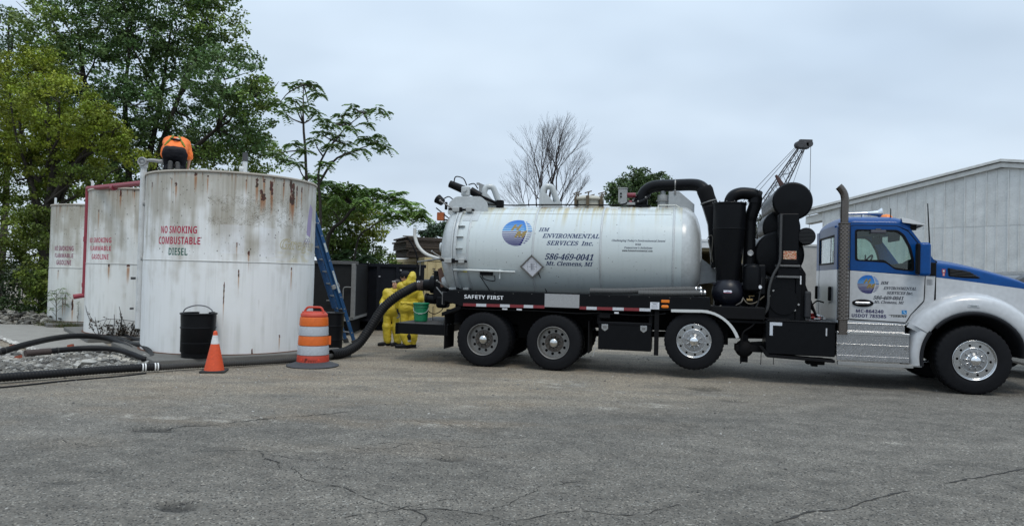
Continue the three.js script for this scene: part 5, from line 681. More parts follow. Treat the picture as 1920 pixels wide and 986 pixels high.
{ // cyclone, filters, blower and silencers between tank and cab
  const cyc = part('cyclone', [lathe([[0.001, 3.175], [0.28, 3.172], [0.292, 3.15], [0.287, 2.70], [0.287, 2.69], [0.20, 1.76], [0.16, 1.6]].reverse(), 'y', [4.487, 0, -0.55], 40)], black, truck);
  parts('cyclone_rim', [lathe([[0.28, 3.14], [0.30, 3.145], [0.30, 3.178], [0.27, 3.18]], 'y', [4.487, 0, -0.55], 40), lathe([[0.284, 2.685], [0.2925, 2.688], [0.2925, 2.706], [0.284, 2.71]], 'y', [4.487, 0, -0.55], 40)], black, cyc);
  const pot = part('cyclone_pot', [new THREE.SphereGeometry(0.285, 36, 26).translate(4.487, 1.545, -0.52), cyl([4.487, 1.2, -0.52], [4.487, 1.32, -0.52], 0.16, 0.2, 20), box(0.06, 0.05, 0.12, 4.24, 1.70, -0.45, 0.01), box(0.06, 0.05, 0.12, 4.74, 1.70, -0.45, 0.01)], phys(0.010, 0.011, 0.018, 0.35, 0, { specularIntensity: 0.6, map: rep(grime, 2) }), truck);
  part('pot_handle', [tube([[4.2, 1.30, -0.32], [4.28, 1.26, -0.22], [4.36, 1.31, -0.24]], 0.014, 16, 6), tube([[4.62, 1.32, -0.3], [4.70, 1.38, -0.26], [4.74, 1.46, -0.3]], 0.014, 16, 6)], std(0.1, 0.09, 0.08, 0.6), pot);
  const sm = canvasTex(128, 64, (c) => { c.fillStyle = '#d9dae4'; c.fillRect(0, 0, 128, 64); c.fillStyle = '#b0304a'; c.fillRect(0, 54, 128, 10); c.fillStyle = '#394064'; c.beginPath(); c.moveTo(56, 14); c.lineTo(72, 14); c.lineTo(64, 26); c.fill(); c.fillRect(28, 32, 72, 8); c.fillRect(38, 43, 52, 5); });
  const s1 = new THREE.Mesh(grid(8, 4, (u, v) => { const a = lerp(-0.26, 0.26, u), b = lerp(-0.02, 0.14, v), r = 0.288; return [4.47 + r * sin(a) * cos(b), 1.545 + r * sin(b), -0.52 + r * cos(a) * cos(b)]; }), std(1, 1, 1, 0.5, 0, { map: sm })); s1.name = 'sticker'; pot.add(s1);
  part('elbow_pipe', [tube([[4.50, 3.12, -0.58], [4.505, 3.22, -0.58], [4.56, 3.315, -0.58], [4.68, 3.362, -0.6], [4.82, 3.36, -0.62], [4.93, 3.335, -0.64], [4.955, 3.24, -0.66], [4.925, 3.1, -0.67], [4.88, 2.95, -0.68], [4.86, 2.75, -0.7], [4.86, 1.8, -0.7]], 0.112, 80, 20), cyl([4.955, 3.42, -0.64], [4.93, 3.2, -0.66], 0.1, 0.125, 20), cyl([4.985, 3.33, -0.63], [5.04, 3.31, -0.62], 0.10, 0.085, 20)], black, truck);
  part('inlet_duct', [ext([[4.02, 3.14], [4.28, 3.18], [4.28, 2.0], [4.20, 2.0], [4.12, 2.82]], -1.1, -0.78, 0.01)], black, truck);
  part('duct_strap', [cyl([4.13, 2.52, -0.76], [4.22, 2.1, -0.74], 0.012, 0.012, 6), tube([[4.12, 2.55, -0.74], [4.18, 2.6, -0.74], [4.21, 2.5, -0.74], [4.18, 2.1, -0.74]], 0.011, 20, 5)], std(0.12, 0.11, 0.09, 0.7), truck);
  const fc = part('filter_canister', [lathe([[0.001, 2.08], [0.12, 2.06], [0.165, 2.0], [0.17, 1.62], [0.14, 1.58], [0.001, 1.57]].reverse(), 'y', [4.90, 0, -0.42], 28), span(4.98, 5.12, 1.52, 2.06, -0.6, -0.32, 0.03), cyl([4.9, 1.5, -0.42], [4.9, 1.1, -0.42], 0.05)], black, truck);
  part('sight_glass', [new THREE.TorusGeometry(0.045, 0.009, 8, 24).translate(4.87, 2.27, -0.565), cyl([4.87, 2.27, -0.6], [4.87, 2.27, -0.57], 0.042)], std(0.45, 0.45, 0.45, 0.4, 0.5), truck);
  const up = part('silencer_drum', [lathe([[0.001, 0.0], [0.30, -0.012], [0.325, -0.03], [0.335, -0.06], [0.335, -1.9], [0.30, -1.96], [0.001, -1.97]].reverse(), 'z', [5.545, 3.195, -0.30], 56)], black, truck);
  part('end_seam', lathe([[0.332, -0.08], [0.339, -0.078], [0.339, -0.062], [0.332, -0.06]].reverse(), 'z', [5.545, 3.195, -0.30], 56), black, up);
  part('rain_cap', [ext([[5.30, 3.72], [5.33, 3.74], [5.50, 3.52], [5.42, 3.46]], -0.9, -0.82, 0.008)], std(0.07, 0.035, 0.03, 0.7), up);
  const col = part('silencer_riser', [span(5.315, 5.66, 2.06, 2.98, -0.56, -0.30, 0.03), span(5.335, 5.40, 2.1, 2.95, -0.30, -0.275, 0.01), span(5.31, 5.68, 1.84, 2.02, -0.58, -0.3, 0.02)], black, truck);
  parts('flange', [span(5.30, 5.68, 2.03, 2.065, -0.60, -0.27, 0.004), span(5.30, 5.68, 1.835, 1.87, -0.60, -0.27, 0.004)], std(0.17, 0.17, 0.17, 0.55, 0.3, { map: rep(grime, 4) }), col);
  const lm = canvasTex(256, 128, (c) => { c.fillStyle = '#cdb9a2'; c.fillRect(0, 0, 256, 128); for (let i = 0; i < 260; i++) { c.fillStyle = `rgba(${rr(130, 205)},${rr(50, 110)},${rr(30, 70)},${rr(0.3, 0.8)})`; c.beginPath(); c.ellipse(rr(0, 256), rr(0, 128), rr(2, 18), rr(2, 9), 0, 0, 7); c.fill(); } c.fillStyle = 'rgba(60,30,20,.6)'; for (let i = 0; i < 40; i++) c.fillRect(rr(0, 250), rr(0, 124), rr(1, 5), rr(1, 5)); });
  const lb = new THREE.Mesh(new THREE.PlaneGeometry(0.235, 0.145), std(1, 1, 1, 0.7, 0, { map: lm })); lb.name = 'rusty_label'; lb.position.set(5.50, 2.235, -0.2955); col.add(lb);
  part('blower_drum', [lathe([[0.001, 0.0], [0.38, -0.02], [0.425, -0.06], [0.435, -0.12], [0.435, -1.2], [0.40, -1.28], [0.001, -1.3]].reverse(), 'z', [5.38, 2.26, -0.60], 48)], black, truck);
  part('blower_drum', [lathe([[0.001, 0.0], [0.30, -0.02], [0.33, -0.06], [0.335, -0.9], [0.001, -0.94]].reverse(), 'z', [5.42, 2.76, -0.72], 40)], black, truck);
  const fl = part('intake_filter', [lathe([[0.001, 0], [0.14, 0], [0.155, -0.02], [0.155, -0.28], [0.001, -0.3]].reverse(), 'z', [5.79, 2.575, -0.36], 32)], black, truck);
  part('filter_slats', Array.from({ length: 11 }, (_, i) => { const y = -0.12 + i * 0.024, w = Math.sqrt(0.14 ** 2 - y * y); return box(2 * w, 0.008, 0.01, 5.79, 2.575 + y, -0.355); }), std(0.03, 0.03, 0.032, 0.5), fl);
  const bh = part('blower_housing', [span(5.16, 5.62, 1.06, 1.84, -0.75, -0.32, 0.03), span(5.62, 5.72, 1.06, 2.0, -0.8, -0.34, 0.015), ext(roundPoly([[5.64, 1.06], [5.80, 1.06], [5.80, 1.92], [5.70, 2.08], [5.64, 2.1]], 0.03), -0.8, -0.42, 0.01)], black, truck);
  part('motor_box', [box(0.11, 0.48, 0.45, 5.83, 1.37, -0.55, 0.04)], flatBlack, bh);
  const bolts = [[5.25, 1.60], [5.20, 1.50], [5.20, 1.38], [5.26, 1.27], [5.40, 1.22], [5.61, 1.27], [5.67, 1.37]]; bolts.forEach(([x, y]) => part('bolt', cyl([x, y, -0.33], [x, y, -0.305], 0.019, 0.019, 10), std(0.35, 0.35, 0.34, 0.5, 0.5), bh));
  part('gear_cover', cyl([5.42, 1.42, -0.33], [5.42, 1.42, -0.30], 0.25, 0.24, 28), black, bh);
  part('white_strip', box(0.02, 0.15, 0.005, 5.70, 1.80, -0.32), stickerWhite, bh);
  part('coolant_hose', tube([[5.345, 2.95, -0.24], [5.34, 2.4, -0.22], [5.33, 2.1, -0.22], [5.22, 1.85, -0.22], [5.16, 1.6, -0.22], [5.15, 1.3, -0.24], [5.05, 1.12, -0.28]], 0.024, 50, 9), std(0.04, 0.04, 0.04, 0.55), truck);
  part('service_platform', [span(4.3, 6.2, 1.02, 1.06, -2.3, -0.2), span(5.15, 5.5, 1.06, 1.12, -0.6, -0.12, 0.01), span(5.75, 6.25, 1.06, 1.09, -1.6, -0.3)], chassisBlack, truck);
  part('hydraulic_tank', [span(4.3, 5.0, 1.1, 2.1, -2.2, -1.5, 0.05), span(5.0, 5.7, 1.1, 1.75, -2.2, -1.0, 0.03)], black, truck);
  part('red_coupler', [cyl([5.92, 1.16, -0.9], [6.04, 1.18, -0.85], 0.035, 0.035, 10), cyl([5.95, 1.13, -0.7], [6.1, 1.12, -0.65], 0.025, 0.025, 10)], std(0.5, 0.03, 0.02, 0.45), truck);
  part('air_coupler', [cyl([6.0, 1.2, -0.5], [6.12, 1.16, -0.5], 0.02), box(0.1, 0.02, 0.05, 6.0, 1.13, -0.45), box(0.05, 0.03, 0.05, 6.14, 1.13, -0.55)], polished, truck);
  part('coiled_line', [tube([[6.05, 1.18, -0.7], [5.98, 1.3, -0.9], [6.1, 1.42, -1.1], [6.24, 1.4, -1.2]], 0.014, 24, 6)], rubberBlack, truck);
}
{ // black side tank in front of the steps
  const b = part('side_tank', [box(1.12, 0.57, 0.6, 5.665, 0.79, -0.32, 0.02), span(5.12, 6.23, 1.07, 1.10, -0.62, -0.01, 0.008)], black, truck);
  part('corner_mark', [span(5.165, 5.365, 1.005, 1.06, -0.02, -0.015), span(5.165, 5.215, 0.83, 1.005, -0.02, -0.015)], std(0.62, 0.66, 0.72, 0.5, 0, { map: rep(grime, 6) }), b);
  part('slot_mark', box(0.022, 0.13, 0.004, 6.08, 0.925, -0.017), std(0.45, 0.46, 0.48, 0.5), b);
  part('support_frame', [ext([[5.0, 0.63], [5.06, 0.63], [5.16, 0.50], [6.22, 0.455], [6.22, 0.41], [5.13, 0.45]], -0.3, 0.0, 0.006), span(5.8, 6.1, 0.34, 0.46, -0.4, -0.2, 0.02), span(5.9, 6.0, 0.3, 0.4, -0.4, -0.3)], chassisBlack, truck);
}

{ // small fittings on the pump gear, the tank and the frame
  const bolt = std(0.16, 0.155, 0.15, 0.5, 0.6), brass = std(0.20, 0.14, 0.06, 0.45, 0.6), cable = phys(0.02, 0.02, 0.021, 0.6, 0, { ...NS });
  for (let i = 0; i < 14; i++) { const a = (i / 14) * 2 * PI; part('rim_bolt', cyl([4.487 + 0.296 * cos(a), 3.178, -0.55 + 0.296 * sin(a)], [4.487 + 0.296 * cos(a), 3.196, -0.55 + 0.296 * sin(a)], 0.011, 0.011, 6), bolt, truck); }
  for (let i = 0; i < 9; i++) part('flange_bolt', cyl([5.325 + i * 0.041, 2.048, -0.275], [5.325 + i * 0.041, 2.048, -0.262], 0.009, 0.009, 6), bolt, truck);
  part('hydraulic_line', tube([[4.3, 1.14, -0.26], [4.7, 1.16, -0.24], [4.95, 1.30, -0.26], [5.02, 1.55, -0.3], [5.06, 1.9, -0.34]], 0.014, 40, 7), cable, truck);
  part('hydraulic_line', tube([[4.55, 1.12, -0.22], [4.85, 1.18, -0.20], [5.08, 1.18, -0.22], [5.14, 1.35, -0.28]], 0.012, 30, 7), cable, truck);
  part('hydraulic_line', tube([[4.74, 1.45, -0.36], [4.82, 1.36, -0.30], [4.95, 1.38, -0.3], [5.1, 1.5, -0.33]], 0.011, 24, 7), std(0.10, 0.085, 0.06, 0.6), truck);
  part('ball_valve', [cyl([4.80, 1.42, -0.34], [4.90, 1.42, -0.34], 0.028, 0.028, 12), cyl([4.85, 1.42, -0.33], [4.85, 1.49, -0.33], 0.009, 0.009, 6), box(0.10, 0.012, 0.02, 4.88, 1.495, -0.33, 0.004)], brass, truck);
  part('pressure_gauge', [cyl([5.02, 1.66, -0.31], [5.02, 1.66, -0.285], 0.036, 0.036, 18)], bolt, truck); part('gauge_face', cyl([5.02, 1.66, -0.286], [5.02, 1.66, -0.282], 0.030, 0.030, 18), stickerWhite, truck);
  part('support_leg', span(4.62, 4.68, 1.06, 1.45, -0.52, -0.46), chassisBlack, truck); part('support_leg', span(4.28, 4.34, 1.06, 1.45, -0.56, -0.50), chassisBlack, truck);
  part('blower_brace', cyl([5.72, 1.9, -0.5], [6.02, 1.10, -0.5], 0.022, 0.022, 8), chassisBlack, truck);
  part('longitudinal_weld', tube([skinAt(T0 + 0.1, 0.62, 0.001), skinAt(0.9, 0.62, 0.001), skinAt(2.1, 0.62, 0.001), skinAt(3.45, 0.62, 0.001)], 0.006, 30, 5), tankWhite, truck);
  for (let i = 0; i < 13; i++) part('rail_rivet', new THREE.SphereGeometry(0.008, 8, 5).translate(-0.5 + i * 0.36, 1.405 + i * 0.0018, 0.003), bolt, truck);
  part('wiring', tube([[-0.6, 1.10, -0.08], [0.2, 1.085, -0.08], [1.0, 1.10, -0.08], [1.8, 1.08, -0.08], [2.2, 1.10, -0.08], [3.0, 1.09, -0.08], [3.4, 1.14, -0.06]], 0.010, 60, 5), cable, truck);
  part('under_lamp', [box(0.10, 0.03, 0.02, 0.42, 1.115, -0.02, 0.004)], stickerWhite, truck); part('under_lamp', [box(0.10, 0.03, 0.02, 0.70, 1.115, -0.02, 0.004)], stickerWhite, truck); part('under_lamp', [box(0.08, 0.03, 0.02, 2.52, 1.12, -0.02, 0.004)], stickerWhite, truck);
}
// ---------------------------------------------------------------- cab, hood, fenders, steps, stack
const glass = phys(0.80, 0.89, 0.85, 0.03, 0, { transmission: 1, thickness: 0, ior: 1.5 }), trimBlack = phys(0.007, 0.007, 0.008, 0.55, 0, { ...NS }), inner = phys(0.014, 0.014, 0.015, 0.75, 0, { ...NS });
const ZN = -0.20, ZF = -2.30, ZC = -1.25;
{
  const cab = new THREE.Group(); cab.name = 'cab'; truck.add(cab);
  const splitY = (t) => lerp(2.0, 1.925, (t - 6.28) / 1.36);
  const winHole = roundPoly([[6.555, 2.685], [6.565, 2.165], [7.02, 2.155], [7.17, 2.035], [7.46, 2.005], [7.45, 2.18], [7.40, 2.40], [7.30, 2.60], [7.20, 2.675]], 0.045);
  const grow = (pts, d) => { const cx = 7.0, cy = 2.38; return pts.map(([x, y]) => { const l = hypot(x - cx, y - cy); return [x + ((x - cx) / l) * d, y + ((y - cy) / l) * d]; }); };
  for (const [z, s] of [[ZN, 1], [ZF, -1]]) {
    const zi = z - 0.05 * s;
    // fixed side of the cab: rear post, sill, front post
    part('cab_side', [ext(roundPoly([[6.33, splitY(6.33)], [6.46, splitY(6.46)], [6.46, 2.79], [6.33, 2.74]], 0.01), zi, z - 0.012 * s), ext([[6.44, 2.75], [7.19, 2.77], [7.37, 2.69], [7.42, 2.70], [7.30, 2.80], [6.44, 2.82]], zi, z - 0.006 * s), ext([[7.56, 2.42], [7.64, 1.93], [7.80, 1.92], [7.80, 2.16], [7.73, 2.26], [7.42, 2.70], [7.37, 2.68]], zi, z - 0.012 * s, 0.004)], cabBlue, cab);
    part('cab_side', [ext([[6.33, 1.085], [6.46, 1.085], [6.46, splitY(6.46)], [6.33, splitY(6.33)]], zi, z - 0.012 * s), ext([[6.46, 1.085], [7.36, 1.08], [7.36, 1.122], [6.46, 1.15]], zi, z - 0.012 * s, 0.004), ext([[7.645, 1.92], [7.63, 1.50], [7.43, 1.262], [7.34, 1.12], [7.36, 1.08], [7.5, 1.16], [7.78, 1.44], [7.80, 1.92]], zi, z - 0.014 * s, 0.004)], cabWhite, cab);
    // door
    const d = part('door', [ext(roundPoly([[6.472, 1.158], [7.352, 1.13], [7.43, 1.272], [7.622, 1.506], [7.636, 1.918], [6.472, splitY(6.472) - 0.003]], 0.012), zi, z, 0.006)], cabWhite, cab);
    part('door_upper', [ext(roundPoly([[6.472, splitY(6.472)], [7.636, 1.924], [7.62, 2.16], [7.555, 2.42], [7.37, 2.665], [7.20, 2.752], [6.472, 2.752]], 0.02), zi, z, 0.006, [grow(winHole, 0.012)])], cabBlue, d);
    part('window_trim', [ext(grow(winHole, 0.02), z - 0.03 * s, z + 0.004 * s, 0.002, [grow(winHole, -0.022)])], trimBlack, d);
    part('window_glass', [ext(winHole, z - 0.022 * s, z - 0.018 * s)], glass, d);
    part('door_seal_and_gap_shade', [tube([[6.47, 2.0, z - 0.004 * s], [6.468, 1.6, z - 0.004 * s], [6.47, 1.155, z - 0.004 * s], [6.9, 1.14, z - 0.004 * s], [7.352, 1.125, z - 0.004 * s], [7.43, 1.266, z - 0.004 * s], [7.628, 1.503, z - 0.004 * s], [7.641, 1.918, z - 0.004 * s], [7.625, 2.16, z - 0.004 * s], [7.56, 2.422, z - 0.004 * s], [7.374, 2.668, z - 0.004 * s], [7.2, 2.756, z - 0.004 * s], [6.474, 2.757, z - 0.004 * s], [6.468, 2.3, z - 0.004 * s], [6.468, 2.02, z - 0.004 * s]], 0.0065, 160, 5, 0.1)], trimBlack, d);  // shade of the gap round the cab door, put in as a black tube
    part('door_lining', [ext(roundPoly([[6.48, 1.2], [7.36, 1.2], [7.6, 1.52], [7.6, 1.95], [7.15, 2.0], [7.0, 2.13], [6.48, 2.14]], 0.02), z - 0.055 * s, z - 0.11 * s)], inner, cab);
    const hl = part('door_handle', [lathe([[0.001, 0.022], [0.09, 0.02], [0.10, 0.004], [0.10, -0.002], [0.001, -0.002]].reverse(), 'z', [0, 0, 0], 30).scale(1.7, 0.66, 1).translate(6.683, 1.435, z + 0.001 * s)], trimBlack, d);
    part('handle_bar', [new THREE.CapsuleGeometry(0.02, 0.21, 6, 12).rotateZ(PI / 2).scale(1, 1, 0.6).translate(6.675, 1.437, z + 0.022 * s)], polished, hl);
  }
  // lettering on the near door
  const tm = canvasTex(1024, 1024, (c) => {
    c.clearRect(0, 0, 1024, 1024); const k = 1024 / 1.1; c.scale(k, k * 1.25); c.translate(-6.47, 1.97); c.scale(1, 1);   // metres, y down; 1.1 m wide, 0.88 high
    logo(c, 6.762, -1.757, 0.170, 0.158); const nv = '#2a2f3c', F = 'bold #px serif';
    put(c, 'HM', 6.955, 7.07, -1.765, 0.048, F, nv); put(c, 'ENVIRONMENTAL', 7.0, 7.505, -1.678, 0.048, F, nv); put(c, 'SERVICES Inc.', 7.05, 7.46, -1.60, 0.048, F, nv); put(c, '586-469-0041', 6.84, 7.31, -1.508, 0.058, F, nv); put(c, 'Mt. Clemens, MI', 6.855, 7.31, -1.44, 0.044, F, nv);
    put(c, 'MC-864240', 6.57, 7.01, -1.272, 0.055, 'bold #px sans-serif', '#2b2752', 0); put(c, 'USDOT 783385', 6.505, 7.055, -1.192, 0.055, 'bold #px sans-serif', '#2b2752', 0);
    c.fillStyle = '#1c78b4'; c.fillRect(7.29, -1.335, 0.077, 0.065); c.fillStyle = '#d5e6f0'; c.fillRect(7.315, -1.318, 0.02, 0.012); c.fillRect(7.335, -1.296, 0.014, 0.012);
    put(c, 'TURBINE', 7.115, 7.365, -1.215, 0.036, 'bold #px sans-serif', '#33342f', -0.2); c.strokeStyle = '#33342f'; c.lineWidth = 0.006; c.beginPath(); c.moveTo(7.09, -1.248); c.lineTo(7.375, -1.253); c.stroke();
    c.fillStyle = 'rgba(120,120,126,.8)'; 
  });
  const lt = new THREE.Mesh(new THREE.PlaneGeometry(1.1, 0.88 * 1.0).translate(6.47 + 0.55, 1.97 - 0.4096, 0), std(1, 1, 1, 0.4, 0, { map: tm, transparent: true })); lt.name = 'door_lettering'; lt.scale.set(1, 1, 1); lt.position.z = ZN + 0.0025; cab.add(lt);
  { const g = lt.geometry.attributes.position; for (let i = 0; i < g.count; i++) g.setY(i, g.getY(i) > 1.6 ? 1.97 : 1.97 - 1.1 / 1.25); }
  const nm = canvasTex(64, 64, (c) => { c.clearRect(0, 0, 64, 64); c.fillStyle = 'rgba(90,92,98,.85)'; for (let i = 0; i < 10; i++) c.fillRect(4, 4 + i * 6, 40 + 14 * ((i * 7) % 3) / 2, 2.4); });
  const nt = new THREE.Mesh(new THREE.PlaneGeometry(0.12, 0.11), std(1, 1, 1, 0.5, 0, { map: nm, transparent: true })); nt.name = 'small_notice'; nt.position.set(7.72, 1.82, ZN - 0.011); cab.add(nt);
  // roof: rounded over the sides, sloping at the back and the front
  const roofTop = (t) => { const a = clamp((t - 6.30) / 0.3, 0, 1), b = clamp((t - 7.1) / 0.36, 0, 1); return 2.72 + 0.225 * Math.sqrt(1 - (1 - a) ** 2.2) * (1 - 0.42 * b * b) - 0.02 * a; };
  part('roof', [grid(26, 32, (u, v) => { const t = lerp(6.30, 7.44, u), a = (v - 0.5) * PI, yt = roofTop(t), b0 = 2.705, s = Math.sign(sin(a)) * Math.abs(sin(a)) ** 0.32, c = Math.abs(cos(a)) ** 0.5; const hw = 1.05 - 0.05 * sstep(t, 7.2, 7.5) - 0.02 * sstep(6.5 - t, 0, 0.2); return [t, b0 + (yt - b0) * c + 0.035 * (1 - s * s) * c, ZC + hw * s]; })], cabBlue, cab);
  part('rear_lining', [span(6.345, 6.37, 1.12, 2.36, ZF + 0.1, ZN - 0.1)], inner, cab);
  part('roof_lining', [span(6.36, 7.36, 2.70, 2.73, ZF + 0.06, ZN - 0.06)], std(0.05, 0.05, 0.05, 0.8), cab);
  // rear wall with wide window and rounded corners
  const rw = (y0, y1, m, n) => part(n, [span(6.28, 6.33, y0, y1, -0.55, -0.30), span(6.28, 6.33, y0, y1, -2.20, -1.95), cyl([6.36, y0, -0.285], [6.36, y1, -0.285], 0.08, 0.08, 20), cyl([6.36, y0, -2.215], [6.36, y1, -2.215], 0.08, 0.08, 20)], m, cab);
  rw(1.085, 2.0, cabWhite, 'rear_wall'); rw(2.0, 2.74, cabBlue, 'rear_wall');
  part('rear_wall', [span(6.285, 6.33, 1.085, 2.0, -1.95, -0.55)], cabWhite, cab); part('rear_wall', [span(6.285, 6.33, 2.0, 2.12, -1.95, -0.55), span(6.285, 6.33, 2.60, 2.78, -1.95, -0.55)], cabBlue, cab);
  part('rear_window', [span(6.30, 6.305, 2.12, 2.60, -1.95, -0.55)], glass, cab); part('rear_window_trim', [span(6.278, 6.29, 2.10, 2.13, -1.97, -0.53), span(6.278, 6.29, 2.59, 2.62, -1.97, -0.53), span(6.278, 6.29, 2.12, 2.60, -0.56, -0.53), span(6.278, 6.29, 2.12, 2.60, -1.97, -1.94), span(6.278, 6.288, 2.12, 2.60, -0.85, -0.83)], trimBlack, cab);
  parts('rear_grab', [box(0.05, 0.26, 0.08, 6.265, 1.57, -2.1, 0.02), box(0.05, 0.26, 0.08, 6.265, 1.57, -0.8, 0.02)], trimBlack, cab);
  // windscreen, firewall, floor, cabin furniture
  part('windscreen', [grid(10, 8, (u, v) => { const z = lerp(ZF + 0.07, ZN - 0.07, u), k = 1 - ((z - ZC) / 1.0) ** 2; return [lerp(7.79, 7.41, v) + 0.10 * k, lerp(2.15, 2.70, v), z]; })], glass, cab);
  part('windscreen_header', [grid(10, 3, (u, v) => { const z = lerp(ZF + 0.03, ZN - 0.03, u), k = 1 - ((z - ZC) / 1.02) ** 2; return [lerp(7.43, 7.36, v) + 0.10 * k, lerp(2.68, 2.80, v), z]; })], cabBlue, cab);
  part('cowl', [grid(10, 3, (u, v) => { const z = lerp(ZF + 0.02, ZN - 0.02, u), k = 1 - ((z - ZC) / 1.03) ** 2; return [lerp(7.80, 7.74, v) + 0.10 * k, lerp(2.10, 2.175, v), z]; }), span(7.70, 7.80, 1.93, 2.15, -0.3, -0.2, 0.01)], trimBlack, cab);
  part('firewall', [span(7.68, 7.72, 1.0, 2.12, ZF + 0.06, ZN - 0.06), span(6.33, 7.7, 1.06, 1.12, ZF + 0.06, ZN - 0.06)], inner, cab);
  const dash = part('dashboard', [ext(roundPoly([[7.30, 1.75], [7.28, 2.02], [7.42, 2.14], [7.72, 2.15], [7.72, 1.75]], 0.04), ZF + 0.12, ZN - 0.12, 0.02), box(0.1, 0.22, 0.3, 7.30, 1.85, -1.25, 0.03)], inner, cab);
  part('steering_wheel', [new THREE.TorusGeometry(0.215, 0.017, 8, 36).rotateY(PI / 2).rotateZ(-0.55).translate(7.08, 2.13, -1.80), cyl([7.08, 2.13, -1.8], [7.34, 1.95, -1.8], 0.03), box(0.02, 0.38, 0.04, 7.08, 2.13, -1.8, 0.005).rotateZ(0)], inner, dash);
  for (const z of [-0.72, -1.82]) part('seat', [box(0.5, 0.14, 0.5, 6.78, 1.58, z, 0.05), box(0.14, 0.55, 0.46, 6.52, 1.88, z, 0.06).rotateZ(0)], inner, cab);
  parts('sun_visor_inside', [box(0.06, 0.16, 0.55, 7.28, 2.60, -0.7, 0.02), box(0.06, 0.16, 0.55, 7.28, 2.60, -1.8, 0.02)], inner, cab);
  part('interior_mirror', [box(0.24, 0.055, 0.10, 6.90, 2.655, -0.20, 0.012), box(0.08, 0.02, 0.08, 6.9, 2.70, -0.21, 0.005)], std(0.06, 0.06, 0.075, 0.4), cab);
  // sun visor over the windscreen, horn, lamp, aerials
  part('sun_visor', [grid(12, 6, (u, v) => { const z = lerp(ZF - 0.02, ZN + 0.02, u), k = 1 - ((z - ZC) / 1.07) ** 2; return [7.27 + 0.34 * v + 0.10 * k, 2.885 - 0.015 * v - 0.075 * v * v + 0.04 * k * (1 - v), z]; }), ext(roundPoly([[7.26, 2.895], [7.40, 2.87], [7.62, 2.79], [7.60, 2.772], [7.50, 2.785], [7.27, 2.815]], 0.012), ZN + 0.01, ZN + 0.03, 0.004), ext(roundPoly([[7.26, 2.895], [7.40, 2.87], [7.62, 2.79], [7.60, 2.772], [7.50, 2.785], [7.27, 2.815]], 0.012), ZF - 0.03, ZF - 0.01, 0.004), grid(12, 2, (u, v) => { const z = lerp(ZF - 0.02, ZN + 0.02, u), k = 1 - ((z - ZC) / 1.07) ** 2; return [7.61 + 0.10 * k - 0.01 * v, 2.796 - 0.03 * v, z]; })], phys(0.62, 0.63, 0.63, 0.3, 0, { clearcoat: 0.5 }), cab);
  parts('visor_bracket', [box(0.1, 0.1, 0.03, 7.46, 2.74, ZN - 0.05, 0.01), box(0.1, 0.1, 0.03, 7.46, 2.74, ZF + 0.05, 0.01)], trimBlack, cab);
  const hn = part('air_horn', [cyl([6.46, 3.02, -0.85], [6.88, 3.03, -0.85], 0.02, 0.028, 14, true), cyl([6.88, 3.03, -0.85], [7.05, 3.03, -0.85], 0.028, 0.055, 16, true), cyl([7.05, 3.03, -0.85], [7.11, 3.03, -0.85], 0.055, 0.10, 20, true)], polished, cab); part('horn_post', [cyl([6.45, 2.94, -0.85], [6.45, 3.08, -0.85], 0.02), cyl([6.92, 2.94, -0.85], [6.92, 3.02, -0.85], 0.015), cyl([6.75, 2.93, -0.6], [6.75, 2.985, -0.6], 0.03, 0.025)], polished, hn);
  part('beacon', [lathe([[0.001, 0.085], [0.07, 0.07], [0.10, 0.03], [0.105, 0]].reverse(), 'y', [7.17, 2.925, -0.75], 24)], amber, cab); part('beacon_base', [box(0.42, 0.04, 0.22, 7.05, 2.915, -0.75, 0.02)], stickerWhite, cab);
  for (let i = 0; i < 4; i++) part('roof_lamp', [new THREE.SphereGeometry(0.05, 14, 8).scale(1.3, 0.6, 1).translate(7.22, 2.94, -1.05 - i * 0.3)], amber, cab);
  part('roof_aerial', cyl([7.16, 2.9, -0.45], [7.16, 3.08, -0.45], 0.01, 0.007, 6), trimBlack, cab);
  const mi = part('side_mirror', [box(0.185, 0.56, 0.16, 7.565, 2.195, -0.02, 0.055).applyMatrix4(new THREE.Matrix4())], cabBlue, cab); part('mirror_back', box(0.06, 0.52, 0.14, 7.475, 2.20, -0.02, 0.03), trimBlack, mi); part('mirror_arm', [cyl([7.60, 2.35, -0.08], [7.62, 2.32, -0.24], 0.025), cyl([7.60, 2.0, -0.08], [7.66, 2.0, -0.24], 0.025)], trimBlack, mi);
  part('side_mirror', [box(0.185, 0.56, 0.16, 7.565, 2.195, -2.48, 0.055)], cabBlue, cab); part('whip_aerial', cyl([7.64, 2.42, 0.0], [7.60, 3.12, 0.0], 0.012, 0.008, 7), trimBlack, mi);
  // exhaust stack with perforated guard
  const sx = 6.333, sz = -0.02, brown = std(0.15, 0.13, 0.115, 0.35, 0.85, { map: rep(grime, 4), roughnessMap: rep(grimeRough, 4) });
  const sp = [[sx, 0.93, sz], [sx, 1.6, sz], [sx, 2.4, sz], [sx, 3.0, sz], [sx + 0.005, 3.17, sz], [sx - 0.015, 3.29, sz], [sx - 0.07, 3.38, sz], [sx - 0.10, 3.41, sz]];
  const st = part('exhaust_stack', [tube(sp, 0.064, 60, 20, 0.3), cyl([sx, 0.90, sz], [sx, 1.16, sz], 0.082, 0.075, 20), lathe([[0.05, 0], [0.066, 0], [0.05, -0.08]], 'y', [0, 0, 0], 20).rotateZ(0.75).translate(sx - 0.10, 3.41, sz)], brown, cab);
  part('stack_mouth', [cyl([0, -0.05, 0], [0, -0.005, 0], 0.058).rotateZ(0.75).translate(sx - 0.10, 3.41, sz)], std(0.008, 0.008, 0.008, 1), st);
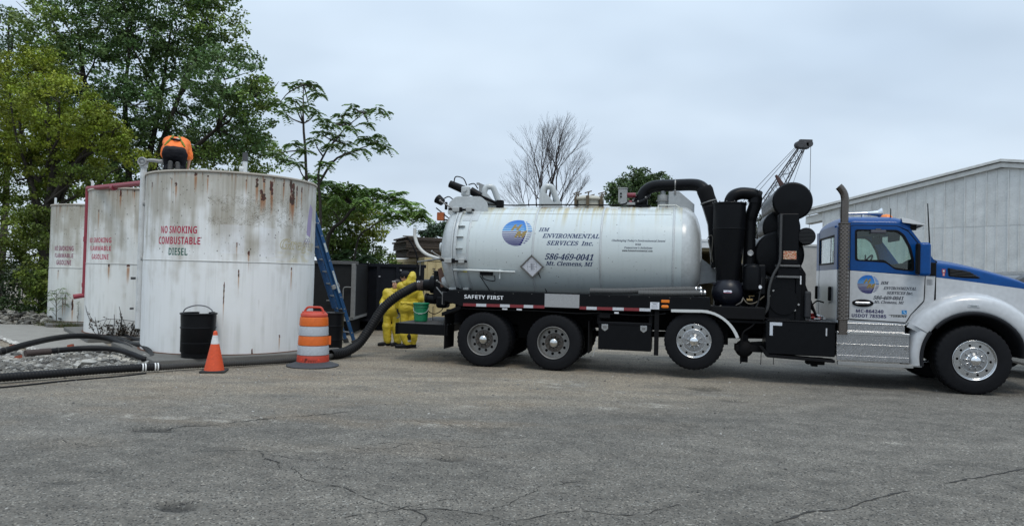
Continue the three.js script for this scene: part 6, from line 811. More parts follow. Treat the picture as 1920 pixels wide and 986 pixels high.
  const holes = canvasTex(256, 1024, (c) => { c.fillStyle = '#fff'; c.fillRect(0, 0, 256, 1024); c.fillStyle = '#000'; for (let j = 0; j < 50; j++) for (let i = 0; i < 9; i++) { c.beginPath(); c.ellipse(14 + i * 28.4 + (j % 2) * 14, 10 + j * 20.4, 8.5, 5.2, 0, 0, 7); c.fill(); } }, false);
  const guard = std(0.17, 0.15, 0.135, 0.42, 0.85, { alphaMap: holes, alphaTest: 0.5, side: THREE.DoubleSide });
  part('heat_guard', [new THREE.CylinderGeometry(0.093, 0.093, 1.62, 36, 1, true).translate(sx, 1.965, sz)], guard, st, true);
  part('guard_rim', [lathe([[0.09, -0.012], [0.098, -0.012], [0.098, 0.012], [0.09, 0.012]], 'y', [sx, 2.775, sz], 28), lathe([[0.09, -0.012], [0.098, -0.012], [0.098, 0.012], [0.09, 0.012]], 'y', [sx, 1.155, sz], 28), box(0.06, 0.05, 0.2, sx, 2.6, sz - 0.16, 0.01), box(0.06, 0.05, 0.2, sx, 1.4, sz - 0.16, 0.01)], brown, st);
}
{ // hood: blue band above, white flanks below, narrowing to the nose
  const h = new THREE.Group(); h.name = 'hood'; truck.add(h);
  const k = (t) => (t - 7.81) / 1.85, edgeY = (t) => 2.15 - 0.10 * k(t) - 0.36 * k(t) ** 1.6 - 0.3 * Math.max(0, k(t) - 0.75), topY = (t) => edgeY(t) + 0.10 - 0.02 * k(t), bandY = (t) => 1.905 - 0.19 * k(t) - 0.03 * k(t) ** 2 - 0.12 * Math.max(0, k(t) - 0.75), half = (t) => 1.02 - 0.26 * k(t) - 0.1 * Math.max(0, k(t) - 0.7);
  const section = (t, v) => {  // v 0..1: near flank bottom to far flank bottom of the blue part
    const hw = half(t), e = edgeY(t), c = topY(t), b = bandY(t), w = Math.abs(v - 0.5) * 2, s = v < 0.5 ? 1 : -1;
    if (w > 0.72) { const q = (w - 0.72) / 0.28; return [t, lerp(e, b, q) - 0.0, ZC + s * hw * lerp(0.97, 1.0, Math.sqrt(q))]; }
    const q = w / 0.72; return [t, c + (e - c) * q ** 3, ZC + s * hw * 0.97 * (q - 0.04 * sin(q * PI))];
  };
  part('hood_top', [grid(30, 56, (u, v) => section(lerp(7.81, 9.66, u), v))], cabBlue, h);
  const low = (t) => lerp(1.30, 1.2, k(t));
  for (const s of [1, -1]) part('hood_flank', [grid(30, 8, (u, v) => { const t = lerp(7.81, 9.66, u), hw = half(t); return [t, lerp(bandY(t) - 0.0005, low(t), v), ZC + s * (hw + 0.015 * sin(v * PI / 2))]; })], cabWhite, h);
  part('hood_edge', [ext([[7.775, 1.44], [7.812, 1.44], [7.812, 2.15], [7.79, 2.15]], -0.30, -0.215)], trimBlack, h);
  part('nose', [grid(20, 8, (u, v) => { const z = ZC + lerp(-1, 1, u) * half(9.66), b = 1 - ((u - 0.5) * 2) ** 2; return [9.66 + 0.10 * b * (1 - v * 0.4), lerp(edgeY(9.66) + 0.06 * b, 0.62, v), z]; })], polished, h);
  part('bumper', [box(0.16, 0.36, 2.45, 9.72, 0.55, ZC, 0.06)], polished, truck);
  parts('head_lamp', [box(0.28, 0.22, 0.34, 9.45, 1.22, -0.42, 0.08), box(0.28, 0.22, 0.34, 9.45, 1.22, -2.08, 0.08)], polished, truck);
  const flankZ = (t) => ZC + half(t);
  const vent = [[8.0, 2.068], [8.355, 2.005], [8.58, 1.865], [8.01, 1.925]], onFlank = (x, y) => { const q = clamp((edgeY(x) - y) / (edgeY(x) - bandY(x)), 0, 1); return ZC + half(x) * lerp(0.97, 1.0, Math.sqrt(q)); };
  const sheet = (pts, o) => { const s = new THREE.ShapeGeometry(shapeOf(roundPoly(pts, 0.02)), 4), p = s.attributes.position; for (let i = 0; i < p.count; i++) p.setZ(i, onFlank(p.getX(i), p.getY(i)) + o); s.computeVertexNormals(); return s; };
  const vn = part('hood_vent', [ext(roundPoly(vent, 0.02), -0.005, 0.012, 0.003).applyMatrix4(new THREE.Matrix4().makeRotationY(0.148)).translate(0.085, 0, 0).translate(0, 0, onFlank(8.28, 1.97) + 1.215)], trimBlack, h);
  part('vent_slat', Array.from({ length: 5 }, (_, i) => { const y = 1.945 + i * 0.024, x1 = 8.5 - i * 0.05; return cyl([8.03, y, onFlank(8.03, y) + 0.02], [x1, y - 0.012, onFlank(x1, y) + 0.02], 0.005, 0.005, 5); }), std(0.03, 0.03, 0.03, 0.5), vn);
  const em = canvasTex(64, 128, (c) => { c.clearRect(0, 0, 64, 128); c.strokeStyle = '#c33b2b'; c.lineWidth = 8; c.strokeRect(6, 8, 50, 52); c.fillStyle = '#d8d2cf'; c.fillRect(16, 18, 30, 34); c.fillStyle = '#c33b2b'; c.fillRect(14, 66, 36, 54); c.fillStyle = '#d8d2cf'; for (let i = 0; i < 4; i++) c.fillRect(18, 72 + i * 12, 28, 5); });
  const e = new THREE.Mesh(new THREE.PlaneGeometry(0.06, 0.125), std(1, 1, 1, 0.4, 0, { map: em, transparent: true })); e.name = 'hood_badge'; e.position.set(7.935, 1.985, onFlank(7.935, 1.985) + 0.005); e.rotation.y = 0.14; h.add(e);
  part('hood_latch', [box(0.05, 0.03, 0.05, 7.80, 2.16, -0.24, 0.01), tube([[7.74, 2.17, -0.24], [7.77, 2.2, -0.24], [7.83, 2.16, -0.24]], 0.008, 10, 5)], trimBlack, h);
  // fenders: bulging arch over the steering wheel, black flare, rear mud guard
  const C = [8.325, 0.565];
  for (const s of [1, -1]) {
    const Z = (z) => (s > 0 ? z : -2.5 - z), f = new THREE.Group(); f.name = 'fender'; truck.add(f);
    const arch = (a0, a1, prof, n) => grid(n, 40, (u, v) => { const a = lerp(a0, a1, v), i = u * (prof.length - 1), q = Math.min(Math.floor(i), prof.length - 2), w = i - q, r = lerp(prof[q][0], prof[q + 1][0], w), z = lerp(prof[q][1], prof[q + 1][1], w); const taperIn = 0.20 * sstep(0.7 - a, 0, 0.9); return [C[0] + r * cos(a), C[1] + r * sin(a), Z(z - taperIn)]; });
    const D = PI / 180, sm = (p) => new THREE.CatmullRomCurve3(p.map(([r, z]) => V(r, z, 0))).getPoints(24).map((q) => [q.x, q.y]);
    const prof = sm([[0.775, -0.03], [0.80, -0.008], [0.84, 0.0], [0.92, -0.005], [1.0, -0.035], [1.05, -0.09], [1.085, -0.17], [1.10, -0.26], [1.11, -0.40]]);
    part('fender_arch', [arch(149 * D, 6 * D, prof, 24)], cabWhite, f);
    part('fender_tip', [grid(10, 10, (u, v) => { const a = lerp(149, 153, v) * D, r = lerp(0.80, 1.10, u); return [C[0] + r * cos(a), C[1] + r * sin(a), Z(-0.01 - 0.09 * u * u - 0.02 * v)]; })], cabWhite, f);
    const flare = sm([[0.66, -0.40], [0.715, -0.14], [0.725, -0.02], [0.745, 0.014], [0.775, 0.016], [0.79, -0.004]]);
    part('wheel_flare', [arch(139 * D, 4 * D, flare, 24)], phys(0.015, 0.0155, 0.018, 0.6, 0, { ...NS }), f);
    part('arch_lining', [arch(190 * D, 0, [[0.66, -0.4], [0.70, -0.6], [0.70, -0.75]], 8)], trimBlack, f);
    const gp = sm([[0.79, -0.02], [0.83, -0.004], [0.90, -0.02], [0.945, -0.07], [0.965, -0.2], [0.96, -0.4]]);
    const mg = part('mud_guard', [arch(189 * D, 150 * D, gp.map(([r, z]) => [r, z]), 20)], cabWhite, f); part('guard_flare', [arch(190 * D, 146 * D, flare.map(([r, z]) => [r + 0.02, z - 0.004]), 20)], phys(0.015, 0.0155, 0.018, 0.6, 0, { ...NS }), mg); part('guard_foot', box(0.2, 0.04, 0.36, C[0] - 0.86, 0.425, Z(-0.22), 0.01), cabWhite, mg);
    const [lx, ly] = [8.30, 1.448]; const ml = part('marker_lamp', [ext(roundPoly([[lx - 0.095, ly - 0.025], [lx - 0.075, ly + 0.028], [lx + 0.075, ly + 0.022], [lx + 0.09, ly - 0.03]], 0.012), Z(-0.03), Z(0.006), 0.004)], std(0.5, 0.52, 0.54, 0.25, 0.4), f); part('lamp_lens', [ext(roundPoly([[lx - 0.05, ly - 0.012], [lx - 0.04, ly + 0.016], [lx + 0.045, ly + 0.013], [lx + 0.055, ly - 0.015]], 0.008), Z(-0.02), Z(0.010), 0.002)], std(0.25, 0.27, 0.28, 0.2), ml);
  }
  // aluminium steps
  const plate = canvasTex(256, 256, (c) => { c.fillStyle = '#555'; c.fillRect(0, 0, 256, 256); c.fillStyle = '#fff'; for (let j = 0; j < 8; j++) for (let i = 0; i < 8; i++) { c.save(); c.translate(16 + i * 32, 16 + j * 32); c.rotate((i + j) % 2 ? 0.8 : -0.8); c.beginPath(); c.ellipse(0, 0, 13, 3.4, 0, 0, 7); c.fill(); c.restore(); } }, false, true);
  const tread = std(0.48, 0.48, 0.485, 0.38, 0.9, { bumpMap: rep(plate, 4.5), bumpScale: 0.004, roughnessMap: rep(grimeRough, 3), map: rep(grime, 2) });
  const sb = part('step_box', [box(1.115, 0.40, 0.60, 6.802, 0.725, -0.315, 0.006), box(1.115, 0.09, 0.03, 6.802, 0.51, -0.006, 0.006)], tread, truck);
  part('upper_step', [box(0.935, 0.13, 0.5, 6.855, 1.02, -0.38, 0.006)], tread, sb);
  part('step_edge', [box(0.94, 0.014, 0.02, 6.855, 1.088, -0.13, 0.004), box(0.94, 0.014, 0.02, 6.855, 0.958, -0.125, 0.004), box(1.11, 0.05, 0.012, 6.802, 0.93, -0.010, 0.003), box(0.2, 0.025, 0.05, 6.34, 0.935, 0.0, 0.004), box(0.1, 0.025, 0.05, 7.31, 0.935, 0.0, 0.004), box(1.12, 0.012, 0.012, 6.802, 0.74, -0.012, 0.003)], polished, sb);
  part('lower_rail', [box(1.16, 0.062, 0.08, 6.845, 0.415, -0.04, 0.006)], std(0.40, 0.40, 0.39, 0.5, 0.6, { map: rep(grime, 4) }), sb);
  parts('step_bolt', [[6.28, 0.72], [7.31, 0.70]].map(([x, y]) => cyl([x, y, -0.02], [x, y, -0.004], 0.018, 0.018, 10)), dullAlu, sb);
  part('step_box', [box(1.115, 0.46, 0.60, 6.802, 0.71, -2.19, 0.006), box(0.935, 0.13, 0.5, 6.855, 1.02, -2.12, 0.006)], tread, truck);
  part('engine_block', [span(7.85, 9.3, 0.7, 1.6, -1.7, -0.8, 0.08), span(6.4, 7.9, 0.75, 1.05, -1.55, -0.95, 0.05)], chassisBlack, truck);
}
// ---------------------------------------------------------------- trees and plants
const bark = std(0.055, 0.045, 0.036, 0.95, 0, { map: rep(grime, 1.5), bumpMap: rep(grain, 2, 0.6), bumpScale: 0.02 }), paleBark = std(0.12, 0.105, 0.09, 0.9, 0, { map: rep(grime, 2) }), darkTwig = std(0.045, 0.037, 0.03, 0.9);
const leafMat = new THREE.MeshPhysicalMaterial({ vertexColors: true, roughness: 0.62, specularIntensity: 0.5, transmission: 0.3, side: THREE.DoubleSide });
class Leaves {
  constructor() { this.P = []; this.C = []; this.I = []; }
  leaf(p, dir, up, len, wid, c) {  // one leaf: a pointed blade folded along its midrib
    const sx = dir[1] * up[2] - dir[2] * up[1], sy = dir[2] * up[0] - dir[0] * up[2], sz = dir[0] * up[1] - dir[1] * up[0], k = this.P.length / 3, h = 0.12 * wid, m = 0.45;
    this.P.push(p[0], p[1], p[2], p[0] + dir[0] * len * m + sx * wid + up[0] * h, p[1] + dir[1] * len * m + sy * wid + up[1] * h, p[2] + dir[2] * len * m + sz * wid + up[2] * h, p[0] + dir[0] * len, p[1] + dir[1] * len, p[2] + dir[2] * len, p[0] + dir[0] * len * m - sx * wid + up[0] * h, p[1] + dir[1] * len * m - sy * wid + up[1] * h, p[2] + dir[2] * len * m - sz * wid + up[2] * h);
    for (let i = 0; i < 4; i++) this.C.push(c[0], c[1], c[2]);
    this.I.push(k, k + 1, k + 2, k, k + 2, k + 3);
  }
  cluster(x, y, z, r, n, size, col, droop = 0.2) {
    const tone = rr(0.6, 1.4), warm = rr(0.9, 1.12);
    for (let i = 0; i < n; i++) {
      const a = rr(0, 2 * PI), b = Math.acos(rr(-1, 1)), q = r * Math.cbrt(rnd()) , px = x + q * sin(b) * cos(a), py = y + q * cos(b) * 0.62, pz = z + q * sin(b) * sin(a);
      let d = [rr(-1, 1), rr(-1, 0.6) - droop, rr(-1, 1)], l = hypot(...d); d = d.map((v) => v / l);
      let u = [rr(-0.8, 0.8), rr(0.2, 1), rr(-0.8, 0.8)], dt = u[0] * d[0] + u[1] * d[1] + u[2] * d[2]; u = u.map((v, j) => v - dt * d[j]); l = hypot(...u) || 1; u = u.map((v) => v / l);
      const s = size * rr(0.7, 1.3), t = tone * rr(0.7, 1.35);
      this.leaf([px, py, pz], d, u, s, s * 0.36, [col[0] * t * warm, col[1] * t, col[2] * t]);
    }
  }
  blob(b, per, clusterR, leafN, size, col, hollow = 0.35) {  // ellipsoid filled with leaf clusters, denser towards its skin
    const [x, y, z, rx, ry] = b, rz = (rx + ry) * 0.55, n = Math.round(per * rx * ry);
    for (let i = 0; i < n; i++) { const a = rr(0, 2 * PI), c = rr(-1, 1), s = Math.sqrt(1 - c * c), q = hollow + (1.08 - hollow) * rnd() ** 0.6; this.cluster(x + rx * q * s * cos(a), y + ry * q * c, z + rz * q * s * sin(a), clusterR * rr(0.6, 1.25), Math.round(leafN * rr(0.6, 1.3)), size, col); }
  }
  frond(p, dir, len, pairs, leaf, col) {  // compound leaf: arched stalk with paired leaflets
    const side = [-dir[2], 0, dir[0]], L = hypot(...side) || 1; side[0] /= L; side[2] /= L; const t0 = rr(0.75, 1.25);
    for (let i = 2; i <= pairs; i++) {
      const f = i / pairs, x = p[0] + dir[0] * len * f, z = p[2] + dir[2] * len * f, y = p[1] + (dir[1] * f - 0.55 * f * f) * len, s = leaf * (1.05 - 0.5 * Math.abs(f - 0.45));
      for (const k of [-1, 1]) { const d = [side[0] * k * 0.85 + dir[0] * 0.4, -0.35 + rr(-0.15, 0.1), side[2] * k * 0.85 + dir[2] * 0.4], l = hypot(...d), t = t0 * rr(0.8, 1.25); this.leaf([x, y, z], d.map((v) => v / l), [0.25 * rr(-1, 1), 1, 0.25 * rr(-1, 1)], s, s * 0.36, [col[0] * t, col[1] * t, col[2] * t]); }
    }
  }
  tuft(p, n, len, pairs, leaf, col) { for (let i = 0; i < n; i++) { const a = (i / n) * 2 * PI + rr(-0.4, 0.4), e = rr(-0.45, 0.75); this.frond(p, [cos(a) * cos(e), sin(e), sin(a) * cos(e)], len * rr(0.65, 1.15), pairs, leaf, col); } }
  mesh(name, parent) { const g = new THREE.BufferGeometry(); g.setAttribute('position', new THREE.Float32BufferAttribute(this.P, 3)); g.setAttribute('color', new THREE.Float32BufferAttribute(this.C, 3)); g.setIndex(this.I); g.computeVertexNormals(); const m = new THREE.Mesh(g, leafMat); m.name = name; parent.add(m); return m; }
}
const wander = (a, b, w, n = 4) => { const o = []; for (let i = 0; i <= n; i++) { const t = i / n, k = i && i < n ? w : 0; o.push([lerp(a[0], b[0], t) + rr(-k, k), lerp(a[1], b[1], t) + rr(-k, k) * 0.6, lerp(a[2], b[2], t) + rr(-k, k)]); } return o; };
const cottonBlobs = [[-19.0,11.2,-29.0,1.5,1.3],[-18.0,11.9,-30.2,1.8,1.6],[-16.1,11.5,-29.5,1.8,1.3],[-14.7,11.9,-30.4,1.8,1.6],[-13.2,12.0,-30.5,1.3,1.3],[-11.7,9.3,-28.3,1.7,1.3],[-10.4,8.6,-28.1,0.9,0.8],[-14.9,9.8,-31.3,1.9,1.4],[-15.7,8.3,-29.0,1.5,1.1],[-17.7,9.5,-28.9,2.0,1.3],[-14.1,7.8,-32.0,2.6,1.2],[-11.3,7.5,-29.9,1.1,1.0],[-15.7,7.2,-31.3,2.4,1.1],[-17.5,6.8,-29.9,2.0,1.1],[-19.5,8.3,-30.6,1.8,1.4],[-16.7,13.5,-28.6,1.9,1.1],[-15.6,14.5,-30.5,2.1,1.1],[-20.8,14.3,-31.5,1.4,0.9],[-13.4,13.7,-30.1,1.4,1.0],[-11.1,6.7,-31.0,0.9,0.8],[-20.8,10.4,-30.7,1.0,1.0],[-17.5,5.3,-28.3,1.5,1.0],[-17.1,5.7,-31.0,1.4,0.9],[-12.9,6.1,-30.4,1.8,0.9]];
const elmBlobs = [[-16.2,8.0,-23.4,1.1,0.8],[-14.6,6.9,-22.6,1.3,0.9],[-17.5,6.5,-25.1,1.3,1.1],[-14.2,5.9,-23.9,0.9,0.6],[-15.9,5.4,-24.7,1.4,0.9],[-17.7,4.7,-25.1,1.1,1.0],[-16.2,3.7,-24.6,0.9,0.8],[-14.7,6.6,-25.3,0.7,0.4],[-16.8,3.0,-23.7,0.9,0.6],[-15.7,6.5,-24.9,1.1,0.7],[-13.5,5.7,-23.8,0.4,0.4],[-16.7,2.2,-25.3,0.6,1.1],[-18.9,6.3,-25.1,1.1,1.7],[-14.9,0.6,-22.8,0.4,0.9],[-15.6,2.9,-23.2,0.8,0.7],[-17.4,2.0,-24.2,0.8,0.5],[-15.2,1.4,-23.0,0.5,0.8],[-13.3,6.1,-23.4,0.5,0.35],[-13.9,6.9,-23.6,0.5,0.35],[-15.9,8.6,-23.6,0.6,0.4],[-17.3,8.2,-24,0.7,0.4],[-12.7,5.3,-23.9,0.45,0.35],[-14.4,4.6,-23.6,0.7,0.5]];
const farBlobs = [[-25.1,13.5,-34.5,1.0,1.0],[-25.1,11.3,-34.9,1.3,1.3],[-27.9,9.8,-37.9,1.7,1.7],[-27.8,12.3,-35.7,1.6,2.4],[-24.7,9.8,-36.5,1.2,1.6]];
const bushBlobs = [[-5.8,3.5,-23.4,0.8,0.9],[-4.9,3.4,-24.0,0.7,0.8],[-6.1,2.6,-23.7,0.8,0.6],[-5.5,2.5,-24.3,1.1,0.5],[-6.6,3.9,-24.3,0.5,0.7],[-5.9,4.2,-25.2,0.8,0.6],[-4.8,2.1,-24.5,0.9,0.4]];
const roundBlobs = [[8.2,8.4,-55.9,1.0,1.1],[9.6,9.3,-55.7,1.4,1.2],[11.5,9.4,-56.0,0.9,0.8],[10.1,8.2,-55.3,2.2,1.0],[8.5,6.9,-54.3,1.2,1.0],[11.6,8.0,-55.7,1.0,1.0]];
const sumacBlobs = [[-4.5,4.2,-40.5,0.7,0.4],[-4.9,3.9,-40.4,0.4,0.3],[-3.8,4.3,-40.1,0.5,0.5]];
const paleBlobs = [[21.0,6.3,-60.2,1.0,1.3],[19.9,5.7,-59.7,1.1,0.9]];
const tuftsA = [[-6.61,7.47,-21.53],[-6.06,7.3,-21.12],[-5.78,6.94,-20.66],[-6.4,6.67,-20.3],[-7.23,6.81,-21.57],[-6.4,6.82,-21.78],[-6.23,6.4,-20.34],[-6.08,6.54,-21.48],[-6.83,6.38,-20.86],[-5.56,6.13,-20.44],[-5.35,6.01,-20.67],[-4.95,6.75,-21.43],[-4.66,6.68,-21.6],[-4.0,6.47,-20.27],[-5.11,6.24,-21.18],[-4.67,5.82,-20.27],[-5.36,5.83,-21.35],[-4.45,5.67,-20.73],[-4.14,5.93,-21.61],[-3.96,5.61,-21.77],[-4.17,5.54,-21.01],[-5.23,5.69,-21.8],[-5.4,5.42,-20.7],[-5.79,5.51,-20.32],[-5.81,5.88,-21.16],[-6.02,5.17,-20.25],[-6.47,5.42,-20.52],[-7.06,5.14,-20.85],[-6.82,5.04,-21.18],[-6.28,4.83,-20.45],[-5.38,4.82,-20.27],[-5.06,5.37,-21.59],[-4.48,5.32,-20.7],[-5.36,6.55,-21.73],[-4.51,6.3,-21.63]];
const tuftsB = [[-4.92,4.39,-21.8],[-5.34,4.29,-21.94],[-4.57,4.26,-22.03],[-4.32,4.32,-22.23],[-3.96,4.17,-22.15],[-3.6,4.24,-22.09],[-3.67,4.02,-22.19],[-3.39,3.89,-22.7],[-3.41,4.0,-22.01],[-2.92,3.72,-21.89],[-2.81,3.53,-22.35],[-3.45,3.61,-21.58],[-3.67,3.5,-21.68],[-4.22,3.53,-22.76],[-5.84,4.51,-22.03],[-6.0,4.06,-22.08],[-4.5,3.94,-21.22],[-5.07,4.16,-21.86],[-4.38,3.91,-22.13],[-3.88,3.75,-21.23],[-3.24,3.61,-22.19],[-3.05,3.58,-22.21],[-5.34,3.93,-21.3],[-4.85,3.7,-22.2],[-6.04,4.42,-21.95],[-6.28,4.71,-22.29],[-5.55,4.41,-21.76]];
const tuftsC = [[-5.58,2.27,-23.17],[-5.24,2.42,-23.19],[-4.59,2.25,-22.62],[-5.91,2.14,-23.14],[-5.0,2.08,-23.37],[-5.35,2.1,-22.97]];
{ // tall dark tree with several stems behind the tanks
  const t = thing('broadleaf_tree', 'tall dark green many-stemmed tree towering behind the storage tanks', 'tree');
  const base = [-16.3, -0.1, -30.4], stems = [[[-16.9, 5.5, -30.2], [-18.0, 8.6, -29.8], [-18.6, 12.2, -29.6]], [[-16.5, 5, -30.4], [-16.6, 8.7, -30], [-16.3, 12.5, -29.8]], [[-16, 5.2, -30.6], [-15.4, 9, -30.6], [-14.9, 12.6, -30.4]], [[-15.6, 5.4, -30.4], [-14.5, 8.8, -30.2], [-13.2, 12, -30.2]], [[-15.2, 5.0, -30], [-12.6, 7.6, -29.8], [-11.2, 9.6, -29.4]], [[-17.5, 4.2, -30], [-19.2, 7.2, -29.8], [-20.4, 10, -30.2]]];
  const limbs = stems.map((s) => taper([[base[0] + rr(-0.3, 0.3), -0.1, base[2] + rr(-0.3, 0.3)], ...s], [0.2, 0.15, 0.10, 0.03], 8)), twigs = [];
  for (const b of cottonBlobs) { const s = stems[Math.floor(rnd() * 6)], best = stems.reduce((q, w) => (hypot(w[1][0] - b[0], w[1][1] - b[1]) < hypot(q[1][0] - b[0], q[1][1] - b[1]) ? w : q)); twigs.push(taper(wander(best[1], b, 0.25), [0.06, 0.035, 0.012], 5)); for (let i = 0; i < 4; i++) twigs.push(taper(wander(b, [b[0] + rr(-1, 1) * b[3], b[1] + rr(-0.3, 1) * b[4], b[2] + rr(-1, 1) * b[3]], 0.12, 3), [0.03, 0.008], 4)); }
  part('trunk', limbs, bark, t); part('branches', twigs, bark, t);
  const L = new Leaves(); for (const b of cottonBlobs) L.blob(b, 44, 0.36, 46, 0.125, rnd() < 0.35 ? [0.16, 0.235, 0.05] : [0.098, 0.168, 0.05], 0.5); L.mesh('crown', t);
}
{ // yellow-green tree at the left edge
  const t = thing('broadleaf_tree', 'yellow-green leafy tree at the left edge in front of the taller dark tree', 'tree');
  part('trunk', [taper([[-15.9, -0.1, -24.4], [-16.0, 2.6, -24.3], [-15.8, 4.4, -24.2], [-15.4, 7.2, -23.8]], [0.3, 0.2, 0.12, 0.03], 9), taper([[-16.0, 2.6, -24.3], [-17, 4.8, -24.8], [-17.6, 7, -25]], [0.17, 0.1, 0.04], 7), taper([[-15.9, 3.6, -24.2], [-14.8, 5.2, -23.9], [-13.9, 6.3, -24]], [0.14, 0.09, 0.03], 7)], bark, t);
  part('branches', elmBlobs.flatMap((b) => [taper(wander([-16 + rr(-0.3, 0.6), Math.min(b[1], rr(3, 5)), -24.2], b, 0.2), [0.07, 0.04, 0.015], 5), ...[0, 1, 2].map(() => taper(wander(b, [b[0] + rr(-1, 1) * b[3], b[1] + rr(-0.5, 1) * b[4], b[2] + rr(-1, 1) * b[3]], 0.1, 3), [0.02, 0.006], 4))]), bark, t);
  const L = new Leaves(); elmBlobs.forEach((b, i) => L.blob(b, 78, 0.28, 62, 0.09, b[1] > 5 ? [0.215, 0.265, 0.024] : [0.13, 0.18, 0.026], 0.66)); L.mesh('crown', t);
}
{
  const t = thing('broadleaf_tree', 'thin dark tree in the upper left corner behind the yellow-green tree', 'tree');
  part('trunk', [taper([[-26, -0.1, -36], [-25.8, 6, -36], [-25.3, 14, -35]], [0.2, 0.13, 0.03], 8), ...farBlobs.map((b) => taper(wander([-25.8, b[1] - 2, -36], b, 0.2), [0.1, 0.02], 5))], bark, t);
  const L = new Leaves(); for (const b of farBlobs) L.blob(b, 34, 0.38, 28, 0.13, [0.075, 0.13, 0.05], 0.2); L.mesh('crown', t);
}
{ // tree of heaven: thin stems, tufts of long compound leaves
  const t = thing('open_tree', 'thin open-branched tree with tufts of feathery leaves right of the diesel tank', 'tree'); const g = [0.13, 0.215, 0.05];
  const main = [[-5.9, -0.1, -21.2], [-5.99, 3.4, -21], [-6.16, 4.4, -21], [-6.22, 5.3, -21], [-6.31, 6.1, -21], [-6.4, 7.3, -21.2]], second = [[-5.7, -0.1, -21], [-5.72, 3.4, -21], [-5.82, 4.5, -21], [-5.7, 5.15, -21], [-5.35, 5.6, -21], [-5.0, 6.05, -21], [-4.5, 6.45, -21]], third = [[-5.80, 4.3, -21], [-5.38, 5.0, -21], [-4.9, 5.3, -21.1], [-4.2, 5.6, -21.2]];
  part('trunk', taper(main, [0.085, 0.07, 0.055, 0.045, 0.035, 0.012], 7), darkTwig, t); part('trunk', taper(second, [0.08, 0.06, 0.045, 0.03, 0.01], 7), darkTwig, t); part('limb', taper(third, [0.04, 0.03, 0.01], 6), darkTwig, t);
  const nodes = [...main.slice(2), ...second.slice(2), ...third], br = [];
  for (const p of tuftsA) { const q = nodes.reduce((a, b) => (hypot(a[0] - p[0], a[1] - p[1], a[2] - p[2]) < hypot(b[0] - p[0], b[1] - p[1], b[2] - p[2]) ? a : b)); br.push(taper([q, [lerp(q[0], p[0], 0.6), lerp(q[1], p[1], 0.4), lerp(q[2], p[2], 0.5)], p], [0.028, 0.018, 0.009], 5)); }
  part('branches', br, darkTwig, t);
  const L = new Leaves(); for (const p of tuftsA) { L.tuft(p, 8, 0.34, 7, 0.14, g); if (rnd() < 0.4) L.tuft([p[0] + rr(-0.3, 0.3), p[1] + rr(-0.12, 0.1), p[2] + rr(-0.2, 0.2)], 6, 0.26, 6, 0.125, g); } L.mesh('crown', t);
}
{
  const t = thing('open_tree', 'low spreading tree with feathery leaf tufts reaching right above the black dumpster', 'tree'); const g = [0.18, 0.30, 0.06];
  const a = [[-5.9, -0.1, -22.6], [-5.85, 2.7, -22.4], [-5.33, 3.25, -22], [-4.93, 3.75, -22], [-4.5, 3.98, -22], [-3.7, 4.05, -22]], b = [[-5.2, -0.1, -22.6], [-4.9, 2.6, -22.3], [-4.49, 3.05, -22], [-4.09, 3.35, -22], [-3.59, 3.42, -22], [-3.09, 3.38, -22], [-2.8, 3.5, -22.1]];
  part('trunk', taper(a, [0.11, 0.085, 0.065, 0.045, 0.015], 7), darkTwig, t); part('trunk', taper(b, [0.07, 0.05, 0.03, 0.02, 0.01], 6), darkTwig, t);
  const nodes = [...a.slice(1), ...b.slice(1)];
  part('branches', tuftsB.map((p) => { const q = nodes.reduce((m, n) => (hypot(m[0] - p[0], m[1] - p[1], m[2] - p[2]) < hypot(n[0] - p[0], n[1] - p[1], n[2] - p[2]) ? m : n)); return taper([q, [lerp(q[0], p[0], 0.5), lerp(q[1], p[1], 0.5) + 0.03, lerp(q[2], p[2], 0.5)], p], [0.022, 0.008], 5); }), darkTwig, t);
  const L = new Leaves(); for (const p of tuftsB) { L.tuft(p, 10, 0.38, 8, 0.145, g); L.tuft([p[0] + rr(-0.25, 0.25), p[1] - rr(0, 0.16), p[2] + rr(-0.25, 0.25)], 6, 0.32, 7, 0.135, g); } L.mesh('crown', t);
}
{
  const t = thing('shrub', 'dense green bushes behind the black dumpster and the ladder', 'bush');
  part('stems', bushBlobs.map((b) => taper(wander([b[0] + rr(-0.3, 0.3), -0.1, b[2] - 0.2], b, 0.15), [0.06, 0.03, 0.012], 5)), darkTwig, t);
  const L = new Leaves(); bushBlobs.forEach((b, i) => L.blob(b, 190, 0.19, 32, 0.085, i % 3 === 1 ? [0.23, 0.27, 0.042] : [0.12, 0.18, 0.036], 0.2)); for (const p of tuftsC) L.tuft(p, 12, 0.55, 10, 0.13, [0.065, 0.125, 0.035]); L.mesh('foliage', t);
}
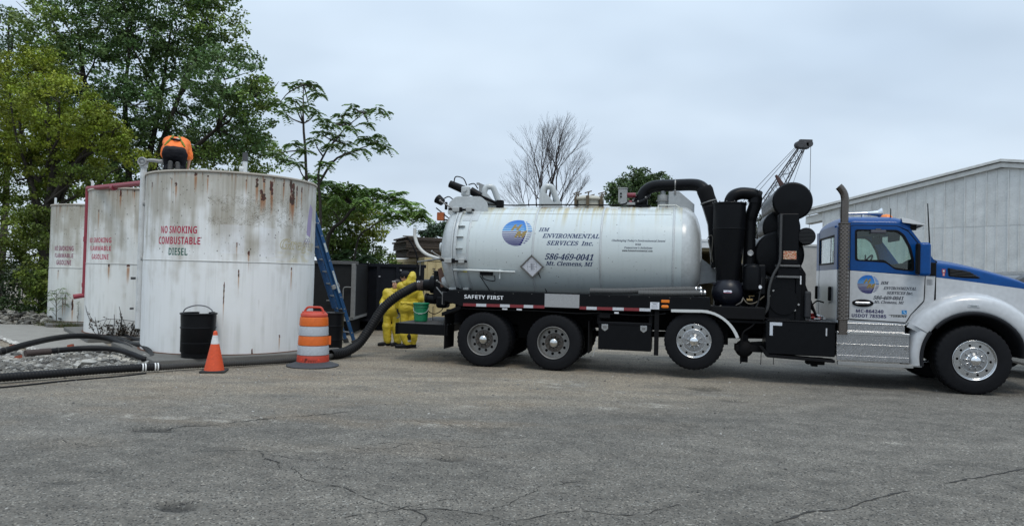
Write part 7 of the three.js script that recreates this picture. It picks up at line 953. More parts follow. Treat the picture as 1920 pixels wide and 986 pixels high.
{ // bare tree
  const t = thing('bare_tree', 'leafless tree with fine upward branches behind the tank truck', 'tree'), G = [];
  const grow = (p, d, len, r, depth) => {
    const q = p.clone().addScaledVector(d, len), m = p.clone().lerp(q, 0.5).add(V(rr(-1, 1), rr(-0.3, 0.5), rr(-1, 1)).multiplyScalar(len * 0.07)); G.push(depth > 2 ? taper([p.toArray(), m.toArray(), q.toArray()], [r, r * 0.85, r * 0.68], depth > 3 ? 6 : 4) : taper([p.toArray(), q.toArray()], [r, r * 0.68], 3));
    if (!depth) return; const n = depth > 5 ? 2 : rnd() < 0.4 ? 3 : 2;
    for (let i = 0; i < n; i++) { const e = d.clone().add(V(rr(-1, 1), rr(-0.15, 0.65), rr(-1, 1)).multiplyScalar(i ? 0.6 : 0.27)).normalize(); grow(i ? p.clone().lerp(q, rr(0.55, 1)) : q, e, len * rr(0.72, 0.88), r * (i ? 0.55 : 0.68), depth - 1); }
  };
  const o = V(2.1, -0.1, -45); G.push(taper([[2.1, -0.1, -45], [2.15, 2.5, -45], [2.1, 4.4, -45]], [0.3, 0.24, 0.2], 9));
  for (const [dx, dy, dz, l, r] of [[-0.14, 1, 0.1, 2.1, 0.14], [0.03, 1, -0.1, 2.2, 0.15], [0.2, 1, 0.1, 2.0, 0.12], [-0.55, 0.8, 0.2, 1.35, 0.08], [0.55, 0.85, -0.2, 1.4, 0.08], [-0.3, 1, -0.4, 1.7, 0.09], [0.34, 1, 0.3, 1.6, 0.08]]) grow(V(2.1 + dx * 0.3, 4.2 + rr(-0.4, 0.2), -45), V(dx, dy, dz).normalize(), l * 0.86, r * 0.9, 8);
  part('branches', G, std(0.045, 0.036, 0.036, 0.9), t);
}
{
  const t = thing('broadleaf_tree', 'round dark green tree behind the black suction pipe on the tank', 'tree');
  part('trunk', [taper([[10, -0.1, -56], [10, 4, -56], [10.1, 8, -55.8]], [0.4, 0.3, 0.1], 8), ...roundBlobs.map((b) => taper(wander([10, 5.5, -56], b, 0.2), [0.13, 0.03], 5))], bark, t);
  const L = new Leaves(); for (const b of roundBlobs) L.blob(b, 80, 0.32, 26, 0.19, [0.066, 0.112, 0.036], 0.25); L.mesh('crown', t);
}
{
  const t = thing('broadleaf_tree', 'small green tree top above the timber stack left of the tank', 'tree'), L = new Leaves();
  part('trunk', sumacBlobs.map((b) => taper(wander([-4.4, -0.1, -40.3], b, 0.1), [0.1, 0.06, 0.02], 6)), darkTwig, t); for (const b of sumacBlobs) { L.blob(b, 120, 0.22, 22, 0.16, [0.05, 0.095, 0.045], 0.2); for (let i = 0; i < 5; i++) L.tuft([b[0] + rr(-1, 1) * b[3], b[1] + b[4] * rr(-0.3, 0.8), b[2] + rr(-0.3, 0.3)], 7, 0.4, 7, 0.15, [0.038, 0.07, 0.034]); } L.mesh('crown', t);
}
{
  const t = thing('broadleaf_tree', 'pale distant tree glimpsed between the cyclone and the blower', 'tree'), L = new Leaves();
  part('trunk', [taper([[20.6, -0.1, -60], [20.6, 3, -60], [20.8, 6.5, -60]], [0.25, 0.18, 0.05], 7)], bark, t); for (const b of paleBlobs) L.blob(b, 26, 0.3, 20, 0.2, [0.10, 0.115, 0.08], 0.2); L.mesh('crown', t);
}
{ // overgrown fence line at the far left
  const t = thing('hedge', 'dark overgrown hedge along the far left below the trees', 'hedge'), L = new Leaves();
  for (let i = 0; i < 330; i++) { const f = rnd(), x = lerp(-24, -13.3, f), z = lerp(-25, -23.4, f) + rr(-0.7, 0.5), y = rr(0.05, 1.95) * (0.92 + 0.1 * noise(x * 0.8, 3)); L.cluster(x, y, z, rr(0.25, 0.45), 46, 0.10, rnd() < 0.6 ? [0.036, 0.062, 0.022] : [0.085, 0.14, 0.032]); }
  for (let i = 0; i < 40; i++) { const f = rnd(), x = lerp(-20, -13.5, f), z = lerp(-23.8, -22.8, f); L.cluster(x, rr(0.1, 0.7), z, 0.22, 26, 0.09, [0.05, 0.09, 0.025]); }
  L.mesh('foliage', t); const W = new Leaves(); for (let i = 0; i < 26; i++) { const f = rnd(), x = lerp(-18, -13.6, f), z = lerp(-23.6, -22.6, f) + 0.15, y = rr(0.25, 0.85); for (let k = 0; k < 9; k++) W.leaf([x + rr(-0.05, 0.05), y, z + rr(-0.05, 0.05)], [rr(-1, 1), 0.1, rr(-1, 1)], [0, 1, 0], 0.05, 0.02, [0.5, 0.52, 0.46]); } W.mesh('white_flowers', t);
  part('stems', Array.from({ length: 40 }, () => { const x = lerp(-20, -13.4, rnd()), z = -24 + rr(-0.4, 0.4); return taper([[x, -0.05, z], [x + rr(-0.2, 0.2), 0.9, z], [x + rr(-0.4, 0.4), 1.8, z]], [0.02, 0.014, 0.006], 4); }), darkTwig, t);
}
{ // weeds by the tanks
  const s = thing('sapling', 'slender green sapling growing against the farthest tank', 'plant', [-12.72, 0, -19.9]), L = new Leaves(), st = [];
  st.push(taper([[0, 0, 0], [-0.02, 0.5, 0], [-0.04, 1.0, 0]], [0.014, 0.011, 0.005], 6));
  for (const [x, y, z] of [[-0.2, 0.74, 0.05], [0.26, 0.95, 0.1], [-0.14, 0.5, 0.1], [0.17, 0.62, -0.05], [0.1, 1.05, 0], [-0.12, 0.98, 0.05], [-0.22, 0.9, -0.05], [0.2, 0.8, 0.1], [0.02, 0.8, 0.15]]) { st.push(taper([[-0.02, y - 0.22, 0], [x, y, z]], [0.006, 0.004], 4)); L.tuft([x, y, z], 5, 0.15, 5, 0.065, [0.11, 0.16, 0.05]); }
  part('stem', st, std(0.09, 0.08, 0.05, 0.9), s); L.mesh('leaves', s);
  const w = thing('weed', 'tall thin pale weed in front of the farthest tank near the red pipe', 'plant', [-12.1, 0.1, -19.85]), W = new Leaves(); part('stem', taper([[0, -0.1, 0], [0.01, 0.3, 0], [0, 0.58, 0]], [0.008, 0.006, 0.003], 5), std(0.1, 0.1, 0.05, 0.9), w);
  for (let i = 0; i < 70; i++) { const y = 0.12 + 0.48 * rnd(), a = rr(0, 6.3); W.leaf([0, y, 0], [cos(a), 0.25, sin(a)], [0, 1, 0], rr(0.03, 0.075) * (y > 0.5 ? 1.5 : 1), 0.012, y > 0.25 ? [0.16, 0.18, 0.08] : [0.13, 0.06, 0.03]); } W.mesh('leaves', w);
  const b = thing('dead_brush', 'dead brown twigs and shrivelled leaves before the middle tank', 'plant', [-9.1, 0, -16.35]), D = new Leaves(), tw = [];
  for (let i = 0; i < 26; i++) { const a = rr(-1.2, 1.2), l = rr(0.3, 0.62), x = rr(-0.35, 0.45), p = [x + a * l * 0.6, l, rr(-0.15, 0.15)]; tw.push(taper([[x, -0.02, 0], [x + a * 0.1, l * 0.5, rr(-0.1, 0.1)], p], [0.011, 0.008, 0.004], 4)); for (let k = 0; k < 5; k++) { const f = rr(0.4, 1.05); D.cluster(lerp(x, p[0], f), l * f, p[2] * f, 0.045, 4, 0.05, [0.05, 0.038, 0.025]); } }
  tw.push(taper([[0.05, 0, 0], [0.16, 0.45, 0.02], [0.08, 0.8, 0]], [0.016, 0.012, 0.006], 5), taper([[-0.05, 0, 0.03], [-0.02, 0.4, 0], [-0.03, 0.62, 0]], [0.013, 0.01, 0.006], 5), taper([[0.3, 0, 0.2], [0.5, 0.02, 0.35], [0.8, 0.1, 0.4]], [0.02, 0.018, 0.01], 5), taper([[0.1, 0.1, 0.2], [0.6, 0.12, 0.5], [1.0, 0.06, 0.6]], [0.02, 0.018, 0.01], 5));
  part('twigs', tw, std(0.035, 0.028, 0.022, 0.95), b); D.mesh('dead_leaves', b);
  const g = new Leaves(); for (let i = 0; i < 1500; i++) { const f = rnd(), x = -12.9 + 1.0 * f + rr(-0.2, 0.2), z = -19.75 + 0.5 * f + rr(-0.2, 0.25), h = rr(0.05, 0.2), a = rr(0, 6.3), e = rr(0.1, 0.5); g.leaf([x, 0, z], [cos(a) * e, 1, sin(a) * e], [-sin(a), 0, cos(a)], h, 0.006, rnd() < 0.7 ? [0.07, 0.09, 0.03] : [0.16, 0.13, 0.07]); }
  const m = g.mesh(numbered('grass_tuft'), scene); m.userData = { label: 'rough grass tufts growing along the pad of the farthest tank', category: 'grass', kind: 'stuff' };
}
// ---------------------------------------------------------------- people
// distance field of tapered capsules and ellipsoids joined by a smooth minimum, meshed by surface nets
function sdf(prims, cell, k = 0.03, bump = null) {
  const lo = [1e9, 1e9, 1e9], hi = [-1e9, -1e9, -1e9];
  prims.forEach((p) => { const r = Math.max(p.ra, p.rb) * Math.max(...(p.s || [1])) + 2.5 * cell + 0.02; for (const e of [p.a, p.b]) for (let i = 0; i < 3; i++) { lo[i] = Math.min(lo[i], e[i] - r); hi[i] = Math.max(hi[i], e[i] + r); } });
  const n = lo.map((l, i) => Math.ceil((hi[i] - l) / cell) + 1), [nx, ny, nz] = n, F = new Float32Array(nx * ny * nz).fill(9), id = (x, y, z) => (z * ny + y) * nx + x;
  for (const p of prims) {
    const s = p.s || [1, 1, 1], kk = p.k ?? k, m = Math.max(p.ra, p.rb) * Math.max(...s) + kk + 2 * cell, i0 = [], i1 = [];
    for (let i = 0; i < 3; i++) { i0[i] = Math.max(0, Math.floor((Math.min(p.a[i], p.b[i]) - m - lo[i]) / cell)); i1[i] = Math.min(n[i] - 1, Math.ceil((Math.max(p.a[i], p.b[i]) + m - lo[i]) / cell)); }
    const A = p.a.map((v, i) => v / s[i]), B = p.b.map((v, i) => v / s[i]), d = B.map((v, i) => v - A[i]), L2 = d[0] ** 2 + d[1] ** 2 + d[2] ** 2 || 1e-9, sm = Math.min(...s);
    for (let z = i0[2]; z <= i1[2]; z++) for (let y = i0[1]; y <= i1[1]; y++) for (let x = i0[0]; x <= i1[0]; x++) {
      const qx = (lo[0] + x * cell) / s[0] - A[0], qy = (lo[1] + y * cell) / s[1] - A[1], qz = (lo[2] + z * cell) / s[2] - A[2], t = clamp((qx * d[0] + qy * d[1] + qz * d[2]) / L2, 0, 1);
      const v = (hypot(qx - d[0] * t, qy - d[1] * t, qz - d[2] * t) - lerp(p.ra, p.rb, t)) * sm, j = id(x, y, z);
      if (p.cut) { F[j] = Math.max(F[j], -v); continue; }
      const h = Math.max(kk - Math.abs(F[j] - v), 0) / (kk || 1); F[j] = Math.min(F[j], v) - h * h * kk * 0.25;
    }
  }
  if (bump) for (let z = 0; z < nz; z++) for (let y = 0; y < ny; y++) for (let x = 0; x < nx; x++) { const j = id(x, y, z); if (Math.abs(F[j]) < 0.06) F[j] += bump(lo[0] + x * cell, lo[1] + y * cell, lo[2] + z * cell); }
  const P = [], I = [], vid = new Int32Array(nx * ny * nz).fill(-1);
  for (let z = 0; z < nz - 1; z++) for (let y = 0; y < ny - 1; y++) for (let x = 0; x < nx - 1; x++) {
    let c = 0, sx = 0, sy = 0, sz = 0, inside = 0; const f = [];
    for (let q = 0; q < 8; q++) { f[q] = F[id(x + (q & 1), y + ((q >> 1) & 1), z + (q >> 2))]; if (f[q] < 0) inside++; }
    if (!inside || inside === 8) continue;
    for (const [a, b] of EDGES) if (f[a] < 0 !== f[b] < 0) { const t = f[a] / (f[a] - f[b]); sx += (a & 1) + t * ((b & 1) - (a & 1)); sy += ((a >> 1) & 1) + t * (((b >> 1) & 1) - ((a >> 1) & 1)); sz += (a >> 2) + t * ((b >> 2) - (a >> 2)); c++; }
    vid[id(x, y, z)] = P.length / 3; P.push(lo[0] + (x + sx / c) * cell, lo[1] + (y + sy / c) * cell, lo[2] + (z + sz / c) * cell);
  }
  const quad = (a, b, c, d, flip) => { if (a < 0 || b < 0 || c < 0 || d < 0) return; flip ? I.push(a, c, b, a, d, c) : I.push(a, b, c, a, c, d); };
  for (let z = 1; z < nz - 1; z++) for (let y = 1; y < ny - 1; y++) for (let x = 1; x < nx - 1; x++) {
    const o = F[id(x, y, z)] < 0;
    if (o !== F[id(x + 1, y, z)] < 0) quad(vid[id(x, y - 1, z - 1)], vid[id(x, y, z - 1)], vid[id(x, y, z)], vid[id(x, y - 1, z)], !o);
    if (o !== F[id(x, y + 1, z)] < 0) quad(vid[id(x - 1, y, z - 1)], vid[id(x - 1, y, z)], vid[id(x, y, z)], vid[id(x, y, z - 1)], !o);
    if (o !== F[id(x, y, z + 1)] < 0) quad(vid[id(x - 1, y - 1, z)], vid[id(x, y - 1, z)], vid[id(x, y, z)], vid[id(x - 1, y, z)], !o);
  }
  const g = new THREE.BufferGeometry(); g.setAttribute('position', new THREE.Float32BufferAttribute(P, 3)); g.setIndex(I); g.computeVertexNormals(); return g;
}
const EDGES = [[0, 1], [2, 3], [4, 5], [6, 7], [0, 2], [1, 3], [4, 6], [5, 7], [0, 4], [1, 5], [2, 6], [3, 7]];
const cap = (a, b, ra, rb = ra, extra = {}) => ({ a, b, ra, rb, ...extra }), ball = (c, r, s, extra = {}) => ({ a: c, b: [c[0], c[1] + 1e-4, c[2]], ra: r, rb: r, s, ...extra });
// an ellipsoid scaled about its own centre: s scales space, so the centre is kept by the field itself
function hand(w, dir, side, curl, len = 0.18) {  // palm and five fingers from wrist w; dir along the hand, side towards the thumb, curl: the way fingers bend
  const D = V(...dir).normalize(), S = V(...side).addScaledVector(D, -V(...side).dot(D)).normalize(), C = V(...curl).addScaledVector(D, -V(...curl).dot(D)).normalize(), W = V(...w), at = (d, s, c) => W.clone().addScaledVector(D, d * len).addScaledVector(S, s * len).addScaledVector(C, c * len).toArray(), o = [];
  for (const s of [-0.16, 0, 0.16]) o.push(cap(at(0.05, s * 0.7, 0), at(0.46, s, 0.0), 0.014, 0.013, { k: 0.014 }));
  [[0.19, 0.43], [0.065, 0.48], [-0.065, 0.45], [-0.19, 0.36]].forEach(([s, l]) => { const a = at(0.48, s, 0), b = at(0.48 + l * 0.45, s * 1.12, 0.06), c = at(0.48 + l * 0.74, s * 1.15, 0.18), e = at(0.48 + l * 0.88, s * 1.15, 0.30); o.push(cap(a, b, 0.0098, 0.009, { k: 0.005 }), cap(b, c, 0.009, 0.0082, { k: 0.004 }), cap(c, e, 0.0082, 0.0072, { k: 0.004 })); });
  o.push(cap(at(0.12, 0.18, 0.02), at(0.34, 0.37, 0.09), 0.013, 0.011, { k: 0.008 }), cap(at(0.34, 0.37, 0.09), at(0.52, 0.43, 0.20), 0.0105, 0.0085, { k: 0.005 }));
  return o;
}
function headPrims(c, yaw, pitch = 0, k = 1) {  // c: centre of the skull, yaw 0 looks towards +z
  const m = new THREE.Matrix4().makeRotationFromEuler(new THREE.Euler(pitch, yaw, 0, 'YXZ')), at = (x, y, z) => V(x * k, y * k, z * k).applyMatrix4(m).add(V(...c)).toArray();
  const q = (x, y, z, r, x2, y2, z2, r2, kk = 0.012) => cap(at(x, y, z), at(x2, y2, z2), r * k, r2 * k, { k: kk });
  return { prims: [q(0, 0.03, -0.02, 0.082, 0, 0.02, 0.015, 0.078, 0.03), q(0, -0.03, 0.02, 0.062, 0, -0.075, 0.045, 0.042, 0.03), q(-0.03, -0.055, 0.035, 0.035, 0.03, -0.055, 0.035, 0.035, 0.02), q(0, 0.02, 0.092, 0.010, 0, -0.022, 0.112, 0.014), q(-0.012, -0.025, 0.1, 0.010, 0.012, -0.025, 0.1, 0.010, 0.006), q(-0.04, 0.028, 0.078, 0.012, 0.04, 0.028, 0.078, 0.012, 0.01), q(-0.02, -0.056, 0.088, 0.008, 0.02, -0.056, 0.088, 0.008, 0.006), q(-0.018, -0.068, 0.086, 0.008, 0.018, -0.068, 0.086, 0.008, 0.006), q(-0.045, -0.02, 0.062, 0.02, -0.03, -0.02, 0.07, 0.018), q(0.045, -0.02, 0.062, 0.02, 0.03, -0.02, 0.07, 0.018), q(-0.082, 0.015, -0.005, 0.012, -0.084, -0.02, 0.0, 0.010, 0.005), q(0.082, 0.015, -0.005, 0.012, 0.084, -0.02, 0.0, 0.010, 0.005), q(0, -0.04, -0.03, 0.05, 0, -0.14, -0.035, 0.052, 0.03)], at };
}
const skin = std(0.50, 0.28, 0.19, 0.55), suit = std(0.66, 0.505, 0.035, 0.5, 0, { map: rep(grime, 2.2), bumpMap: rep(grain, 5), bumpScale: 0.002 }), bootBlack = phys(0.012, 0.012, 0.013, 0.5, 0, { ...NS }), hairDark = std(0.022, 0.015, 0.012, 0.7), bandGrey = std(0.35, 0.36, 0.38, 0.4);
const folds = (amp, f = 8) => (x, y, z) => amp * (noise(x * f, y * f * 1.7 + 0.6 * noise(x * 5, y * 3, z * 5), z * f) + 0.55 * noise(x * f * 2.3 + y * 9, y * f * 2.1 - x * 8, z * f * 2.2) - 0.25);
function figure(label, pos, j, look) {
  const p = thing('person', label, 'person', pos), o = [];
  const bone = (a, b, ra, rb) => o.push(cap(j[a], j[b], ra, rb));
  const limbs = (g) => [['hipL', 'kneeL', 0.085, 0.06], ['hipR', 'kneeR', 0.085, 0.06], ['kneeL', 'ankleL', 0.058, 0.04], ['kneeR', 'ankleR', 0.058, 0.04], ['shL', 'elL', 0.052, 0.042], ['shR', 'elR', 0.052, 0.042], ['elL', 'wrL', 0.042, 0.029], ['elR', 'wrR', 0.042, 0.029], ['hipL', 'hipR', 0.1, 0.1], ['hipL', 'chest', 0.10, 0.11], ['hipR', 'chest', 0.10, 0.11], ['shL', 'shR', 0.07, 0.07], ['chest', 'neck', 0.11, 0.055], ['chest', 'shL', 0.10, 0.06], ['chest', 'shR', 0.10, 0.06], ['neck', 'head', 0.055, 0.055]].map(([a, b, ra, rb]) => cap(j[a], j[b], ra + g, rb + g));
  const feet = [cap(j.ankleL, j.toeL, 0.036, 0.03), cap(j.ankleR, j.toeR, 0.036, 0.03)], H = headPrims(j.head, look.yaw, look.pitch, look.headSize ?? 1);
  const hands = [...hand(j.wrL, look.handL[0], look.handL[1], look.handL[2]), ...hand(j.wrR, look.handR[0], look.handR[1], look.handR[2])];
  part('body', [sdf([...limbs(-0.004), ...feet], 0.02, 0.04), sdf(H.prims, 0.005), sdf(hand(j.wrL, ...look.handL), 0.004, 0.006), sdf(hand(j.wrR, ...look.handR), 0.004, 0.006)], look.skin ?? skin, p, true);
  return { p, limbs, H };
}
{ // taller worker, back to the camera
  const j = { hipL: [-0.06, 0.92, 0.02], hipR: [0.13, 0.92, -0.02], kneeL: [-0.05, 0.50, 0.04], kneeR: [0.14, 0.50, -0.01], ankleL: [0.04, 0.10, 0.09], ankleR: [0.15, 0.10, -0.02], toeL: [-0.20, 0.035, 0.13], toeR: [0.03, 0.035, 0.05], chest: [0.05, 1.28, 0.01], neck: [0.03, 1.49, 0.0], head: [-0.07, 1.655, 0.0], shL: [-0.15, 1.43, 0.03], shR: [0.25, 1.43, -0.01], elL: [-0.23, 1.15, -0.02], elR: [0.31, 1.15, 0.02], wrL: [-0.25, 0.94, -0.07], wrR: [0.29, 0.92, -0.06] };
  const f = figure('taller worker in yellow hooded suit and dark cap, back turned, at the rear step', [-2.42, 0, -16.62], j, { yaw: -1.75, pitch: 0.0, handL: [[0.0, -1, 0.1], [-0.2, 0, -1], [0.8, 0, 0.2]], handR: [[0, -1, 0], [0, 0, -1], [-1, 0, 0]] }), sub = (n) => f.limbs(n);
  const L = f.limbs(0.028).filter((_, i) => i !== 15);
  part('coverall', [sdf([...L, cap([-0.03, 0.95, 0.02], [0.12, 0.95, 0], 0.15, 0.15), cap([-0.02, 1.3, 0.02], [0.12, 1.3, 0], 0.15, 0.15), cap([-0.05, 0.32, 0.06], [0.0, 0.17, 0.07], 0.10, 0.095), cap([0.14, 0.32, 0], [0.15, 0.22, -0.01], 0.10, 0.095), cap(j.kneeL, [-0.05, 0.3, 0.05], 0.095, 0.10), cap(j.kneeR, [0.14, 0.3, 0], 0.095, 0.10)], 0.012, 0.05, folds(0.0065, 11))], suit, f.p, true);
  part('hood', [sdf([cap([0.05, 1.52, 0.05], [0.085, 1.64, 0.03], 0.105, 0.095), cap([0.085, 1.64, 0.03], [0.10, 1.715, 0.0], 0.085, 0.07), cap([-0.06, 1.49, 0.06], [0.12, 1.50, 0.04], 0.075, 0.085), cap([-0.02, 1.49, -0.08], [0.12, 1.52, -0.06], 0.06, 0.07)], 0.009, 0.04, folds(0.006, 13))], suit, f.p, true);
  part('belt_seam', [sdf([cap([-0.12, 1.045, 0.13], [0.16, 1.035, 0.145], 0.035, 0.035), cap([0.16, 1.035, 0.145], [0.25, 1.04, 0.03], 0.035, 0.035)], 0.01, 0.03, folds(0.01, 16))], suit, f.p, true);
  const c = part('cap', [sdf([cap([-0.095, 1.695, 0], [-0.05, 1.695, 0], 0.098, 0.10)], 0.006, 0.01)], phys(0.016, 0.017, 0.021, 0.8, 0, { ...NS }), f.p, true); part('brim', [box(0.13, 0.012, 0.15, -0.21, 1.70, -0.015, 0.005).rotateZ(0)], phys(0.016, 0.017, 0.021, 0.8, 0, { ...NS }), c);
  for (const s of ['L', 'R']) { const a = j['ankle' + s], t = j['toe' + s], b = part('boot', [sdf([cap(a, [a[0] + 0.01, 0.27, a[2]], 0.062, 0.072), cap([a[0], 0.06, a[2]], t, 0.058, 0.05), cap([a[0] + 0.03, 0.05, a[2] - 0.01], [a[0], 0.06, a[2]], 0.05, 0.055)], 0.008, 0.03)], bootBlack, f.p, true); part('boot_band', lathe([[0.068, 0.15], [0.073, 0.15], [0.074, 0.19], [0.070, 0.19]], 'y', [a[0] + 0.007, 0, a[2]], 24), bandGrey, b); part('boot_sole', box(0.30, 0.025, 0.11, (a[0] + t[0]) / 2, 0.0135, (a[2] + t[2]) / 2, 0.01), bootBlack, b); }
  for (const [s, h] of [['L', [[0.0, -1, 0.1], [-0.2, 0, -1], [0.8, 0, 0.2]]], ['R', [[0, -1, 0], [0, 0, -1], [-1, 0, 0]]]]) part('glove', [sdf(hand(j['wr' + s], ...h).map((q) => ({ ...q, ra: q.ra + 0.004, rb: q.rb + 0.004 })).concat(cap(j['wr' + s], [lerp(j['wr' + s][0], j['el' + s][0], 0.2), lerp(j['wr' + s][1], j['el' + s][1], 0.2), lerp(j['wr' + s][2], j['el' + s][2], 0.2)], 0.036, 0.045)), 0.005, 0.006)], phys(0.016, 0.017, 0.018, 0.7, 0, { ...NS }), f.p, true);
}
{ // shorter worker facing the camera, turned to the left
  const j = { hipL: [-0.08, 0.83, 0.02], hipR: [0.10, 0.83, -0.02], kneeL: [-0.09, 0.46, 0.05], kneeR: [0.13, 0.46, 0.0], ankleL: [-0.06, 0.09, 0.03], ankleR: [0.18, 0.09, 0.0], toeL: [-0.24, 0.035, 0.12], toeR: [0.06, 0.035, 0.12], chest: [0.03, 1.14, 0.01], neck: [0.08, 1.32, 0.02], head: [0.10, 1.46, 0.03], shL: [-0.11, 1.26, 0.03], shR: [0.21, 1.25, -0.01], elL: [-0.20, 1.02, 0.07], elR: [0.27, 1.0, 0.02], wrL: [-0.175, 0.985, 0.28], wrR: [0.24, 0.82, 0.12] };
  const hl = [[-0.15, 0.15, 1], [0.6, 0.8, 0], [0.5, -0.9, 0.2]], hr = [[-0.1, -1, 0.2], [0, 0, 1], [-1, 0, 0]];
  const f = figure('shorter worker in yellow suit with goggles on the forehead, half behind the taller one', [-2.86, 0, -17.0], j, { yaw: -0.62, pitch: -0.10, headSize: 0.95, handL: hl, handR: hr });
  const L = f.limbs(0.022).filter((_, i) => i !== 15);
  part('coverall', [sdf([...L, cap([-0.05, 0.86, 0.02], [0.09, 0.86, 0], 0.15, 0.15), cap([-0.03, 1.16, 0.02], [0.11, 1.16, 0], 0.145, 0.145), cap(j.kneeL, [-0.07, 0.14, 0.03], 0.095, 0.09), cap(j.kneeR, [0.17, 0.14, 0], 0.095, 0.09), cap([0.0, 1.31, 0.03], [0.15, 1.31, 0.03], 0.05, 0.05)], 0.012, 0.05, folds(0.0065, 11))], suit, f.p, true);
  part('collar', [sdf([cap([-0.01, 1.33, 0.06], [0.05, 1.30, 0.10], 0.028, 0.024), cap([0.15, 1.33, 0.04], [0.08, 1.29, 0.11], 0.028, 0.024), cap([0.0, 1.35, -0.03], [0.17, 1.35, -0.03], 0.035, 0.035)], 0.008, 0.02)], suit, f.p, true);
  const at = f.H.at, hs = part('hair', [sdf([cap(at(0, 0.045, -0.035), at(0, 0.03, -0.005), 0.090, 0.084), cap(at(0, -0.02, -0.06), at(0, -0.10, -0.06), 0.065, 0.045), cap(at(-0.06, 0.04, 0.02), at(-0.075, -0.02, -0.01), 0.028, 0.026), cap(at(0.06, 0.04, 0.02), at(0.075, -0.02, -0.01), 0.028, 0.026), cap(at(0, 0.0, 0.13), at(0, -0.06, 0.13), 0.062, 0.062, { cut: true })], 0.006, 0.015)], hairDark, f.p, true);
  const gp = (a, y, r) => at(r * sin(a), y, r * cos(a) - 0.01), band = []; for (let i = 0; i < 20; i++) { const a = (i / 20) * 2 * PI, b = ((i + 1) / 20) * 2 * PI; band.push(cyl(gp(a, 0.062, 0.098), gp(b, 0.062, 0.098), 0.010, 0.010, 6)); }
  const gg = part('goggle_strap', band, phys(0.02, 0.02, 0.022, 0.6, 0, { ...NS }), f.p); parts('goggle_lens', [-0.3, 0.3].map((a) => { const q = gp(a, 0.064, 0.10); return new THREE.SphereGeometry(0.03, 12, 8).scale(1, 0.75, 0.6).translate(...q); }), std(0.30, 0.28, 0.26, 0.15), gg);
  parts('eye', [at(-0.031, 0.004, 0.080), at(0.031, 0.004, 0.080)].map((q) => new THREE.SphereGeometry(0.010, 10, 8).translate(...q)), std(0.03, 0.02, 0.015, 0.3), f.p);
  for (const s of ['L', 'R']) { const a = j['ankle' + s], t = j['toe' + s]; part('boot', [sdf([cap(a, [a[0], 0.14, a[2]], 0.055, 0.06), cap([a[0], 0.055, a[2]], t, 0.052, 0.046), cap([a[0] + 0.03, 0.05, a[2] - 0.02], [a[0], 0.055, a[2]], 0.046, 0.05), cap([a[0] + 0.02, 0.02, a[2]], [t[0], 0.018, t[2]], 0.02, 0.02)], 0.008, 0.03)], bootBlack, f.p, true); }
  for (const [s, h] of [['L', hl], ['R', hr]]) part('glove', [sdf(hand(j['wr' + s], ...h).map((q) => ({ ...q, ra: q.ra + 0.004, rb: q.rb + 0.004 })).concat(cap(j['wr' + s], [lerp(j['wr' + s][0], j['el' + s][0], 0.2), lerp(j['wr' + s][1], j['el' + s][1], 0.2), lerp(j['wr' + s][2], j['el' + s][2], 0.2)], 0.034, 0.042)), 0.005, 0.006)], std(0.30, 0.31, 0.32, 0.7), f.p, true);
}
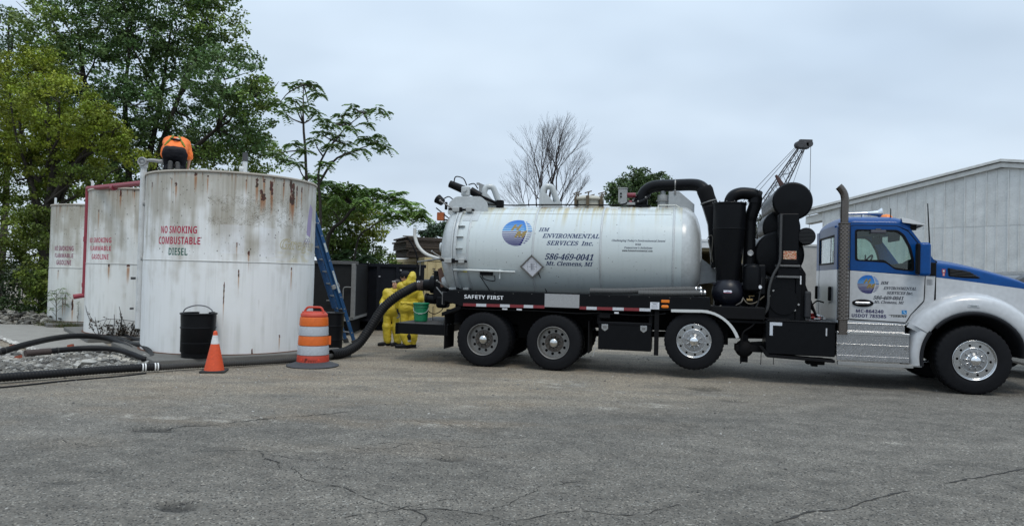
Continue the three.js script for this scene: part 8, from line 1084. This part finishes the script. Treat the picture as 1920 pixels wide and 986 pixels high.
{ // worker kneeling on the tank roof, seen from behind
  const j = { hipL: [-0.10, 0.43, 0.02], hipR: [0.10, 0.42, 0.02], kneeL: [-0.14, 0.09, -0.10], kneeR: [0.14, 0.09, -0.08], ankleL: [-0.05, 0.14, 0.32], ankleR: [0.09, 0.13, 0.30], toeL: [-0.05, 0.045, 0.40], toeR: [0.10, 0.045, 0.38], chest: [0.0, 0.70, -0.20], neck: [0.0, 0.78, -0.42], head: [0.0, 0.74, -0.56], shL: [-0.17, 0.75, -0.33], shR: [0.19, 0.73, -0.32], elL: [-0.27, 0.44, -0.42], elR: [0.28, 0.42, -0.36], wrL: [-0.2, 0.2, -0.5], wrR: [0.25, 0.18, -0.38] };
  const hl = [[0.4, -0.6, -0.6], [1, 0, 0], [0, -0.4, 1]], hr = [[-0.2, -0.9, -0.3], [-1, 0, 0], [0, 0, -1]];
  const f = figure('worker in orange shirt and harness kneeling on top of the diesel tank', [-6.72, 3.585, -13.98], j, { yaw: PI, pitch: 0.9, handL: hl, handR: hr });
  const L = f.limbs(0);
  const g = (a, b, ra, rb) => cap(j[a], j[b], ra, rb);
  part('trousers', [sdf([g('hipL', 'hipR', 0.155, 0.155), g('hipL', 'kneeL', 0.135, 0.085), g('hipR', 'kneeR', 0.135, 0.085), g('kneeL', 'ankleL', 0.078, 0.058), g('kneeR', 'ankleR', 0.078, 0.058), cap([-0.09, 0.48, -0.02], [0.09, 0.47, -0.02], 0.145, 0.145)], 0.011, 0.05, folds(0.012, 9))], phys(0.010, 0.010, 0.013, 0.85, 0, { ...NS }), f.p, true);
  part('belt', [sdf([cap([-0.12, 0.50, 0.03], [0.12, 0.49, 0.03], 0.125, 0.125)], 0.010, 0.02)], phys(0.02, 0.018, 0.02, 0.6, 0, { ...NS }), f.p, true);
  part('shirt', [sdf([cap([-0.095, 0.535, -0.04], [-0.10, 0.72, -0.24], 0.155, 0.155), cap([0.095, 0.53, -0.04], [0.10, 0.71, -0.24], 0.155, 0.155), cap([-0.12, 0.74, -0.28], [0.13, 0.73, -0.28], 0.13, 0.13), g('shL', 'shR', 0.105, 0.105), cap(j.shL, [-0.25, 0.48, -0.41], 0.098, 0.088), cap(j.shR, [0.265, 0.46, -0.36], 0.098, 0.088), cap([0, 0.78, -0.34], [0, 0.80, -0.43], 0.08, 0.07)], 0.011, 0.045, folds(0.012, 8))], std(0.88, 0.19, 0.028, 0.65, 0, { bumpMap: rep(grain, 6), bumpScale: 0.001 }), f.p, true);
  f.p.rotation.y = 0.36; f.p.scale.setScalar(0.88);
  const nrm = [0, 0.73, 0.68], on = (x, t, h = 0.165) => [x, lerp(0.53, 0.72, t) + nrm[1] * h * (1 - 1.1 * x * x), lerp(-0.04, -0.24, t) + nrm[2] * h], web = std(0.17, 0.19, 0.02, 0.8);
  const strap = (pts, r, m, n) => part(n, [sdf(pts.slice(1).map((q, i) => cap(pts[i], q, r, r)), 0.006, 0.01)], m, f.p, true);
  strap([on(-0.06, 1.25, 0.155), on(-0.075, 1.0), on(-0.10, 0.7), on(-0.15, 0.3), on(-0.195, 0.0, 0.135)], 0.022, web, 'harness_strap'); strap([on(0.06, 1.25, 0.155), on(0.075, 1.0), on(0.10, 0.7), on(0.15, 0.3), on(0.195, 0.0, 0.135)], 0.022, web, 'harness_strap');
  strap([on(-0.10, 0.72, 0.172), on(-0.02, 0.62, 0.178), on(0.10, 0.6, 0.172)], 0.024, phys(0.012, 0.012, 0.012, 0.6, 0, { ...NS }), 'harness_pad'); strap([on(0.03, 0.66, 0.195), on(0.07, 0.62, 0.195)], 0.018, std(0.4, 0.4, 0.4, 0.3, 0.8), 'harness_ring');
  part('hair', [sdf([ball(f.H.at(0, 0.045, -0.03), 0.092)], 0.008)], hairDark, f.p, true);
  for (const s of ['L', 'R']) { const a = j['ankle' + s], t = j['toe' + s]; const b = part('boot', [sdf([cap(a, [a[0], a[1] + 0.05, a[2] + 0.04], 0.050, 0.045), cap([a[0], a[1] + 0.05, a[2] + 0.05], t, 0.045, 0.045), cap(a, t, 0.05, 0.045)], 0.008, 0.025)], std(0.028, 0.026, 0.026, 0.8), f.p, true); const D = V(0, a[1] + 0.14 - 0.03, a[2] + 0.10 - t[2] - 0.04); part('boot_sole', [capTube([[a[0], a[1] + 0.06, a[2] + 0.085], [a[0] + 0.005, a[1] + 0.01, a[2] + 0.09], [t[0], t[1] + 0.0, t[2] + 0.03]], 0.036, 14, 10)].flat().map((q) => q), std(0.06, 0.058, 0.055, 0.9), b); }
}
{ // green bucket on the grated step
  const t = TR(-1.46, 0.772, -0.55), b = thing('bucket', 'green plastic bucket with lid standing on the grated rear step', 'bucket', t), gm = std(0.010, 0.20, 0.085, 0.4, 0, { map: rep(grime, 4) });
  part('body', lathe([[0.001, 0.004], [0.130, 0.004], [0.136, 0.02], [0.150, 0.30], [0.150, 0.36]], 'y', [0, 0, 0], 40), gm, b);
  part('rim', [lathe([[0.150, 0.285], [0.160, 0.29], [0.160, 0.30], [0.151, 0.302]], 'y', [0, 0, 0], 40), lathe([[0.150, 0.315], [0.158, 0.32], [0.158, 0.33], [0.151, 0.332]], 'y', [0, 0, 0], 40)], gm, b);
  part('lid', lathe([[0.150, 0.345], [0.166, 0.345], [0.166, 0.372], [0.155, 0.378], [0.14, 0.37], [0.001, 0.37]], 'y', [0, 0, 0], 40), gm, b);
  part('handle', [tube([[-0.155, 0.29, 0.02], [-0.12, 0.20, 0.11], [0, 0.165, 0.155], [0.12, 0.20, 0.11], [0.155, 0.29, 0.02]], 0.005, 30, 6), cyl([-0.04, 0.166, 0.153], [0.04, 0.166, 0.153], 0.009)], std(0.35, 0.4, 0.38, 0.5), b);
}
scene.traverse((o) => { if (o.isMesh) { o.castShadow = true; o.receiveShadow = true; } });
renderer.render(scene, camera);
